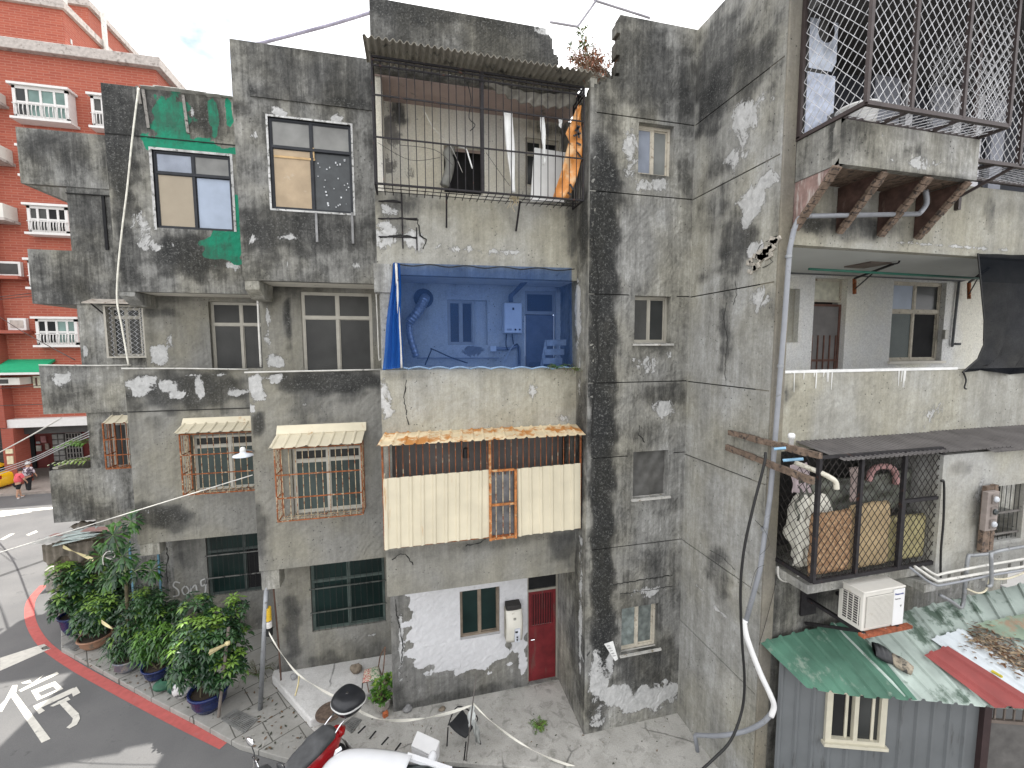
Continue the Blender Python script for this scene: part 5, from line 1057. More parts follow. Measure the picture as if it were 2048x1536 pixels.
cable('white_rope', 'long white rope hanging from the roof down the green painted bay', 'rope', [yP(x, y, YC-.12) for x, y in ((277, 176), (270, 230), (262, 300), (254, 380), (244, 460), (236, 540), (234, 600), (243, 650), (250, 690), (257, 731))], .019, mat('white_rope_fibre', (.68, .66, .58), .9), 6)
LP = thing('wall_lamp', 'white saucer shaped lamp on an arm between the two barred windows', 'lamp', yP(487, 908, YB-.2))
lp = yP(486, 911, YB-.25); MB().lathe([(.0, .07), (.05, .07), (.06, .05), (.17, .01), (.18, -.01), (.15, -.02), (.0, -.02)], lp, 24).build('shade', mat('pale_blue_enamel', (.62, .66, .72), .35, bump=0), LP, smooth=True)
MB().lathe([(.0, .17), (.035, .16), (.05, .12), (.05, .06), (0, .05)], lp, 16).build('bulb_cap', ALW, LP, smooth=True)
MB().tube([lp+Vector((.03, .03, .1)), lp+Vector((.1, .15, .06)), (XB0+.02, YB, lp.z+.02)], .015, 6).build('arm', GALV, LP)
cable('utility_cable', 'white overhead cable slanting from the lamp corner down to the left edge', 'cable', [yP(505, 950, YB-.02), yP(330, 1004, YB+.3), yP(160, 1056, YB+.7), yP(-30, 1114, YB+1.2)], .011, PIPW, 5)
cable('utility_cable', 'white cable rising from the left edge to the lower corner of the end bay', 'cable', [yP(122, 836, 14.0), yP(60, 872, 17), yP(0, 904, 20), yP(-30, 918, 21)], .02, PIPW, 5)
for i in range(3): cable('utility_cable', ['upper strand of the cable bundle passing over the walking people', 'middle strand of the cable bundle passing over the walking people', 'lower strand of the cable bundle passing over the walking people'][i], 'cable', [yP(178, 863+i*5, 14.05), yP(120, 890+i*4, 16.5), yP(60, 918+i*4, 20), yP(-20, 945+i*5, 24)], .016, CABG, 5)
cable('utility_cable', 'dark cable before the red building below the green awning', 'cable', [yP(150, 720, 14.3), yP(90, 688, 18), yP(40, 660, 22), yP(-10, 628, 26)], .014, CABK, 5)
for i, (ya, yb) in enumerate(((596, 582), (601, 588), (778, 770), (812, 808))): cable('street_wire', ['highest black wire before the red building', 'second black wire before the red building', 'thin wire below the green awning', 'lowest black wire before the brick pillar'][i], 'wire', [yP(-20, ya, 24), yP(40, (ya+yb)/2, 22), yP(95, yb, 20)], .014, CABK, 5)
cable('roof_cable', 'lilac grey cable slung between two roof parapets', 'cable', [yP(500, 92, YB+1.5), yP(600, 66, YB+1.2), yP(680, 44, YB+1), yP(770, 16, YB+.7)], .035, mat('lilac_hose', (.34, .32, .40), .7), 8)
cable('roof_rail', 'bent iron rail standing above the broken parapet', 'rail', [yP(1100, 44, 9.5), yP(1154, 53, 9.5), yP(1156, 52, 9.5), yP(1191, 3, 9.5), yP(1193, 2, 9.5), yP(1300, 36, 9.5)], .026, mat('iron_rail', (.28, .27, .30), .7), 8, sub=2, smooth=False)

# ================================================================ fixtures of the right block
def mesh_cage(name, label, panels, posts, m, mp_, nd, loc, r=.004):
    root = thing(name, label, 'wire cage', loc, 'diamond mesh cages')
    for P, U, V in panels:
        b = MB(); chain(b, Vector(P), Vector(U), Vector(V), max(2, int(Vector(U).length/nd[0]*2)), max(2, int(Vector(V).length/nd[1])), r); b.build('wire_mesh', m, root)
    for a, b_, w in posts: MB().beam(a, b_, w).build('frame_bar', mp_, root)
    return root
cz = 2.96; cy = 4.3; cx0, cx1, ct = 5.5, 7.97, 5.25
xs_ = [yP(x, y, cy).x for x, y in ((1732, 205), (1821, 213), (1924, 230), (2016, 250))]
xs_[0] = cx0; 
mesh_cage('wire_cage', 'upper brown wire cage projecting over the concrete balcony box', [((cx0, cy, cz), (cx1-cx0, 0, 0), (0, 0, ct-cz)), ((cx0, cy, cz), (0, YF-.1-cy, 0), (0, 0, ct-cz)), ((cx0, cy, cz), (cx1-cx0, 0, 0), (0, BY0-cy+.02, 0)), ((cx1, cy, cz), (0, YF-cy, 0), (0, 0, ct-cz))],
          [((x, cy-.005, cz), (x, cy-.005, ct), .045) for x in (cx0, xs_[1], xs_[2], cx1)] + [((cx0, cy, cz), (cx1, cy, cz), .05), ((cx0, cy, cz), (cx0, YF, cz), .05), ((cx0, YF-.06, cz), (cx0, YF-.06, ct), .05), ((cx0, BY0+.03, cz), (cx1, BY0+.03, cz), .04), ((xs_[1], cy, cz), (xs_[1]-.02, BY0+.03, cz), .04), ((xs_[2], cy, cz), (xs_[2]-.02, BY0+.03, cz), .04), ((cx1, cy, cz), (cx1, YF, cz), .05)], WIRE, BRN, (.13, .155), (cx0, cy, cz), .0055)
c2y = 4.72; p = yP(1957, 322, c2y); z2 = p.z; x2 = 8.05
mesh_cage('wire_cage', 'dark wire cage on iron brackets right of the concrete balcony box', [((x2, c2y, z2), (2.6, 0, 0), (0, 0, 2.6)), ((x2, c2y, z2), (2.6, 0, 0), (0, YF-c2y, 0)), ((x2, c2y, z2), (0, YF-c2y, 0), (0, 0, 2.6))],
          [((x2, c2y, z2), (x2+2.6, c2y, z2), .05), ((x2, c2y, z2), (x2, c2y, z2+2.6), .05), ((x2, c2y, z2), (x2, YF, z2), .05), ((x2, YF-.05, z2), (x2+2.6, YF-.05, z2), .05), ((x2+1.0, c2y, z2), (x2+1.0, c2y, z2+2.6), .05), ((x2+.5, c2y, z2-.02), (x2+.2, YF, z2-.02), .04), ((8.75, YF-.03, z2-.5), (8.75, YF-.03, z2), .06), ((8.75, YF-.03, z2-.3), (8.95, c2y, z2-.02), .04)], WIRE, BRN, (.13, .155), (x2, c2y, z2), .0055)
bz = yP(1750, 195, 4.7); bs = thing('washing_basin', 'white plastic basin standing inside the upper wire cage', 'basin', (5.98, 4.75, BZ1)); MB().lathe([(.12, 0), (.2, .02), (.23, .22), (.25, .23), (.25, .25), (.22, .25), (.19, .06), (0, .05)], (5.98, 4.78, BZ1+.01), 24).build('bowl', ALW, bs, smooth=True)
fx = MB(); fx.box(5.9, 4.95, BZ1, 6.3, 5.15, BZ1+.35); fx.build('drum_base', DKG, bs)
# long grey drain pipe with its white lower length
DP = thing('drain_pipe', 'long grey drain pipe with a white bent lower length at the corner pillar', 'pipe', (5.45, 5.15, -7.6))
MB().tube(curve([yP(1851, 380, 4.95), yP(1853, 408, 4.95), yP(1838, 428, 4.95)], 4)+[yP(1836, 428, 4.96), yP(1620, 432, 5.1)]+curve([yP(1618, 432, 5.1), yP(1598, 437, 5.14), yP(1588, 460, 5.17)], 5), .034, 12).build('upper_length', PVC, DP, smooth=True)
MB().tube([yP(1588, 458, 5.17), yP(1579, 500, 5.17), yP(1569, 640, 5.17), yP(1550, 880, 5.17), yP(1541, 985, 5.17), yP(1520, 1140, 5.17), yP(1491, 1246, 5.17)], .036, 12).build('grey_length', PVC, DP, smooth=True)
MB().tube(curve([yP(1491, 1240, 5.17), yP(1489, 1252, 5.17), yP(1497, 1285, 5.12), yP(1520, 1345, 5.05), yP(1540, 1388, 5.0), yP(1548, 1412, 5.0), yP(1542, 1432, 5.02)], 5), .04, 12).build('white_length', PVCW, DP, smooth=True)
MB().tube(curve([yP(1544, 1425, 5.02), yP(1525, 1445, 5.1), yP(1490, 1462, 5.3), yP(1440, 1471, 5.6), yP(1393, 1470, 6.0)], 5)+[yP(1390, 1472, 6.02), yP(1395, 1502, 6.0)], .036, 12).build('ground_length', PVC, DP, smooth=True)
for x, y in ((1578, 505), (1569, 730), (1560, 1057), (1490, 1245)):
    pass
for x, y, Yc_ in ((1577, 513, 5.17), (1561, 732, 5.17), (1528, 1058, 5.17)):
    c_ = yP(x, y, Yc_); MB().lathe([(.045, -.02), (.045, .02), (.036, .025), (.036, -.025)], c_, 14).build('pipe_clip', GALV, DP)
cable('black_cable', 'thick black cable sagging down in front of the flank wall', 'cable', [yP(x, y, Y) for x, y, Y in ((1531, 905, 5.1), (1528, 930, 5.05), (1505, 1020, 5.05), (1488, 1100, 5.05), (1481, 1180, 5.05), (1484, 1280, 5.05), (1489, 1360, 5.05), (1484, 1420, 5.05), (1462, 1480, 5.0), (1425, 1520, 5.0), (1380, 1560, 5.0))], .019, CABK, 8)
for i, pts in enumerate((((1510, 1040), (1530, 1062), (1538, 1090), (1520, 1110)), ((1500, 1180), (1512, 1140), (1530, 1130)))): cable('thin_wire', ['thin loop of wire right of the black cable', 'lower thin wire between black cable and drain pipe'][i], 'wire', [yP(*p, 5.1) for p in pts], .003, CABK, 4)
cable('phone_wire', 'thin brown wire running down the corner pillar to the green roof', 'wire', [yP(1557, 1130, 5.22), yP(1548, 1180, 5.22), yP(1530, 1250, 5.22), yP(1518, 1290, 5.22)], .005, WIRED, 4)
for i, (a, b) in enumerate((((1458, 865), (1641, 912)), ((1453, 894), (1626, 962)))):
    pa = xP(*a, XS-.05); pb = xP(*b, XS-.06); tm = MB(); n = 8; rd = random.Random(i+40)
    for k in range(n): tm.beam(pa.lerp(pb, k/n)+Vector((0, 0, rd.uniform(-.006, .006))), pa.lerp(pb, (k+1.02)/n)+Vector((0, 0, rd.uniform(-.006, .006))), rd.uniform(.05, .065), rd.uniform(.075, .1))
    tag(tm.build('timber_beam', WOOD), ['upper weathered timber beam reaching from the flank wall to the cage', 'lower splintered timber beam below the other, ending at the cage'][i], 'timber beam', 'old timber beams at the corner')
tag(MB().lathe([(.03, 0), (.034, .1), (.045, .1), (.045, .15), (.03, .17), (0, .17)], yP(1582, 890, 4.85), 14).build('pipe_cap', PVCW, smooth=True), 'small white plastic cap on top of the upper timber beam', 'cap')
cable('water_pipe', 'short blue plastic pipe stub left of the cage top', 'pipe', [yP(1548, 898, 4.9), yP(1560, 897, 4.85), yP(1572, 896, 4.8)], .02, mat('blue_pvc', (.25, .45, .62), .4, bump=0), 8)
cable('water_pipe', 'second blue pipe inside the cage top below the timber', 'pipe', [yP(1566, 921, 4.9), yP(1590, 919, 4.8), yP(1606, 918, 4.75)], .022, bpy.data.materials['blue_pvc'], 8)
cable('spout_pipe', 'cream spout pipe bending down in front of the cage', 'pipe', [yP(1590, 925, 4.9), yP(1640, 945, 4.6), yP(1660, 955, 4.5), yP(1671, 964, 4.48), yP(1673, 978, 4.48)], .035, mat('cream_pvc', (.58, .55, .46), .4, var=.1, dirt=(.3, .27, .2), dsc=9, bump=0), 10)
# dark ribbed awnings of the second floor
def dawn(label, a, b, c, Yf):
    A_ = yP(*a, YF-.01); B_ = yP(*b, YF-.01); C_ = yP(*c, Yf); B_.z = A_.z
    tag(corr(A_, B_, Vector((A_.x, Yf, C_.z)), .085, .022, .5, True, nlen=2).build('ribbed_awning', DKS, solid=.003), label, 'awning', 'dark ribbed awnings')
dawn('dark ribbed awning over the cage full of mattresses', (1592, 884), (1905, 865), (1655, 925), 4.5)
dawn('dark ribbed awning over the pale bay wall with the meter box', (1860, 864), (2260, 842), (1925, 911), 4.42)
# mattress cage
my, mz0, mz1 = 4.6, -3.3, -1.52
mx = [yP(x, 1000, my).x for x in (1634, 1718, 1803, 1876)]
mesh_cage('wire_cage', 'black wire cage packed with mattresses above the air conditioner', [((mx[0], my, mz0), (mx[3]-mx[0], 0, 0), (0, 0, mz1-mz0)), ((mx[0], my, mz0), (.05, YF-my, 0), (0, 0, mz1-mz0))],
          [((x, my-.005, mz0), (x, my-.005, mz1), .05) for x in mx] + [((mx[0], my, mz0), (mx[3], my, mz0), .055), ((mx[0], my, mz0), (mx[0]+.05, YF, mz0), .05), ((mx[2], my-.004, -2.28), (mx[3], my-.004, -2.28), .045), ((mx[0], my, mz1), (mx[3], my, mz1), .04), ((mx[2]+.05, my-.002, mz0), (mx[2]+.05, my-.002, -2.3), .035)], WIRED, BLK, (.115, .145), (mx[0], my, mz0), .006)
def slabm(name, label, cat, x0, x1, z0, z1, y, d, m, seed, lump=.02, tilt=0, grp=None):
    def fn(u, v):
        e = min(u, 1-u, v, 1-v); s = min(1, e*9)**.5
        return Vector((x0+(x1-x0)*u+tilt*v, y+d*.5-d*.5*s+lump*math.sin(u*17+seed)*math.sin(v*13+seed*2), z0+(z1-z0)*v+lump*.7*math.sin(u*6+seed)*v))
    return tag(MB().sheet(fn, 26, 26).build(name, m, smooth=True, solid=.02), label, cat, grp)
def foam():
    t = NT('corrugated_foam'); w = t.n('ShaderNodeTexVoronoi', {'Vector': t.pos, 'Scale': 17}).outputs[0]
    k = t.mix(t.ramp(w, .1, .7), (.42, .28, .16, 1), (.26, .15, .08, 1)); t.set('Base Color', k); t.set('Roughness', .95); t.bump(w, .8, .03); return t.m
slabm('mattress', 'white crumpled mattress at the left side of the mattress cage', 'mattress', mx[0]+.07, mx[0]+.36, mz0+.03, -2.15, 4.86, .2, mat('white_ticking', (.64, .62, .54), .9, var=.12, bump=.8, bsc=14), 1, .035, -.0, 'mattresses in the cage')
def lump(u, v):
    a = u*2*math.pi; ca, sa = math.cos(a), math.sin(a); k = math.sin(math.pi*min(.97, max(.03, v)))**.35
    return Vector((5.83+.27*math.copysign(abs(ca)**.5, ca)*k+.03*math.sin(v*21+u*9), 4.99+.27*math.copysign(abs(sa)**.5, sa)*k+.035*math.sin(v*15-u*13), mz0+.04+1.12*v+.04*math.sin(u*12.6)))
tag(MB().sheet(lump, 40, 24).build('mattress', bpy.data.materials['white_ticking'], smooth=True), 'white folded mattress stuffed along the open left side of the cage', 'mattress', 'mattresses in the cage')
slabm('mattress', 'brown foam mattress with egg crate dimples in the mattress cage', 'mattress', mx[0]+.03, mx[1]-.02, mz0+.03, -2.36, 4.63, .16, foam(), 2, .01, 0, 'mattresses in the cage')
slabm('mattress', 'plain tan mattress in the middle of the mattress cage', 'mattress', mx[1]-.03, mx[2]-.08, mz0+.03, -2.3, 4.64, .16, mat('tan_ticking', (.36, .27, .155), .9, var=.15, sc=3, bump=.4, bsc=18), 4, .01, 0, 'mattresses in the cage')
slabm('mattress', 'short yellowish mattress behind the small cage door', 'mattress', mx[2]-.05, mx[3]-.03, mz0+.03, -2.58, 4.68, .16, mat('yellowish_ticking', (.33, .29, .15), .9, var=.2, sc=4, bump=.4, bsc=18), 6, .012, 0, 'mattresses in the cage')
slabm('plastic_cover', 'grey green plastic sheeting over the tops of the mattresses', 'plastic sheet', mx[0]+.05, mx[3]-.05, -2.55, -1.95, 4.9, .1, mat('grey_green_plastic', (.10, .105, .085), .45, var=.4, sc=5, bump=.6, bsc=12), 8, .04)
for i, (a, b, c_, n_) in enumerate(((1735, 1795, 'pink', 935),)):
    p0, p1 = yP(1738, 940, 4.85), yP(1793, 932, 4.85)
    cable('pink_hose', 'pink cloth tube draped over the mattresses', 'cloth', [yP(1738, 962, 4.85), yP(1742, 945, 4.85), yP(1755, 934, 4.85), yP(1780, 934, 4.85), yP(1791, 948, 4.85), yP(1792, 968, 4.85)], .045, mat('dusty_pink', (.42, .24, .23), .9, var=.2), 10)
cloth('hanging_cloth', 'pale pink cloth hanging at the left end of the mattress cage', 'cloth', [yP(1580, 930, 5.0), yP(1615, 925, 4.95), yP(1620, 985, 4.9), yP(1583, 985, 4.95)], mat('pale_mauve_cloth', (.42, .35, .36), .9, var=.15), 10, 10, .03, 3, 3)
cloth('hanging_cloth', 'dull pink cloth hanging between mattresses behind the second cage post', 'cloth', [yP(1698, 935, 4.8), yP(1716, 933, 4.8), yP(1718, 1000, 4.75), yP(1702, 1005, 4.75)], mat('dull_pink_cloth', (.30, .24, .22), .9, var=.15), 8, 10, .02, 2, 5)
# air conditioner
ax0, ax1, az0, az1, ay = 6.15, 6.9, -4.03, -3.47, 4.4
AC = thing('air_conditioner', 'white outdoor air conditioner unit on a rusty rail above the green roof', 'air conditioner', (6.5, ay, az0))
ACW = mat('ac_white', (.60, .58, .53), .45, var=.06, sc=2, dirt=(.42, .38, .31), dsc=4, dth=.62, bump=0)
MB().box(ax0, ay+.006, az0, ax1, ay+.36, az1).build('casing', ACW, AC, bevel=.015)
MB().box(ax0-.012, ay-.008, az1-.004, ax1+.012, ay+.38, az1+.03).build('top_cover', ACW, AC, bevel=.01)
MB().box(ax0+.05, ay-.004, az0+.05, ax1-.22, ay+.004, az1-.05).build('fan_recess', mat('shadow_grey', (.30, .29, .27), .7), AC)
gq = MB()
for i in range(26): z = az0+.06+(az1-az0-.12)*i/25; gq.box(ax0+.045, ay-.016, z-.0045, ax1-.215, ay-.002, z+.0045)
gq.build('front_grille', ACW, AC)
MB().box(ax1-.21, ay-.012, az0+.01, ax1-.005, ay+.006, az1-.01).build('service_panel', mat('ac_panel', (.66, .66, .66), .4, var=.04, bump=0), AC, bevel=.004)
sg = MB(); sg.box(ax0-.006, ay+.05, az0+.06, ax0+.002, ay+.3, az1-.08); sgo = sg.build('side_recess', DKIN, AC)
sv = MB()
for i in range(12): z = az0+.07+(az1-az0-.16)*i/11; sv.box(ax0-.014, ay+.05, z-.004, ax0-.004, ay+.3, z+.004)
for i in range(4): y = ay+.06+.23*i/3; sv.box(ax0-.016, y-.005, az0+.06, ax0-.006, y+.005, az1-.08)
sv.build('side_grille', ACW, AC)
def text(s, parent, loc, size, m, rotx=math.pi/2, rotz=0, name='lettering'):
    cu = bpy.data.curves.new('t', 'FONT'); cu.body = s; cu.size = size; cu.extrude = .0015
    to = bpy.data.objects.new('t', cu); C.objects.link(to); bpy.context.view_layer.update()
    me = bpy.data.meshes.new_from_object(to.evaluated_get(bpy.context.evaluated_depsgraph_get())); bpy.data.objects.remove(to)
    o = bpy.data.objects.new(name, me); C.objects.link(o); me.materials.append(m); o.rotation_euler = (rotx, 0, rotz)
    p = root_of(parent) if parent else Vector((0, 0, 0)); o.location = Vector((loc[0], loc[1], loc[2]+H))-p
    if parent: o.parent = parent
    return o
text('Panasonic', AC, (ax1-.195, ay-.014, az1-.09), .042, mat('blue_print', (.03, .05, .22), .5, bump=0))
text('Inverter', AC, (ax1-.185, ay-.014, az1-.16), .032, mat('grey_print', (.2, .2, .2), .5, bump=0))
MB().prism([(ax1-.09, ay-.014, az1-.25), (ax1-.05, ay-.014, az1-.25), (ax1-.07, ay-.014, az1-.285)], (0, .003, 0)).build('mark', bpy.data.materials['grey_print'], AC)
AB = thing('wall_bracket', 'rusty rail and black brackets carrying the air conditioner', 'bracket', (6.5, ay, az0-.05))
RST2 = mat('red_rust', (.26, .075, .035), .9, .1, var=.5, sc=14, dirt=(.5, .46, .42), dsc=12, dth=.62)
MB().box(ax0-.04, ay-.06, az0-.055, ax1+.12, ay+.02, az0-.012).build('rail', RST2, AB)
for x in (ax0+.03, ax1-.1): MB().beam((x, ay-.02, az0-.03), (x, YF+.9 if x > 6.5 else YF, az0-.03), .05).build('bracket_arm', BLK, AB); MB().beam((x, ay+.1, az0-.05), (x, YF, az0-.45), .04).build('brace', BLK, AB)
MB().box(ax0-.1, YF-.02, az0-.3, ax0+.2, YF+.01, az1+.2).build('wall_plate', BLK, AB)
# meters on a timber post, conduits
MT = thing('meter_board', 'timber post with a box of three electric meters by the barred window', 'meter box', yP(1978, 1100, 4.45))
my_ = 4.45; pr = R(my_, 1969, 974, 1983, 1104); pr2 = R(my_, 1985, 971, 1992, 1100)
for r in (pr, pr2): MB().box(r[0], my_, r[1], r[2], my_+.06, r[3]).build('post', WOOD, MT)
mr = R(my_-.1, 1977, 985, 2000, 1062); MB().box(mr[0], my_-.08, mr[1], mr[2], my_-.01, mr[3]).build('box', mat('pinkish_grey_box', (.24, .205, .185), .8, var=.2), MT, bevel=.006)
for i in range(3):
    z = mr[1]+(mr[3]-mr[1])*(.18+.32*i); c_ = ((mr[0]+mr[2])/2+.01, my_-.085, z)
    w = MB().box(c_[0]-.06, my_-.1, z-.07, c_[0]+.06, my_-.08, z+.07).build('meter_case', mat('meter_case_%d' % i, (.18, .155, .14), .7), MT)
    MB().lathe([(.045, 0), (.045, .03), (.03, .045), (0, .045)], c_, 16, Matrix.Rotation(math.pi/2, 3, 'X')).build('meter_dial', GLS if i == 1 else mat('meter_glass_%d' % i, (.5, .52, .55), .15, bump=0), w)
CN = [('galvanised conduit stepping up before the bay wall to the meters', [(1880, 1190), (1905, 1204), (1924, 1214), (1930, 1170), (1936, 1115), (1945, 1111), (1980, 1107), (2006, 1100), (2080, 1088)], .026, GALV),
      ('upper white conduit along the foot of the bay wall', [(1846, 1134), (1872, 1150), (1890, 1146), (1975, 1130), (2080, 1112)], .018, PIPW), ('middle white conduit along the foot of the bay wall', [(1830, 1133), (1870, 1160), (1888, 1160), (1980, 1144), (2080, 1128)], .02, PIPW),
      ('lowest pale conduit sagging under the bay wall', [(1820, 1135), (1865, 1168), (1895, 1168), (1985, 1150), (2080, 1135)], .016, PVC), ('cream hose looping below the conduits', [(1935, 1178), (1955, 1186), (1972, 1180), (1982, 1152), (1990, 1158), (2020, 1156), (2060, 1140)], .013, mat('cream_hose', (.52, .48, .36), .6, bump=0)),
      ('short upright conduit stub below the meter box', [(1982, 1105), (1983, 1150), (1982, 1170), (1975, 1172)], .024, GALV)]
for i, (lb, pts, r, m_) in enumerate(CN): cable('conduit', lb, 'conduit', [yP(x, y, 4.42-.03*i) for x, y in pts], r, m_, 8, sub=3)
cable('conduit', 'black cable running down the edge of the mattress cage', 'cable', [yP(1882, 962, 4.45), yP(1888, 968, 4.45), yP(1887, 1040, 4.45), yP(1882, 1100, 4.45), yP(1881, 1155, 4.45)], .016, CABK, 6)
cable('conduit', 'white drip pipe below the cage next to the corner pillar', 'pipe', [yP(1556, 1133, 5.15), yP(1558, 1155, 5.15), yP(1575, 1163, 5.1), yP(1600, 1150, 4.9)], .014, PIPW, 6)
# black shade net and balcony odds and ends
SNT = thing('shade_net', 'black shade net hanging at the right end of the white balcony', 'netting', yP(2000, 750, 5.15))
e0 = [(1954, 507), (1963, 575), (1972, 640), (1973, 690), (1960, 718), (1925, 745)]
def nfn(u, v):
    i = v*(len(e0)-1); k = min(int(i), len(e0)-2); f = i-k; x = e0[k][0]*(1-f)+e0[k+1][0]*f; y = e0[k][1]*(1-f)+e0[k+1][1]*f
    p0 = yP(x, y, 5.2); p1 = yP(2200, 515+230*v, 5.2); p = p0.lerp(p1, u)
    return p+Vector((0, .05*math.sin(u*30+3*v)*(.3+v), .04*math.sin(u*14)*(v > .9)))
MB().sheet(nfn, 70, 40).build('net', KNET, SNT, smooth=True); MB().tube([nfn(0, v/30)+Vector((0, -.01, 0)) for v in range(31)], .012, 5).build('hem_cord', CABK, SNT)
cable('green_pole', 'long green drying pole under the white balcony ceiling', 'pole', [yP(1618, 538, 6.1), yP(1780, 547, 6.1), yP(1962, 557, 6.1)], .022, mat('green_enamel', (.02, .13, .09), .5, bump=0), 8)
for i, (pts, lb) in enumerate(((((1709, 588), (1709, 557), (1785, 545)), 'rusty hook bracket holding the green pole near the door'), (((1938, 598), (1938, 565), (1975, 562)), 'rusty bracket holding the green pole beside the shade net'))):
    b = thing('pole_bracket', lb, 'bracket', yP(*pts[0], 6.2), 'brackets for the drying pole'); P = [yP(*pts[0], 7.4), yP(*pts[1], 7.4), yP(*pts[2], 6.1)]
    P[2].z = P[1].z+.03; MB().beam(P[0], P[1], .05).build('upright', RUST, b); MB().beam(P[1], P[2], .035).build('arm', BLK, b); MB().beam(P[0].lerp(P[1], .3), P[1].lerp(P[2], .6), .018).build('brace', BLK, b)
    if i == 0: MB().tube(curve([P[2], P[2]+Vector((.06, -.05, .02)), P[2]+Vector((.07, -.05, .12))], 4), .015, 6).build('hook', BLK, b)
cable('wall_conduit', 'dark conduit along the top of the white balcony wall down to a tap', 'conduit', [yP(1570, 545, 7.5), yP(1700, 550, 7.5), yP(1915, 561, 7.5), yP(1918, 563, 7.5), yP(1914, 600, 7.5), yP(1905, 686, 7.5), yP(1907, 688, 7.5), yP(1922, 688, 7.4)], .028, mat('conduit_slate', (.10, .105, .11), .6), 8, sub=2)
tg = yP(1892, 669, 7.5); tag(MB().box(tg.x-.06, 7.48, tg.z-.11, tg.x+.06, 7.55, tg.z+.11).build('switch_box', mat('old_switch', (.45, .44, .40), .6), bevel=.01), 'small grey switch box right of the white balcony window', 'switch box')
cl = yP(1790, 535, 6.0); tag(MB().box(cl.x-.3, 6.2, 1.53, cl.x+.2, 6.7, 1.553).build('ceiling_plate', mat('rusty_ceiling_plate', (.16, .13, .11), .9), None), 'rusted plate on the white balcony ceiling', 'plate')
hk = yP(1931, 778, YF-.04); cable('wall_hook', 'black hook on the concrete parapet below the shade net', 'hook', [yP(1927, 745, YF-.03), yP(1932, 760, YF-.04), yP(1929, 775, YF-.05), yP(1933, 778, YF-.06)], .012, CABK, 6)
# things lying on the shed roof
bt = thing('rolled_mat', 'black rubber mat folded over a mouldy cushion on the green roof', 'mat', rP(1780, 1320))
nU = (rN if rN.z > 0 else -rN)
p0, p1, p2 = rP(1745, 1300, .1)+nU*.04, rP(1778, 1318)+nU*.06, rP(1820, 1345)+nU*.06
def pillow(mb, a, b, w, h, n=10):
    d = (b-a).normalized(); s = nU.cross(d).normalized()
    mb.sheet(lambda u, v: a.lerp(b, u)+s*w/2*math.cos(v*2*math.pi)*(.82+.18*math.sin(u*math.pi))+nU*h/2*math.sin(v*2*math.pi)*(.6+.4*math.sin(u*math.pi)**.5+.12*math.sin(u*20)), n, 14)
mb = MB(); pillow(mb, p0, p1, .26, .12); mb.build('rubber_mat', BLKP, bt, smooth=True)
mb = MB(); pillow(mb, p1, p2, .2, .12); mb.build('mouldy_cushion', mat('mouldy_fabric', (.30, .26, .20), .95, var=.5, sc=18, dirt=(.05, .05, .045), dsc=9, dth=.5), bt, smooth=True)
lf = MB(); rd = random.Random(77)
for i in range(650):
    t = rd.random(); x = 1938+t*120+rd.gauss(0, 10); y = 1262+t*62+rd.gauss(0, 12)+rd.random()*18
    if x > 2090: continue
    p = rP(x, y)+nU*(.05+.03*rd.random()); a = rd.random()*6.28; l = rd.uniform(.025, .06); d = Vector((math.cos(a), math.sin(a), rd.uniform(-.3, .3)))*l; s = Vector((-math.sin(a), math.cos(a), rd.uniform(-.3, .3)))*l*.35
    lf.cur = i % 3; lf.add([p-d, p+s, p+d, p-s], [(0, 1, 2, 3)])
o = lf.build('dead_leaves', [mat('dead_leaf_%s' % n_, c_, .9, bump=0) for n_, c_ in (('brown', (.16, .085, .045)), ('tan', (.38, .29, .19)), ('grey', (.22, .19, .16)))]); o['kind'] = 'stuff'; o['label'] = 'dead brown leaves heaped on the shed roof'
p = rP(1980, 1345)+nU*.05; tag(MB().tube([p, p+SN*.12+Vector((.03, 0, 0))], .02, 6).build('leaf_scrap', mat('yellow_leaf', (.6, .5, .05), .8)), 'small yellow scrap on the red roof sheet', 'leaf')
# ================================================================ plants
LG = [mat('leaf_dark', (.014, .042, .017), .33, var=.35, bump=0, spec=.5), mat('leaf_mid', (.034, .088, .026), .36, var=.3, bump=0, spec=.5), mat('leaf_light', (.13, .23, .035), .42, var=.3, bump=0)]
LG2 = [mat('bright_leaf_dark', (.05, .13, .02), .4, var=.3, bump=0), mat('bright_leaf', (.10, .22, .03), .45, var=.3, bump=0), mat('bright_leaf_tip', (.20, .30, .05), .5, var=.2, bump=0)]
STEM = mat('green_brown_stem', (.10, .085, .05), .9, var=.3)
BLUE = mat('blue_glazed_pot', (.008, .018, .085), .25, var=.3, sc=5, dirt=(.10, .09, .08), dsc=6, dth=.66, bump=0)
TERR = mat('terracotta', (.30, .17, .11), .8, var=.25, sc=6, dirt=(.16, .13, .10), dsc=6, dth=.57)
SOIL = mat('potting_soil', (.05, .038, .028), .95)
def leaf(mb, p, d, l, w, droop=.25, mi=0, n=None):
    d = d.normalized(); s = d.cross(Vector((0, 0, 1)))
    s = s.normalized() if s.length > .05 else Vector((1, 0, 0)); up = s.cross(d); mb.cur = mi
    q1 = p+d*l*.45+up*l*.06; q2 = p+d*l-Vector((0, 0, droop*l))
    mb.add([p, q1+s*w/2-up*w*.12, q2, q1-s*w/2-up*w*.12, q1], [(0, 1, 4), (1, 2, 4), (2, 3, 4), (3, 0, 4)])
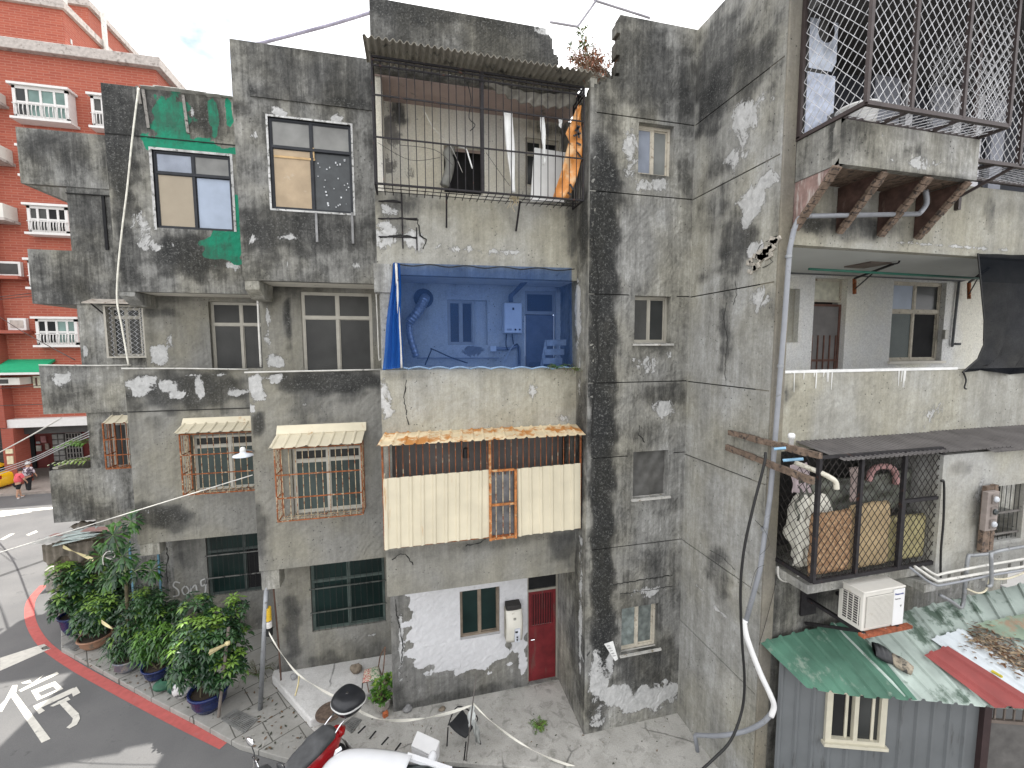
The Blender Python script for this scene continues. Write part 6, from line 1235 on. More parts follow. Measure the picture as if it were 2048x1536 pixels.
def bush(mb, ells, n, rd, kind='palm', l=.15, w=.055):
    vol = [e[1][0]*e[1][1]*e[1][2] for e in ells]
    for i in range(n):
        e = rd.choices(ells, vol)[0]; c, r = e
        while True:
            v = Vector((rd.uniform(-1, 1), rd.uniform(-1, 1), rd.uniform(-1, 1)))
            if .25 < v.length < 1: break
        rr = (v.length**.35); v = v.normalized()*rr*rd.uniform(.6, 1.22)
        p = Vector(c)+Vector((v.x*r[0], v.y*r[1], v.z*r[2]))
        ax = (Vector((v.x, v.y, v.z*.8+.75))).normalized(); k0 = rd.random()
        mi = 2 if (v.z > .45 and k0 < .5) or k0 < .03 else (1 if k0 < .6 else 0)
        if kind == 'palm':
            a = ax.orthogonal().normalized(); b = ax.cross(a); m = rd.randint(6, 8); ph = rd.random()*6
            for j in range(m):
                t = ph+j*2*math.pi/m; d = (a*math.cos(t)+b*math.sin(t))+ax*.12
                leaf(mb, p+d*.02, d, l*rd.uniform(.75, 1.25), w, .18, mi)
        elif kind == 'long':
            for j in range(4):
                d = Vector((rd.uniform(-1, 1), rd.uniform(-1, 1), rd.uniform(-.4, .9))); leaf(mb, p, d, l*rd.uniform(.7, 1.3), w, .5, mi)
        else:
            for j in range(5):
                d = ax+Vector((rd.uniform(-1, 1), rd.uniform(-1, 1), rd.uniform(-.5, .6))); leaf(mb, p, d, l*rd.uniform(.7, 1.2), w, .2, mi)
def E_(px, py, Y, rx, ry, d=None):
    c = yP(px, py, Y); ru = abs(yP(px+rx, py, Y).x-c.x); rz = abs(yP(px, py+ry, Y).z-c.z); return (c, (ru, d or (ru+rz)/2*.8, rz))
def potted(name, label, base, pot, ells, n, mats, seed, kind='palm', l=.15, w=.055, stems=5, group='potted shrubs along the pavement'):
    """pot = (radius, height, material or None, squat)"""
    rd = random.Random(seed); root = thing(name, label, 'potted plant', base, group)
    r, h, pm, bow = pot; z = base.z
    MB().lathe([(r*.62, z), (r*.78+bow, z+h*.35), (r*.95, z+h*.85), (r*1.06, z+h*.9), (r*1.06, z+h), (r*.93, z+h), (r*.9, z+h*.86), (0, z+h*.86)], (base.x, base.y, 0), 28).build('pot', pm, root, smooth=True)
    MB().lathe([(0, z+h*.87), (r*.88, z+h*.87), (0, z+h*.93)], (base.x, base.y, 0), 16).build('soil', SOIL, root)
    st = MB()
    for i in range(stems):
        e = ells[i % len(ells)]; top = Vector(e[0])+Vector((rd.uniform(-.5, .5)*e[1][0], rd.uniform(-.5, .5)*e[1][1], rd.uniform(0, .6)*e[1][2])); b0 = Vector((base.x+rd.uniform(-.5, .5)*r, base.y+rd.uniform(-.5, .5)*r, z+h*.85))
        st.tube(curve([b0, b0.lerp(top, .5)+Vector((rd.uniform(-.06, .06), rd.uniform(-.06, .06), .05)), top], 4), [.016]*8+[.008], 6)
    st.build('stems', STEM, root); f = MB(); bush(f, ells, n, rd, kind, l, w); f.build('foliage', mats, root)
    return root
gp = lambda x, y: zP(x, y, SZ)
b = gp(150, 1262); potted('potted_shrub', 'tallest dark umbrella shrub in a blue pot below the scrap roof', b, (.3, .5, BLUE, .02), [E_(135, 1150, b.y, 36, 26), E_(180, 1170, b.y+.2, 50, 40), E_(130, 1200, b.y-.1, 30, 30), E_(190, 1215, b.y, 45, 38), E_(230, 1180, b.y+.3, 22, 30)], 520, LG, 1, l=.16, w=.075)
b = gp(192, 1290); potted('potted_shrub', 'umbrella shrub spilling over a terracotta bowl beside the rusty grate', b, (.34, .28, TERR, .03), [E_(190, 1230, b.y, 40, 32), E_(165, 1255, b.y-.1, 26, 14), E_(215, 1215, b.y+.1, 26, 26)], 230, LG, 2, l=.14, w=.065)
b = gp(300, 1330); potted('potted_shrub', 'yellow tipped umbrella shrub in front of the sprayed writing', b, (.26, .36, BLUE, .02), [E_(290, 1200, b.y+.1, 42, 30), E_(260, 1240, b.y, 30, 28), E_(320, 1235, b.y+.2, 36, 40), E_(300, 1270, b.y, 40, 30), E_(345, 1215, b.y+.2, 16, 20)], 380, LG, 3, l=.135, w=.062)
b = gp(258, 1337); potted('potted_shrub', 'low shrub with long narrow leaves in a grey blue bowl', b, (.27, .3, mat('grey_blue_bowl', (.13, .14, .17), .4, var=.2, dirt=(.28, .25, .22), dsc=5), .05), [E_(243, 1290, b.y, 28, 26), E_(262, 1275, b.y+.1, 22, 20), E_(235, 1312, b.y, 18, 14)], 190, LG, 4, 'long', .2, .04)
b = gp(318, 1352); potted('potted_shrub', 'pale yellow green shrub with long leaves in a dark blue pot', b, (.3, .3, BLUE, .02), [E_(300, 1290, b.y, 34, 26), E_(335, 1275, b.y, 30, 26), E_(352, 1310, b.y-.1, 22, 26), E_(290, 1312, b.y, 20, 16)], 260, [LG[1], LG2[0], LG2[1]], 5, 'long', .19, .045)
b = gp(420, 1413); potted('potted_shrub', 'largest umbrella shrub in a big blue pot, nearest the leaning pole', b, (.36, .42, BLUE, .03), [E_(395, 1215, b.y+.2, 30, 28), E_(415, 1270, b.y, 60, 46), E_(470, 1215, b.y+.4, 22, 24), E_(390, 1310, b.y-.2, 46, 40), E_(460, 1290, b.y+.3, 36, 40), E_(440, 1335, b.y-.1, 50, 34), E_(375, 1345, b.y-.1, 30, 24)], 620, LG, 6, l=.135, w=.062)
b = gp(765, 1418); potted('potted_plant', 'small bright green plant in a grey white pot under the floral seat', b, (.17, .26, mat('mottled_white_pot', (.42, .40, .37), .6, var=.35, sc=7, dirt=(.16, .15, .13), dsc=7, dth=.55), .04), [E_(765, 1380, b.y, 20, 20), E_(775, 1363, b.y, 12, 14), E_(752, 1394, b.y, 12, 10)], 90, LG2, 7, 'leaf', .11, .05, group='small pots')
for p, lb, m_, r in ((gp(366, 1392), 'white and black striped sack of soil beside the big blue pot', mat('striped_sack', (.52, .51, .50), .6, var=.3, dirt=(.05, .05, .05), dsc=6, dth=.55), (.17, .36)), (gp(333, 1374), 'small green bag slumped on the pavement before the blue pots', mat('green_bag', (.02, .09, .05), .6, var=.3), (.22, .2)), (gp(352, 1384), 'low bottle green bag beside the striped sack', mat('bottle_green_bag', (.015, .06, .04), .5, var=.3), (.14, .24))):
    tag(MB().sheet(lambda u, v: p+Vector((r[0]*math.cos(u*6.283)*math.sin(math.pi*(.08+.86*v))**.6*(1+.12*math.sin(u*18+v*6)), r[0]*math.sin(u*6.283)*math.sin(math.pi*(.08+.86*v))**.6*(1+.1*math.sin(u*13)), r[1]*(v+.05*math.sin(u*12)*v))), 28, 10).build('soil_sack', m_, smooth=True), lb, 'sack')
# papaya with lobed leaves on long stalks
PB = zP(262, 1240, SZ); PT = thing('papaya_plant', 'papaya plant with big lobed leaves on long stalks before the end wall', 'plant', PB); rd = random.Random(21)
PY = YC-.2; crown = yP(252, 1158, PY+.1); MB().tube(curve([Vector((crown.x-.15, PY+.25, SZ)), Vector((crown.x-.1, PY+.2, -6.6)), crown], 5), [.035]*10+[.025], 8).build('trunk', STEM, PT)
pst, plf = MB(), MB()
for x, y, s in ((226, 1070, .42), (262, 1042, .36), (203, 1112, .42), (246, 1112, .4), (232, 1145, .4), (303, 1140, .36), (268, 1140, .36), (214, 1160, .36)):
    t = yP(x, y, PY+rd.uniform(-.4, .25)); pst.tube(curve([crown, crown.lerp(t, .5)+Vector((0, 0, .12)), t], 5), .013, 5)
    n_ = Vector((rd.uniform(-.4, .4), -.8, .6)).normalized(); a = n_.orthogonal().normalized(); bb = n_.cross(a)
    for j in range(9):
        an = j*2*math.pi/9+rd.random()*.2; d = a*math.cos(an)+bb*math.sin(an); L0 = s*(.75+.25*rd.random())
        for sp in (-.35, 0, .35): leaf(plf, t+d*L0*(.0 if sp == 0 else .4), d*math.cos(sp)+(a*-math.sin(an)+bb*math.cos(an))*math.sin(sp), L0*(1 if sp == 0 else .55), L0*.3, .3, rd.choice((0, 1, 1, 2)))
pst.build('stalks', mat('pale_green_stalk', (.25, .30, .16), .6), PT); plf.build('leaves', [LG[0], LG[1], LG2[0]], PT)
def fern(name, label, base, n, L0, mats, rd, up=.6, dirs=None, w=.1, cat='fern'):
    root = thing(name, label, cat, base); f = MB(); st = MB()
    for i in range(n):
        a = rd.uniform(*dirs) if dirs else rd.uniform(0, 6.28); d = Vector((math.cos(a), math.sin(a), 0)); l = L0*rd.uniform(.6, 1.1); pts = []
        for k in range(9):
            t = k/8; pts.append(base+d*l*t*.9+Vector((0, 0, l*(up*t-.85*up*t*t*rd.uniform(.9, 1.4)))))
        st.tube(pts, .004, 4); mi = rd.choice((0, 1, 1, 2))
        for k in range(1, 9):
            s = d.cross(Vector((0, 0, 1)))*(1 if True else 0)
            for sg in (-1, 1): leaf(f, pts[k], s*sg+d*.5, w*(1.15-k/9), w*.2, .3, mi)
    st.build('stalks', STEM, root); f.build('fronds', mats, root); return root
rd = random.Random(31)
fern('fern', 'green fern growing on the parapet at the lower right corner of the blue net', yP(1112, 738, YA-.05), 9, .38, [LG[1], LG2[0], LG2[1]], rd, .9, (math.pi, 2*math.pi), .09)
fern('fern', 'dry brown fern hanging from the parapet ledge by the tower', yP(1133, 738, YA-.05), 9, .34, [mat('dry_fern', (.17, .075, .04), .9, bump=0), mat('dry_fern_pale', (.25, .14, .08), .9, bump=0), LG[1]], rd, .2, (math.pi, 2*math.pi), .06)
fern('fern', 'light green fern tuft at the edge of the tower beside the net', yP(1152, 742, YA-.08), 8, .3, LG2, rd, .9, (math.pi, 2*math.pi), .07)
fern('palm_frond', 'upper pale palm fronds on the terrace of the end bay', yP(182, 888, YD+.6), 5, .9, [LG2[0], LG2[1], mat('pale_frond', (.40, .44, .28), .6, bump=0)], rd, .5, (math.pi*.8, math.pi*1.3), .28, 'palm')
fern('palm_frond', 'lower pale palm frond over the terrace wall of the end bay', yP(184, 922, YD+.5), 4, .9, [bpy.data.materials['pale_frond'], LG2[1], LG2[2]], rd, .3, (math.pi*.85, math.pi*1.2), .26, 'palm')
fern('grass_tuft', 'tuft of strappy grass at the foot of the wall beside the grey pole', gp(515, 1350), 26, .55, [LG[1], LG2[0], LG[1]], rd, 1.1, None, .05, 'grass')
fern('weed', 'small bright weed growing from a crack in the middle of the yard', gp(1078, 1452), 22, .22, LG2, rd, 1.3, None, .07, 'weed')
# dry tangle on the broken roof corner
dt = thing('dead_roof_plant', 'reddish dead plant with a few green sprigs on the broken parapet corner', 'plant', yP(1180, 150, 7.6)); rd = random.Random(41)
db, dl, dg = MB(), MB(), MB()
for i in range(150):
    p = yP(1182+rd.gauss(0, 17), 140+rd.uniform(-18, 16), 7.55+rd.uniform(-.2, .3)); pts = [p]; v = Vector((rd.uniform(-.5, .5), rd.uniform(-.4, .3), rd.uniform(.1, 1))).normalized()
    for k in range(4): v = (v+Vector((rd.uniform(-.5, .5), rd.uniform(-.4, .4), rd.uniform(-.6, .2)))).normalized(); pts.append(pts[-1]+v*rd.uniform(.05, .12))
    db.tube(pts, .005, 3, cap=False)
    for k in range(2): leaf(dl, pts[rd.randint(1, 4)], Vector((rd.uniform(-1, 1), rd.uniform(-1, 1), rd.uniform(-1, .3))), .09, .03, .3, rd.randint(0, 1))
for i in range(16):
    p = yP(1165+rd.gauss(0, 10), 75+rd.uniform(-20, 50), 7.6)
    for k in range(5): leaf(dg, p, Vector((rd.uniform(-1, 1), rd.uniform(-1, 1), rd.uniform(-.2, 1))), .12, .035, .3, rd.randint(0, 1))
    dg.tube([yP(1178, 140, 7.6), p], .005, 4)
db.build('twigs', mat('dry_twig', (.20, .13, .09), .9), dt); dl.build('dead_leaves', [bpy.data.materials['dry_fern'], mat('rust_leaf', (.30, .10, .05), .9, bump=0)], dt); dg.build('green_sprigs', [LG2[0], mat('pale_sprig', (.30, .34, .22), .7, bump=0)], dt)
wall_p = MB(); 
for i in range(9): wall_p.rbox(yP(1165+i*5, 160-abs(i-4)*1.5, YT+.35+.04*i), (.2, .25, .16+.03*(i % 3)), (.2*i, .1*i, .3*i))
wall_p.build('rubble', CON, dt)

fl = MB(); rd = random.Random(99)
for i in range(420):
    x, y = rd.choice([(rd.uniform(150, 480), 0), (rd.uniform(480, 640), 1), (rd.uniform(700, 1340), 2)]); 
    yy = {0: 1300+(x-150)*.42+rd.uniform(-10, 22), 1: rd.uniform(1375, 1500), 2: rd.uniform(1425, 1530)}[y]
    p = zP(x, yy, SZ+.012); a = rd.random()*6.28; l = rd.uniform(.012, .05)*(1 if y < 2 else .6); d = Vector((math.cos(a), math.sin(a), rd.uniform(-.05, .2)))*l; q_ = Vector((-math.sin(a), math.cos(a), rd.uniform(-.1, .2)))*l*.45; fl.cur = i % 3
    fl.add([p-d, p+q_, p+d, p-q_], [(0, 1, 2, 3)])
o = fl.build('fallen_leaves', [mat('litter_brown', (.13, .08, .045), .9, bump=0), mat('litter_grey', (.30, .29, .26), .9, bump=0), mat('litter_dark', (.04, .045, .03), .9, bump=0)]); o['kind'] = 'stuff'; o['label'] = 'fallen leaves and grit scattered over the pavement and the yard'
# ================================================================ street furniture
SP_ = yP(533, 1170, YB+.06); SB = gp(541, 1368)
GP = thing('downpipe', 'grey steel downpipe with a yellow sticker under the corner of the bay', 'pipe', SB)
MB().tube([(SP_.x, SP_.y, -4.9), (SB.x, SP_.y+.05, SZ)], .047, 14).build('pipe', GALV, GP, smooth=True)
pz = lambda y: yP(538, y, YB+.06).z
MB().lathe([(.058, pz(1242)), (.058, pz(1216))], (SP_.x-.005, SP_.y+.03, 0), 14).build('yellow_sticker', mat('yellow_sticker', (.62, .40, .03), .5, var=.1, dirt=(.1, .09, .05), dsc=30, dth=.56), GP)
MB().lathe([(.058, pz(1256)), (.058, pz(1244))], (SP_.x-.004, SP_.y+.032, 0), 14).build('white_sticker', mat('white_sticker', (.62, .60, .57), .5), GP)
MB().lathe([(.064, pz(1272)), (.064, pz(1258))], (SP_.x-.004, SP_.y+.034, 0), 14).build('black_tape', CABK, GP)
cable('wall_rod', 'thin rusty rod standing beside the grey steel downpipe', 'rod', [yP(546, 1168, YB+.3), yP(552, 1230, YB+.32), yP(558, 1300, YB+.34), yP(562, 1360, YB+.36)], .018, mat('dark_rusty_rod', (.10, .06, .045), .9), 6)
pb, pt = gp(437, 1434), None; pt = yP(457, 1255, pb.y+.1)
tag(MB().tube([pb, pt], .03, 10).build('wooden_pole', PLYG), 'leaning wooden pole with a yellow ribbon before the big blue pot', 'pole')
YTP = mat('yellow_tape', (.58, .50, .28), .6, var=.2, sc=5); WTP = mat('white_tape', (.70, .68, .60), .7, var=.1)
def tape(name, label, pts, w, m, cat='tape'):
    P = curve(pts, 8); vs = []
    for i, p in enumerate(P): vs += [p+Vector((0, 0, w/2*math.cos(i*.25))), p-Vector((0, w/2*math.sin(i*.25), w/2*math.cos(i*.25)))]
    return tag(MB().add(vs, [(2*i, 2*i+1, 2*i+3, 2*i+2) for i in range(len(P)-1)]).build(name, m, solid=.004), label, cat, 'barrier tapes')
kx = yP(455, 1287, pb.y-.05); mb = MB(); mb.lathe([(.0, -.04), (.05, -.02), (.05, .03), (0, .05)], kx, 12); mb.sheet(lambda u, v: kx.lerp(yP(418, 1306, pb.y-.35), u)+Vector((0, .03*math.sin(v*9), (.02+.05*u)*(v-.5)*1.6)), 8, 6)
tag(mb.build('yellow_ribbon', YTP, smooth=True), 'yellow ribbon knotted round the leaning wooden pole', 'ribbon')
tape('barrier_tape', 'yellowed tape tied from the scrap roof into the tallest shrub', [yP(123, 1091, 13.6), yP(150, 1103, 13.3), yP(186, 1120, 13.0)], .1, YTP)
tape('barrier_tape', 'pale tape end between the terracotta bowl and the long leaved shrub', [yP(203, 1243, 11.6), yP(228, 1257, 11.4)], .09, YTP)
tape('barrier_tape', 'white tape sagging from the downpipe to the scooter top case', [yP(538, 1266, 9.35), yP(566, 1310, 9.2), yP(597, 1350, 9.1), yP(640, 1378, 8.9), yP(690, 1402, 8.6), yP(722, 1424, 8.35)], .06, WTP)
tape('barrier_tape', 'white tape hanging between the scooter and the thin iron pole', [yP(722, 1424, 8.35), yP(765, 1438, 8.1), yP(820, 1441, 7.9), yP(880, 1431, 7.7), yP(944, 1409, 7.5)], .06, WTP)
tape('barrier_tape', 'white tape stretching from the thin iron pole toward the bottom edge', [yP(947, 1408, 7.5), yP(985, 1444, 7.35), yP(1040, 1486, 7.1), yP(1100, 1517, 6.85), yP(1190, 1545, 6.6)], .05, WTP)
ib = gp(932, 1522); tag(MB().tube([ib, yP(953, 1345, 7.45)], .012, 8).build('iron_pole', mat('thin_iron_rod', (.12, .11, .10), .7)), 'thin iron pole holding the white tapes in the yard', 'pole')
cloth('white_rag', 'white rag tied to the thin iron pole over the black chair', 'cloth', [yP(941, 1412, 7.42), yP(948, 1412, 7.42), yP(950, 1448, 7.4), yP(935, 1452, 7.4)], mat('white_rag', (.62, .64, .62), .9, bump=0), 10, 14, .05, 2, 1)
cloth('plastic_sheet', 'longer grey plastic sheet hanging below the white rag', 'plastic sheet', [yP(946, 1440, 7.36), yP(953, 1442, 7.36), yP(962, 1484, 7.34), yP(950, 1488, 7.34)], mat('dull_plastic', (.36, .37, .35), .6, bump=0), 8, 12, .04, 2, 2)
cable('rag_tie', 'cane with a rag leaning on the raised slab by the downpipe', 'cane', [yP(598, 1352, 9.1), yP(596, 1370, 9.05), yP(590, 1392, 8.95)], .016, YTP, 5)
# chairs
ch = thing('folding_chair', 'folding chair with a red and green floral seat and bent rusty back frame', 'chair', gp(745, 1400))
zs = -7.13; c_ = [zP(x, y, zs) for x, y in ((729, 1340), (757, 1333), (763, 1358), (725, 1366))]
def floral():
    t = NT('floral_vinyl'); v = t.n('ShaderNodeTexVoronoi', {'Vector': t.pos, 'Scale': 34}); f = t.noise(12, 4, .6); x = t.n('ShaderNodeSeparateXYZ', [t.pos]).outputs[0]
    rg = t.mix(t.ramp(t.math('ADD', x, t.math('MULTIPLY', f, .15)), .0, 1, (0, 0, 0, 1), (1, 1, 1, 1)), (.5, .06, .05, 1), (.05, .24, .07, 1))
    side = t.ramp(t.math('SUBTRACT', t.math('ADD', x, t.math('MULTIPLY', f, .2)), c_[0].x+.23), .0, .03)
    k = t.mix(side, (.45, .06, .06, 1), (.06, .22, .08, 1)); k = t.mix(t.ramp(v.outputs[0], .42, .5), k, (.58, .54, .44, 1)); t.set('Base Color', k); t.set('Roughness', .5); return t.m
s4 = MB(); s4.sheet(lambda u, v: (c_[0]*(1-u)+c_[1]*u)*(1-v)+(c_[3]*(1-u)+c_[2]*u)*v+Vector((0, 0, .03*(16*u*(1-u)*v*(1-v))**.4)), 12, 12); s4.build('seat', floral(), ch, smooth=True, solid=.02)
TUB = mat('rusted_chrome_tube', (.20, .12, .085), .6, .4, var=.5, sc=20)
MB().tube([c_[0], c_[1], c_[2], c_[3], c_[0]], .011, 6).build('seat_frame', TUB, ch)
for i, (a, b2) in enumerate(((c_[3], (722, 1404)), (c_[2], (757, 1398)), (c_[0], (738, 1385)), (c_[1], (772, 1372)))): MB().tube([a, zP(*b2, SZ+(.17 if i in (2,) else 0))], .011, 6).build('leg', BLK if i == 0 else TUB, ch)
for dx in (0, 1): MB().tube(curve([c_[1].lerp(c_[2], dx), c_[1].lerp(c_[2], dx)+Vector((.05, .0, .25)), c_[1].lerp(c_[2], .4)+Vector((.13, .04, .52))], 4), .013, 6).build('back_frame', TUB, ch)
bc = thing('plastic_chair', 'black plastic chair with a low back standing in the yard', 'chair', gp(925, 1490))
zb = -7.16; bq = [zP(x, y, zb) for x, y in ((925, 1420), (951, 1448), (932, 1482), (896, 1453))]
MB().sheet(lambda u, v: (bq[0]*(1-u)+bq[1]*u)*(1-v)+(bq[3]*(1-u)+bq[2]*u)*v+Vector((0, 0, .06*((2*u-1)**2)*.7+.10*max(0, v-.7)-.02)), 14, 14).build('seat_shell', BLKP, bc, smooth=True, solid=.02, subsurf=1)
for a, b2 in ((bq[3], (894, 1492)), (bq[2], (928, 1520)), (bq[1], (961, 1488)), (bq[0], (925, 1470))): MB().tube([a+Vector((0, 0, -.02)), zP(*b2, SZ)], .013, 8).build('leg', BLK, bc)
MB().tube(curve([bq[3]+Vector((.0, 0, .02)), bq[0].lerp(bq[3], .4)+Vector((.02, 0, .2)), bq[1]+Vector((.02, 0, .16)), bq[1]], 5), .012, 6).build('arm_frame', BLK, bc)
# polystyrene box
wx = thing('foam_box', 'white polystyrene box with a hole in its end beside the parked car', 'box', zP(840, 1510, SZ)); zt5 = -7.3
tq = [zP(x, y, zt5) for x, y in ((835, 1461), (879, 1481), (868, 1512), (802, 1507))]; tq[3] = tq[0]+(tq[2]-tq[1])
FOAM = mat('polystyrene', (.80, .80, .80), .8, var=.03, bump=.3, bsc=120)
MB().prism([(p.x, p.y, SZ+.002) for p in tq], (0, 0, zt5-SZ-.05)).build('box', FOAM, wx, bevel=.015); ctr = sum(tq, Vector())/4
MB().prism([(ctr.x+(p.x-ctr.x)*1.02, ctr.y+(p.y-ctr.y)*1.02, zt5-.046) for p in tq], (0, 0, .046)).build('lid', FOAM, wx, bevel=.015)

# ================================================================ scooter
HZ = RZ
KS = 1.17; ra, rb_ = zP(695, 1402, RZ+1.0*KS), zP(545, 1530, RZ+1.0*KS); fw_ = Vector((rb_.x-ra.x, rb_.y-ra.y, 0)).normalized(); lf_ = Vector((-fw_.y, fw_.x, 0)); O = Vector((ra.x, ra.y, 0))+fw_*.8*KS; O.z = RZ
SC = thing('scooter', 'black and red motor scooter with a black top case parked by the raised slab', 'scooter', O)
def sv(x, y, z): return O+(fw_*x+lf_*y+Vector((0, 0, z)))*KS
def loft(st, n=16, cap=True):
    """stations: x, half width, z low, z high, roundness"""
    mb = MB(); vs = []
    for x, w, z0, z1 in st:
        for j in range(n):
            a = 2*math.pi*j/n; ca, sa = math.cos(a), math.sin(a); ca = math.copysign(abs(ca)**.7, ca); sa = math.copysign(abs(sa)**.7, sa); vs.append(sv(x, w*ca, (z0+z1)/2+(z1-z0)/2*sa))
    k = len(st); f = [(i*n+j, i*n+(j+1) % n, (i+1)*n+(j+1) % n, (i+1)*n+j) for i in range(k-1) for j in range(n)]
    if cap: f += [tuple(range(n))[::-1], tuple((k-1)*n+j for j in range(n))]
    return mb.add(vs, f)
loft([(-.66, .05, .55, .66), (-.5, .13, .40, .72), (-.2, .17, .30, .70), (.08, .16, .26, .66), (.16, .13, .25, .5)]).build('red_body', REDP, SC, smooth=True)
loft([(-.5, .10, .22, .42), (-.2, .14, .18, .40), (.1, .15, .18, .36)]).build('engine_cover', GRYP, SC, smooth=True)
loft([(-.52, .09, .72, .80), (-.44, .16, .70, .84), (-.2, .185, .68, .83), (-.12, .18, .68, .79), (.04, .17, .66, .775), (.2, .13, .64, .745), (.28, .06, .64, .70)]).build('seat', GRYP, SC, smooth=True)
loft([(.14, .13, .24, .30), (.4, .15, .23, .29), (.52, .14, .25, .36)]).build('footboard', BLKP, SC, smooth=True)
loft([(.46, .17, .3, .62), (.55, .21, .34, .82), (.62, .20, .45, .90), (.68, .14, .5, .86), (.72, .05, .6, .75)]).build('front_shield', BLKP, SC, smooth=True)
hb_ = MB(); hb_.tube(curve([sv(.46, .36, .98), sv(.5, .2, 1.0), sv(.54, 0, .97), sv(.5, -.2, 1.0), sv(.46, -.36, .98)], 4), .016, 8); hb_.tube([sv(.55, 0, .97), sv(.66, 0, .4)], .03, 8); hb_.build('handlebar', CHR, SC, smooth=True)
loft([(.44, .10, .93, 1.01), (.54, .15, .92, 1.03), (.64, .12, .88, 1.0), (.68, .05, .9, .96)]).build('instrument_cover', BLKP, SC, smooth=True)
for s in (1, -1):
    MB().tube([sv(.46, s*.26, .98), sv(.46, s*.38, .97)], .022, 10).build('grip', RUB, SC)
    mr_ = MB().tube([sv(.52, s*.22, 1.0), sv(.50, s*.27, 1.12), sv(.5, s*.33, 1.2)], .008, 6).build('mirror_stem', BLKP, SC)
    MB().sheet(lambda u, v: sv(.5+.03*math.cos(v*math.pi)*1, s*.36+.085*math.sin(v*math.pi)*math.cos(u*6.283), 1.24+.055*math.sin(v*math.pi)*math.sin(u*6.283)), 16, 8).build('mirror', CHR if s < 0 else BLKP, SC, smooth=True)
    MB().tube([sv(.48, s*.33, .95), sv(.56, s*.2, .93)], .008, 6).build('brake_lever', CHR, SC)
def wheel(x, r, nm='wheel'):
    rot = Matrix((( lf_.x, fw_.x, 0), (lf_.y, fw_.y, 0), (0, 0, 1))) @ Matrix.Rotation(math.pi/2, 3, 'Y')
    c = sv(x, 0, r/KS); w = MB().lathe([(r*.68, -.045), (r*.86, -.06), (r*.97, -.04), (r, 0), (r*.97, .04), (r*.86, .06), (r*.68, .045)], c, 28, rot).build('wheel', RUB, SC, smooth=True)
    MB().lathe([(.03, -.06), (.04, -.045), (r*.66, -.03), (r*.7, -.045), (r*.7, .045), (r*.66, .03), (.04, .045), (.03, .06)], c, 20, rot).build('rim', GALV, w)
wheel(-.5, .27); wheel(.72, .27)
loft([(.52, .06, .44, .5), (.7, .07, .47, .53), (.88, .06, .42, .48), (.95, .04, .34, .4)]).build('front_mudguard', REDP, SC, smooth=True)
rk = MB(); rk.tube(curve([sv(-.45, .13, .78), sv(-.62, .12, .86), sv(-.9, .1, .86), sv(-.9, -.1, .86), sv(-.62, -.12, .86), sv(-.45, -.13, .78)], 4), .013, 8); rk.build('rear_rack', CHR, SC, smooth=True)
loft([(-.72, .04, .6, .66), (-.64, .11, .58, .70), (-.56, .11, .6, .70)]).build('tail_light', mat('red_lens', (.35, .01, .01), .15, bump=0), SC, smooth=True)
def tc_(z0, z1, s0, s1, n=28):
    mb = MB(); vs = []; k = 8
    for i in range(k+1):
        t = i/k; sc_ = s0+(s1-s0)*t if z1 < 1.02 else s0*math.cos(t*math.pi/2*.93)**.5
        for j in range(n):
            a = 2*math.pi*j/n; ca, sa = math.cos(a), math.sin(a); ca = math.copysign(abs(ca)**.75, ca); sa = math.copysign(abs(sa)**.75, sa)
            vs.append(sv(-.80+.225*sc_*ca*(1.0 if ca > 0 else 1.05), .245*sc_*sa*(1-.12*ca), z0+(z1-z0)*(t if z1 < 1.02 else math.sin(t*math.pi/2))))
    return mb.add(vs, [(i*n+j, i*n+(j+1) % n, (i+1)*n+(j+1) % n, (i+1)*n+j) for i in range(k) for j in range(n)]+[tuple(range(n))[::-1], tuple(k*n+j for j in range(n))])
cs_ = tc_(.88, 1.0, .78, 1.0).build('top_case', BLKP, SC, smooth=True); tc_(1.012, 1.14, 1.02, .5).build('case_lid', mat('matt_black_lid', (.02, .021, .024), .35, bump=.05, bsc=300), cs_, smooth=True); tc_(.985, 1.012, 1.03, 1.04).build('case_trim', ALW, cs_, smooth=True)
MB().lathe([(.0, 0), (.028, 0), (.025, .004), (0, .005)], sv(-.8, .0, 1.137), 16).build('badge', CHR, cs_)
MB().sheet(lambda u, v: sv(-.985-.02*math.sin(u*math.pi), -.14+.28*u, 1.02+.06*v), 8, 3).build('case_reflector', REDP, cs_, smooth=True, solid=.01)
MB().tube([sv(.1, -.1, .22), sv(.05, -.22, .03)], .014, 6).build('kick_stand', BLK, SC); MB().tube(curve([sv(-.3, -.17, .3), sv(-.5, -.2, .3), sv(-.75, -.22, .36)], 4), [.035]*6+[.045]*3, 10).build('exhaust', GRYP, SC, smooth=True)

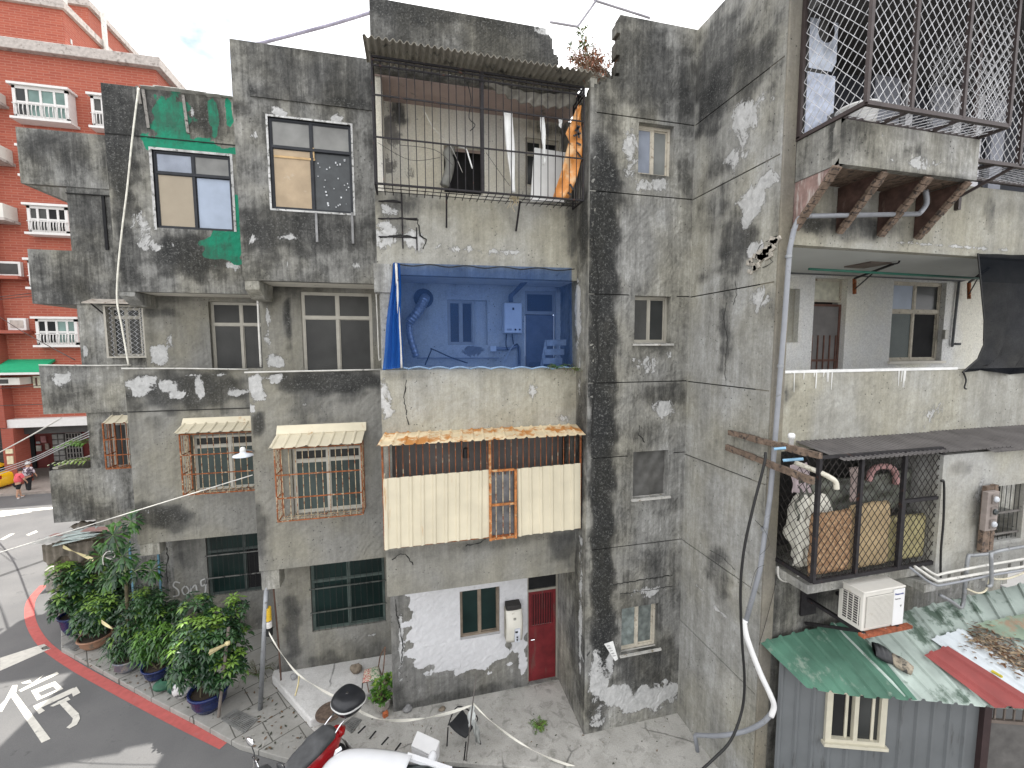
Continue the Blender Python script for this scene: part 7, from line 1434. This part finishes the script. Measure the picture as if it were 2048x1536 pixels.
# ================================================================ cars
def car(name, label, O, fwd, paint, Ht=1.48, Ln=4.2, Wd=1.74, rear=None, slope=.32):
    fwd = fwd.normalized(); lft = Vector((-fwd.y, fwd.x, 0)); root = thing(name, label, 'car', O)
    P = lambda x, y, z: O+fwd*x+lft*y+Vector((0, 0, z)); hw = Wd/2
    def lo(st, n=24, e=.45):
        mb = MB(); vs = []
        for x, w, z0, z1 in st:
            for j in range(n):
                a = 2*math.pi*j/n; ca, sa = math.cos(a), math.sin(a); vs.append(P(x, w*math.copysign(abs(ca)**e, ca), (z0+z1)/2+(z1-z0)/2*math.copysign(abs(sa)**e, sa)))
        k = len(st); return mb.add(vs, [(i*n+j, i*n+(j+1) % n, (i+1)*n+(j+1) % n, (i+1)*n+j) for i in range(k-1) for j in range(n)]+[tuple(range(n))[::-1], tuple((k-1)*n+j for j in range(n))])
    h = Ln/2; r_ = rear or h; sl = slope
    lo([(-r_, hw*.72, .35, .8), (-r_+.06, hw*.88, .26, .92), (-r_+.25, hw*.98, .2, 1.0), (-r_*.4, hw, .18, 1.02), (.5, hw, .18, 1.09), (h-.9, hw*.98, .2, 1.06), (h-.35, hw*.93, .22, .95), (h-.06, hw*.8, .28, .68), (h, hw*.6, .34, .6)], 32, .38).build('body', paint, root, smooth=True)
    lo([(-r_+sl, hw*.72, .9, .98), (-r_+sl*1.9, hw*.78, .9, 1.24), (-r_+sl*3.6, hw*.74, .9, Ht-.16), (-.1, hw*.75, .9, Ht-.15), (.3, hw*.73, .9, Ht-.17), (.75, hw*.82, .9, 1.24), (1.1, hw*.82, .88, 1.08)], 32, .42).build('cabin_glass', GLS, root, smooth=True)
    mb = MB(); mb.sheet(lambda u, v: P(-r_+sl*1.5+(r_-sl*1.5+.5)*u, hw*(.80-.05*(1-u)**4)*(2*v-1), Ht-.01-.13*(abs(2*v-1)**5)-.22*(1-u)**7-.05*u**6), 26, 22); mb.build('roof', paint, root, smooth=True, solid=.03)
    for s in (1, -1):
        for xa, za, xb, zb in ((-r_+sl*1.4, .95, -r_+sl*3, Ht-.13), (-.05, .93, -.05, Ht-.12), (1.1, 1.04, .42, Ht-.13)): MB().beam(P(xa, s*hw*.86, za), P(xb, s*hw*.72, zb), .09, .05).build('pillar', paint, root)
        MB().sheet(lambda u, v: P(.72+.07*math.cos(v*math.pi), s*(hw+.1)+.11*math.sin(v*math.pi)*math.cos(u*6.283), 1.0+.075*math.sin(v*math.pi)*math.sin(u*6.283)), 14, 8).build('wing_mirror', paint, root, smooth=True)
        lo_ = MB(); lo_.sheet(lambda u, v: P(h-.32+.2*u, s*(hw*.55+.3*hw*v), .72-.02*u), 4, 4); lo_.build('headlight', ALW, root, solid=.06)
        MB().rbox(P(-r_+.05, s*hw*.7, .8), (.12, .12, .2)).build('tail_light', bpy.data.materials['red_lens'], root, bevel=.02)
        for x in (-r_+.55, h-.8):
            rot = Matrix(((lft.x, fwd.x, 0), (lft.y, fwd.y, 0), (0, 0, 1))) @ Matrix.Rotation(math.pi/2, 3, 'Y'); c = P(x, s*(hw-.1), .31)
            w = MB().lathe([(.2, -.1), (.29, -.11), (.31, -.08), (.31, .08), (.29, .11), (.2, .1)], c, 28, rot).build('wheel', RUB, root, smooth=True)
            MB().lathe([(0, -.105), (.05, -.1), (.19, -.085), (.21, -.1), (.21, .1), (.19, .085), (.05, .1), (0, .105)], c, 20, rot).build('rim', GALV, w)
            MB().lathe([(.34, -.115), (.355, -.118), (.355, .118), (.34, .115)], c, 28, rot).build('wheel_arch', CABK, w)
    return root
zr = RZ+1.46; e1 = zP(770, 1511, zr); cdir = SD.copy(); nrm = Vector((-cdir.y, cdir.x, 0)); cc = Vector((e1.x, e1.y, RZ))-nrm*.5-cdir*.12
car('parked_car', 'white car parked at the kerb beside the polystyrene box', cc, cdir, CARW, Ln=4.0, rear=1.0, slope=.1)
yb = zP(2, 984, RZ); car('taxi', 'yellow car standing before the red brick pillar at the left edge', Vector((yb.x-2.0, yb.y+.85, RZ)), Vector((-1, .1, 0)), CARY)

# ================================================================ people
SKIN = mat('skin', (.42, .24, .16), .6, var=.08, bump=0)
def skinmesh(name, joints, edges, m, parent, sub=2):
    me = bpy.data.meshes.new(name); p = root_of(parent); me.from_pydata([(v[0]-p.x, v[1]-p.y, v[2]+H-p.z) for v, r in joints], edges, []); o = bpy.data.objects.new(name, me); C.objects.link(o); o.parent = parent; me.materials.append(m)
    o.modifiers.new('skin', 'SKIN'); sm = o.modifiers.new('sub', 'SUBSURF'); sm.levels = sub; sm.render_levels = sub
    for i, (v, r) in enumerate(joints): me.skin_vertices[0].data[i].radius = (r, r) if not isinstance(r, tuple) else r
    me.skin_vertices[0].data[0].use_root = True
    for pl in me.polygons: pl.use_smooth = True
    o.modifiers['skin'].use_smooth_shade = True
    return o
def person(label, foot, face, hgt, lean, step, shirt, trousers, longleg, hair, sleeve=.5):
    f = Vector((math.sin(face), -math.cos(face), 0)); s = Vector((-f.y, f.x, 0)); k = hgt/1.65; root = thing('person', label, 'person', foot, 'people in the street')
    def P(a, b, c): return foot+f*a*k+s*b*k+Vector((0, 0, c*k))
    hip = P(0, 0, .88); sh = P(lean, 0, 1.34); nk = P(lean*1.2, 0, 1.43); hd = P(lean*1.35+.02, 0, 1.55)
    kn = [P(step*.6, .09, .48), P(-step*.4, -.09, .48)]; an = [P(step, .09, .08), P(-step, -.09, .1)]; to = [P(step+.16, .1, .03), P(-step+.15, -.1, .04)]
    shd = [P(lean, .17, 1.34), P(lean, -.17, 1.34)]; elb = [P(lean*.6-.08, .25, 1.08), P(lean*.6+.1, -.24, 1.08)]; wr = [P(lean*.7-.04, .25, .86), P(lean*.7+.22, -.22, .88)]
    J = [(hip, .12*k), (P(lean*.5, 0, 1.1), .12*k), (sh, .13*k), (nk, .055*k), (hd, .085*k), (P(lean*1.35+.02, 0, 1.63), .07*k)]; E = [(0, 1), (1, 2), (2, 3), (3, 4), (4, 5)]
    for i in (0, 1):
        b = len(J); J += [(P(0, .09 if i == 0 else -.09, .82), .09*k), (kn[i], .06*k), (an[i], .042*k), (to[i], .035*k)]; E += [(0, b), (b, b+1), (b+1, b+2), (b+2, b+3)]
        b = len(J); J += [(shd[i], .065*k), (elb[i], .042*k), (wr[i], .03*k), (wr[i]+Vector((0, 0, -.09*k)), .022*k)]; E += [(2, b), (b, b+1), (b+1, b+2), (b+2, b+3)]
    skinmesh('body', J, E, SKIN, root)
    J = [(P(lean*.1, 0, .86), .19*k), (P(lean*.5, 0, 1.1), .185*k), (sh, .17*k), (nk-Vector((0, 0, .04*k)), .08*k)]; E = [(0, 1), (1, 2), (2, 3)]
    for i in (0, 1): b = len(J); J += [(shd[i], .09*k), (shd[i].lerp(elb[i], sleeve*1.6), .075*k)]; E += [(2, b), (b, b+1)]
    skinmesh('shirt', J, E, shirt, root)
    J = [(P(0, 0, .9), .16*k)]; E = []
    for i in (0, 1):
        b = len(J); J += [(P(0, .09 if i == 0 else -.09, .78), .12*k), (kn[i]+Vector((0, 0, .03)), .095*k)]; E += [(0, b), (b, b+1)]
        if longleg: J.append((an[i], .075*k)); E.append((b+1, b+2))
    skinmesh('trousers', J, E, trousers, root)
    MB().sheet(lambda u, v: hd+Vector((0, 0, .05*k))+f*(-.015*k)+Vector((.108*k*math.sin(v*math.pi*.62)*math.cos(u*6.283), .108*k*math.sin(v*math.pi*.62)*math.sin(u*6.283), .12*k*math.cos(v*math.pi*.62))), 18, 8).build('hair', hair, root, smooth=True, solid=.01)
    MB().lathe([(.0, 0), (.012, .0), (.016, -.03), (0, -.035)], hd+f*.1*k, 8).build('nose', SKIN, root)
    for i in (0, 1):
        MB().rbox(to[i]-f*.08+Vector((0, 0, -.005)), (.09, .24*k, .06), (0, 0, math.atan2(f.x, -f.y)*-1)).build('shoe', mat('pale_sandal', (.5, .47, .45), .7) if 'pale_sandal' not in bpy.data.materials else bpy.data.materials['pale_sandal'], root, bevel=.02)
    return root
PNK = mat('pink_shirt', (.62, .10, .12), .9, var=.12, sc=9, bump=0)
def blotch():
    t = NT('blotchy_shirt'); k = t.mix(t.ramp(t.noise(9, 3, .5), .44, .5), (.60, .52, .55, 1), (.10, .07, .09, 1)); t.set('Base Color', k); t.set('Roughness', .9); return t.m
BKC = mat('black_cloth', (.014, .014, .016), .9, bump=0)
p1 = zP(38, 996, RZ); person('person seen from behind in a pink shirt and black shorts walking left', p1, math.radians(150), 1.5, .12, .13, PNK, BKC, False, mat('dark_hair', (.03, .022, .02), .7))
p2 = zP(58, 984, RZ); person('person in a black and white blotched shirt with a white cap and black trousers', p2, math.radians(165), 1.62, .05, .05, blotch(), BKC, True, mat('white_cap', (.6, .58, .58), .8), .75)

# ================================================================ scrap roofed bin store at the corner
YH = 13.75
HB = thing('scrap_roof_store', 'small brick store roofed with scrap metal sheets at the street corner', 'shed', yP(140, 1235, YH))
hl, hr = yP(96, 1110, YH).x, yP(192, 1110, YH).x; hz = yP(140, 1078, YH).z
MB().sheet(lambda u, v: Vector(((hl+hr)/2-(hr-hl)/2*math.cos(u*math.pi), YH+.35-.45*math.sin(u*math.pi)**.6, SZ+(hz-SZ)*v)), 20, 8).build('wall', concrete('brown_render', base=(.19, .155, .12), light=(.30, .27, .23)), HB, smooth=True)
MB().box(hl, YH+.35, SZ, hr, YH+1.3, hz-.05).build('rear_wall', CON, HB)
MB().sheet(lambda u, v: Vector((hl-.03+(hr-hl+.06)*u, YH-.12-.06*math.sin(u*3.1)+.03*math.sin(u*40), hz-.05-.45*v-.12*math.sin(u*11)*v)), 40, 10).build('cloth_wrap', mat('brown_sacking', (.15, .13, .105), .95, var=.35, bump=.5, bsc=20), HB, smooth=True, solid=.01)
rd = random.Random(66); scr = [mat('scrap_pale_blue', (.42, .48, .46), .6, var=.25, sc=6), mat('scrap_pink', (.36, .22, .20), .7, var=.3, sc=6), mat('scrap_grey', (.34, .34, .32), .7, var=.35, sc=6)]
ra_, rb2 = yP(92, 1072, YH-.25), yP(190, 1056, YH-.25)
for i in range(16):
    t = i/15; c = ra_.lerp(rb2, rd.random()); c = c+Vector((0, rd.uniform(-.1, 1.1), 0)); c.z = hz+.02+.1*((c.y-YH+.25)/1.3)+.02*(i % 4)+(c.x-hl)*.05
    MB().rbox(c, (rd.uniform(.5, 1.0), rd.uniform(.15, .35), .012), (rd.uniform(-.12, .05), rd.uniform(-.12, .02), rd.uniform(-.25, .25))).build('roof_scrap', scr[(0, 2, 0, 1, 2, 0, 2)[i % 7]], HB)
MB().sheet(lambda u, v: Vector(((hl+hr)/2-.3+.5*u, YH+.4+.3*v, hz+.16+.12*math.sin(u*3.1)*math.sin(v*3.1)+.03*math.sin(u*17))), 14, 8).build('brown_rag', bpy.data.materials['brown_sacking'], HB, smooth=True)
bl_ = zP(97, 1178, RZ); tag(MB().rbox((bl_.x+.25, bl_.y+.1, RZ+.35), (.5, .5, .7), (0, 0, .2)).build('concrete_block', CONW, bevel=.03), 'weathered concrete block at the tip of the red line', 'block')
cable('white_hose', 'coiled white wire hanging before the end bay wall', 'wire', [yP(207, 1130, PY-.1), yP(206, 1115, PY-.1), yP(214, 1104, PY-.1), yP(226, 1103, PY-.1), yP(230, 1110, PY-.1), yP(224, 1118, PY-.1), yP(212, 1115, PY-.1)], .012, PIPW, 5)
bf = thing('blue_window_frame', 'blue framed window at the side of the end bay behind the papaya', 'window', yP(268, 1130, YC+REC-.05))
for x in (262, 318): a = yP(x, 1140, YC+REC-.06); MB().box(a.x-.02, YC+REC-.06, -6.6, a.x+.02, YC+REC-.02, -4.8).build('frame_bar', mat('blue_frame_%d' % x, (.10, .22, .30), .6), bf)

# ================================================================ the red brick building across the street
YR = 30.0
RB = thing('brick_building', 'tall red brick apartment building across the street with white bay windows', 'building', yP(150, 900, YR))
BRK = brickmat('red_brick_tiles', (.36, .092, .054), (.29, .066, .04), (.37, .15, .105), .55, .14, .02, var=.25, rough=.75, dirt=(.27, .075, .055))
BRL = brickmat('red_brick_pillar', (.32, .085, .055), (.28, .07, .045), (.28, .10, .08), .5, .12, .01, var=.25, rough=.75, dirt=(.28, .07, .05))
CORN = mat('concrete_cornice', (.40, .36, .33), .9, var=.2, dirt=(.22, .19, .17), dsc=4)
rx1 = yP(312, 140, YR).x; rx0 = -46.0; rzt = yP(250, 132, YR).z; gz1 = yP(100, 850, YR).z
o = MB(); o.box(rx0, YR, gz1, rx1, YR+16, rzt); o.build('wall', BRK, RB)
MB().box(rx0, YR-.35, rzt, rx1+.35, YR+16.3, rzt+.55).build('cornice', CORN, RB, bevel=.03)
pl0 = yP(14, 690, YR).x; MB().box(pl0-5, YR-.6, gz1, pl0, YR-.003, rzt-.6).build('pilaster', BRL, RB)
pa = yP(125, 20, YR+2.2); pbk = xP(222, 125, pa.x)
MB().box(rx0, YR+2.2, rzt+.55, pa.x, pbk.y, pa.z).build('penthouse', BRK, RB); MB().box(rx0, YR+2.0, pa.z, pa.x+.2, pbk.y+.2, pa.z+.4).build('penthouse_cornice', CORN, RB)
pc = yP(175, 15, YR+7.5); MB().box(rx0, YR+7.5, rzt+.5, pc.x, YR+20, pc.z).build('stair_house', BRK, RB); MB().box(rx0, YR+7.3, pc.z, pc.x+.25, YR+20.2, pc.z+.4).build('stair_house_cornice', CORN, RB)
pw = [xP(x, y, pa.x+.02) for x, y in ((127, 58), (150, 95))]
MB().box(pa.x-.05, pw[0].y+.5, pw[1].z, pa.x+.03, pw[1].y-.2, pw[0].z-.2).build('penthouse_window', mat('pale_window', (.42, .40, .38), .5), RB)
for x, y0, y1, Yp in ((115, 5, 18, YR+3), (131, 2, 20, YR+3.5)): a, b = yP(x, y0-6, Yp), yP(x, y1, Yp); MB().tube([a, b], .09, 8).build('roof_pipe', PIPW, RB)
a, b = xP(188, 40, pa.x+1.4), xP(193, 118, pa.x+1.4); MB().tube([(pa.x+.3, pbk.y-1.0, pa.z+2.2), (pa.x+.3, pbk.y-1.0, rzt+.6)], .14, 8).build('vent_pipe', PIPW, RB)
WF = mat('white_window_frame', (.62, .60, .58), .6, var=.05)
GCT = glass('curtained_green_glass', (.14, .21, .19), .3, 1.2)
def baywin(r, dep=.5, panes=None):
    x0, z0, x1, z1 = r; fw = .14; b = MB(); Y0 = YR-dep
    for q4 in ((x0, z0, x0+fw, z1), (x1-fw, z0, x1, z1), (x0, z0, x1, z0+fw), (x0, z1-fw, x1, z1)): b.box(q4[0], Y0, q4[1], q4[2], Y0+.12, q4[3])
    for i in (1, 2, 3): x = x0+(x1-x0)*i/4; b.box(x-.05, Y0+.01, z0+fw, x+.05, Y0+.1, z1-fw)
    b.box(x0+fw, Y0+.02, z0+(z1-z0)*.5-.05, x1-fw, Y0+.1, z0+(z1-z0)*.5+.05)
    b.box(x0-.12, Y0-.15, z1, x1+.12, YR-.01, z1+.12); b.box(x0-.12, Y0-.12, z0-.12, x1+.12, YR-.01, z0)
    b.box(x0, Y0+.12, z0, x0+.1, YR-.01, z1); b.box(x1-.1, Y0+.12, z0, x1, YR-.01, z1)
    w = b.build('bay_window', WF, RB)
    for i in range(4):
        xa = x0+fw+(x1-x0-2*fw)*i/4; MB().box(xa, Y0+.05, z0+fw, xa+(x1-x0-2*fw)/4, Y0+.06, z1-fw).build('pane', (panes or [DKIN, GFD, GCT, GCT])[i], w)
    g_ = MB()
    for i in range(13):
        x = x0+.1+(x1-x0-.2)*i/12; g_.tube(curve([(x, Y0-.06, z0+.05), (x+.08, Y0-.22, z0+(z1-z0)*.22), (x, Y0-.06, z0+(z1-z0)*.42)], 3), .022, 4)
    g_.tube([(x0, Y0-.06, z0+(z1-z0)*.42), (x1, Y0-.06, z0+(z1-z0)*.42)], .03, 4); g_.build('wave_grille', WF, w)
baywin(R(YR-.5, 29, 178, 139, 240), .6, [GFD, GCT, GCT, GCT]); baywin(R(YR-.5, 55, 413, 136, 466), .5, [GFR, GFR, DKIN, DKIN]); baywin(R(YR-.5, 72, 638, 155, 690), .5, [DKIN, DKIN, GCT, GCT]); baywin(R(YR-.5, 57, 522, 140, 575), .5); baywin(R(YR-.5, 42, 298, 138, 352), .5)
baywin(R(YR-.5, 183, 196, 270, 256), .5, [GFR, GFR, GFR, GFR])
for i, (xa, ya, xb, yb, kd) in enumerate(((-16, 185, 2, 205, 1), (-14, 296, 16, 322, 1), (-12, 412, 26, 440, 1), (-10, 522, 38, 552, 2), (12, 636, 49, 660, 2))):
    r = R(YR-.3, xa, ya, xb, yb)
    if kd == 1:
        w = MB().box(r[0], YR-.9, r[1], r[2], YR-.01, r[3]).build('window_air_conditioner', ACW, RB); MB().box(r[0]+.1, YR-.92, r[1]+.1, r[2]-.3, YR-.9, r[3]-.1).build('vent_grille', DKG, w)
        MB().box(r[0]-.2, YR-1.0, r[1]-.16, r[2]+.1, YR-.01, r[1]-.02).build('concrete_shelf', CORN, RB)
    else:
        w = MB().box(r[0], YR-.2, r[1], r[2], YR-.01, r[3]).build('small_window', WF, RB); MB().box(r[0]+.12, YR-.22, r[1]+.12, r[2]-.12, YR-.2, r[3]-.12).build('pane', mat('beige_blind_%d' % i, (.42, .37, .33), .7) if i > 3 else DKG, w); MB().box(r[0]-.2, YR-.7, r[1]-.2, r[2]+.2, YR-.01, r[1]-.02).build('brick_shelf', BRL, RB)
r = R(YR-1.0, -30, 733, 79, 745); MB().prism([(r[0], YR-1.2, r[1]), (r[2]+.1, YR-1.2, r[1]), (r[2]+.1, YR-.01, r[3]+.25), (r[0], YR-.01, r[3]+.25)], (0, 0, .12)).build('green_awning', mat('green_canopy', (.01, .30, .14), .6, var=.08), RB)
MB().box(r[0], YR-1.22, r[1]-.12, r[2]+.12, YR-1.18, r[1]).build('awning_edge', WF, RB)
r = R(YR-.5, 5, 755, 34, 769); w = MB().box(r[0], YR-.9, r[1], r[2]+.4, YR-.01, r[3]).build('window_air_conditioner', ACW, RB); MB().box(r[0]+.1, YR-.92, r[1]+.08, r[2]-.1, YR-.9, r[3]-.08).build('vent_grille', DKG, w)
r = R(YR-.2, 66, 752, 81, 776); w = MB().box(r[0], YR-.2, r[1], r[2], YR-.01, r[3]).build('small_window', mat('cream_frame', (.52, .49, .38), .6), RB); MB().box(r[0]+.12, YR-.22, r[1]+.1, r[2]-.15, YR-.2, r[3]-.1).build('pane', mat('brown_pane', (.10, .045, .035), .5), w)
# ground floor arcade
MB().box(rx0, YR-.5, gz1-.02, rx1, YR-.003, gz1+.45).build('canopy_edge', WF, RB)
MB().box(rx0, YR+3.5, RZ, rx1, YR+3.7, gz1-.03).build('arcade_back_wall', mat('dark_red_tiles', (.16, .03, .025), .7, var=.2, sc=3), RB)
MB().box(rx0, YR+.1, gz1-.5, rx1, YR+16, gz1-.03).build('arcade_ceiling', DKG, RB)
r = R(YR-.6, 8, 862, 50, 985); MB().box(r[0], YR-.6, RZ, r[2]-.4, YR+.4, gz1-.03).build('pillar', BRL, RB)
r = R(YR-.62, 12, 898, 26, 907); MB().box(r[0], YR-.66, r[1], r[2], YR-.605, r[3]).build('wall_plate', mat('cream_plate', (.60, .53, .36), .5), RB)
r = R(YR-.62, 15, 912, 27, 928); MB().box(r[0], YR-.66, r[1], r[2], YR-.605, r[3]).build('wall_plate', bpy.data.materials['cream_plate'], RB)
r = R(YR-.3, -40, 860, 7, 930); s_ = MB()
for i in range(22): z = r[1]+(r[3]-r[1])*i/22; s_.prism([(r[0], YR-.25, z), (r[0], YR-.18, z+.12), (r[0], YR-.25, z+.12)], (r[2]-r[0], 0, 0))
s_.build('roller_shutter', mat('dark_shutter', (.05, .05, .052), .5, .3), RB)
YQ = YR+3.45
r = R(YQ, 50, 868, 71, 945); MB().box(r[0], YQ-.02, RZ, r[2], YQ+.04, r[3]).build('dark_entrance', DKIN, RB)
for n_, a, m_ in (('notice', (82, 872, 92, 885), 'notice_pink'), ('notice', (73, 883, 80, 887), 'notice_white'), ('notice', (73, 891, 83, 902), 'notice_pale'), ('notice', (91, 887, 98, 899), 'notice_cream')):
    r = R(YQ, *a); MB().box(r[0], YQ-.03, r[1], r[2], YQ+.04, r[3]).build(n_, mat(m_, {'notice_pink': (.45, .22, .22), 'notice_white': (.45, .45, .45), 'notice_pale': (.45, .43, .38), 'notice_cream': (.36, .30, .25)}[m_], .8), RB)
r = R(YQ, 108, 867, 132, 932); mbx = MB().box(r[0], YQ-.05, r[1], r[2], YQ+.04, r[3]).build('mailbox_panel', mat('mailbox_frame', (.12, .115, .11), .5), RB)
for i in range(6):
    for j in range(2):
        z = r[1]+(r[3]-r[1])*(i+.1)/6; x = r[0]+(r[2]-r[0])*(j+.08)/2; MB().box(x, YQ-.1, z, x+(r[2]-r[0])*.42, YQ-.05, z+(r[3]-r[1])*.125).build('mailbox', mat('mailbox_grey', (.36, .35, .33), .5) if 'mailbox_grey' not in bpy.data.materials else bpy.data.materials['mailbox_grey'], mbx)
r = R(YQ, 135, 866, 165, 935); MB().box(r[0], YQ-.02, r[1], r[2], YQ+.04, r[3]).build('glass_door', DKIN, RB); gd = MB()
for i in range(6): x = r[0]+(r[2]-r[0])*i/5; gd.box(x-.03, YQ-.06, r[1], x+.03, YQ-.02, r[3])
for i in range(8): z = r[1]+(r[3]-r[1])*i/7; gd.box(r[0], YQ-.055, z-.03, r[2], YQ-.025, z+.03)
gd.build('door_grille', mat('grille_grey', (.33, .31, .29), .5), RB)
r = R(YR+1.5, 126, 920, 142, 935); tag(MB().rbox(((r[0]+r[2])/2, YR+1.5, RZ+.45), (1.5, .6, .9), (0, 0, .1)).build('parked_scooter_cover', mat('dark_cover', (.03, .028, .03), .7, var=.4, sc=3), bevel=.15), 'dark covered shape parked in the entrance of the red building', 'scooter')
MB().box(rx0, YR-2.2, RZ, rx1+1, YR+3.5, RZ+.12).build('arcade_floor', mat('arcade_paving', (.30, .26, .23), .8, var=.15), RB)
p = zP(13, 972, RZ); tag(MB().lathe([(.2, 0), (.24, .02), (.22, .75), (.25, .78), (.1, .95), (0, .97)], p, 16).build('orange_bin', mat('orange_bin', (.50, .12, .05), .6, var=.2)), 'small orange red bin beside the yellow car', 'bin')
# low terrace wall of the end bay toward the street
tw_ = [yP(104, 940, YD-.03), None]
MB().prism([(XD0+.0, YD+.1, tw_[0].z-.01), (XD0+.12, YD+.1, tw_[0].z-.01), (XD0+.12, YD+6, tw_[0].z-.01), (XD0, YD+6, tw_[0].z-.01)], (0, 0, .05)).build('terrace_wall_cap', CONW, D)
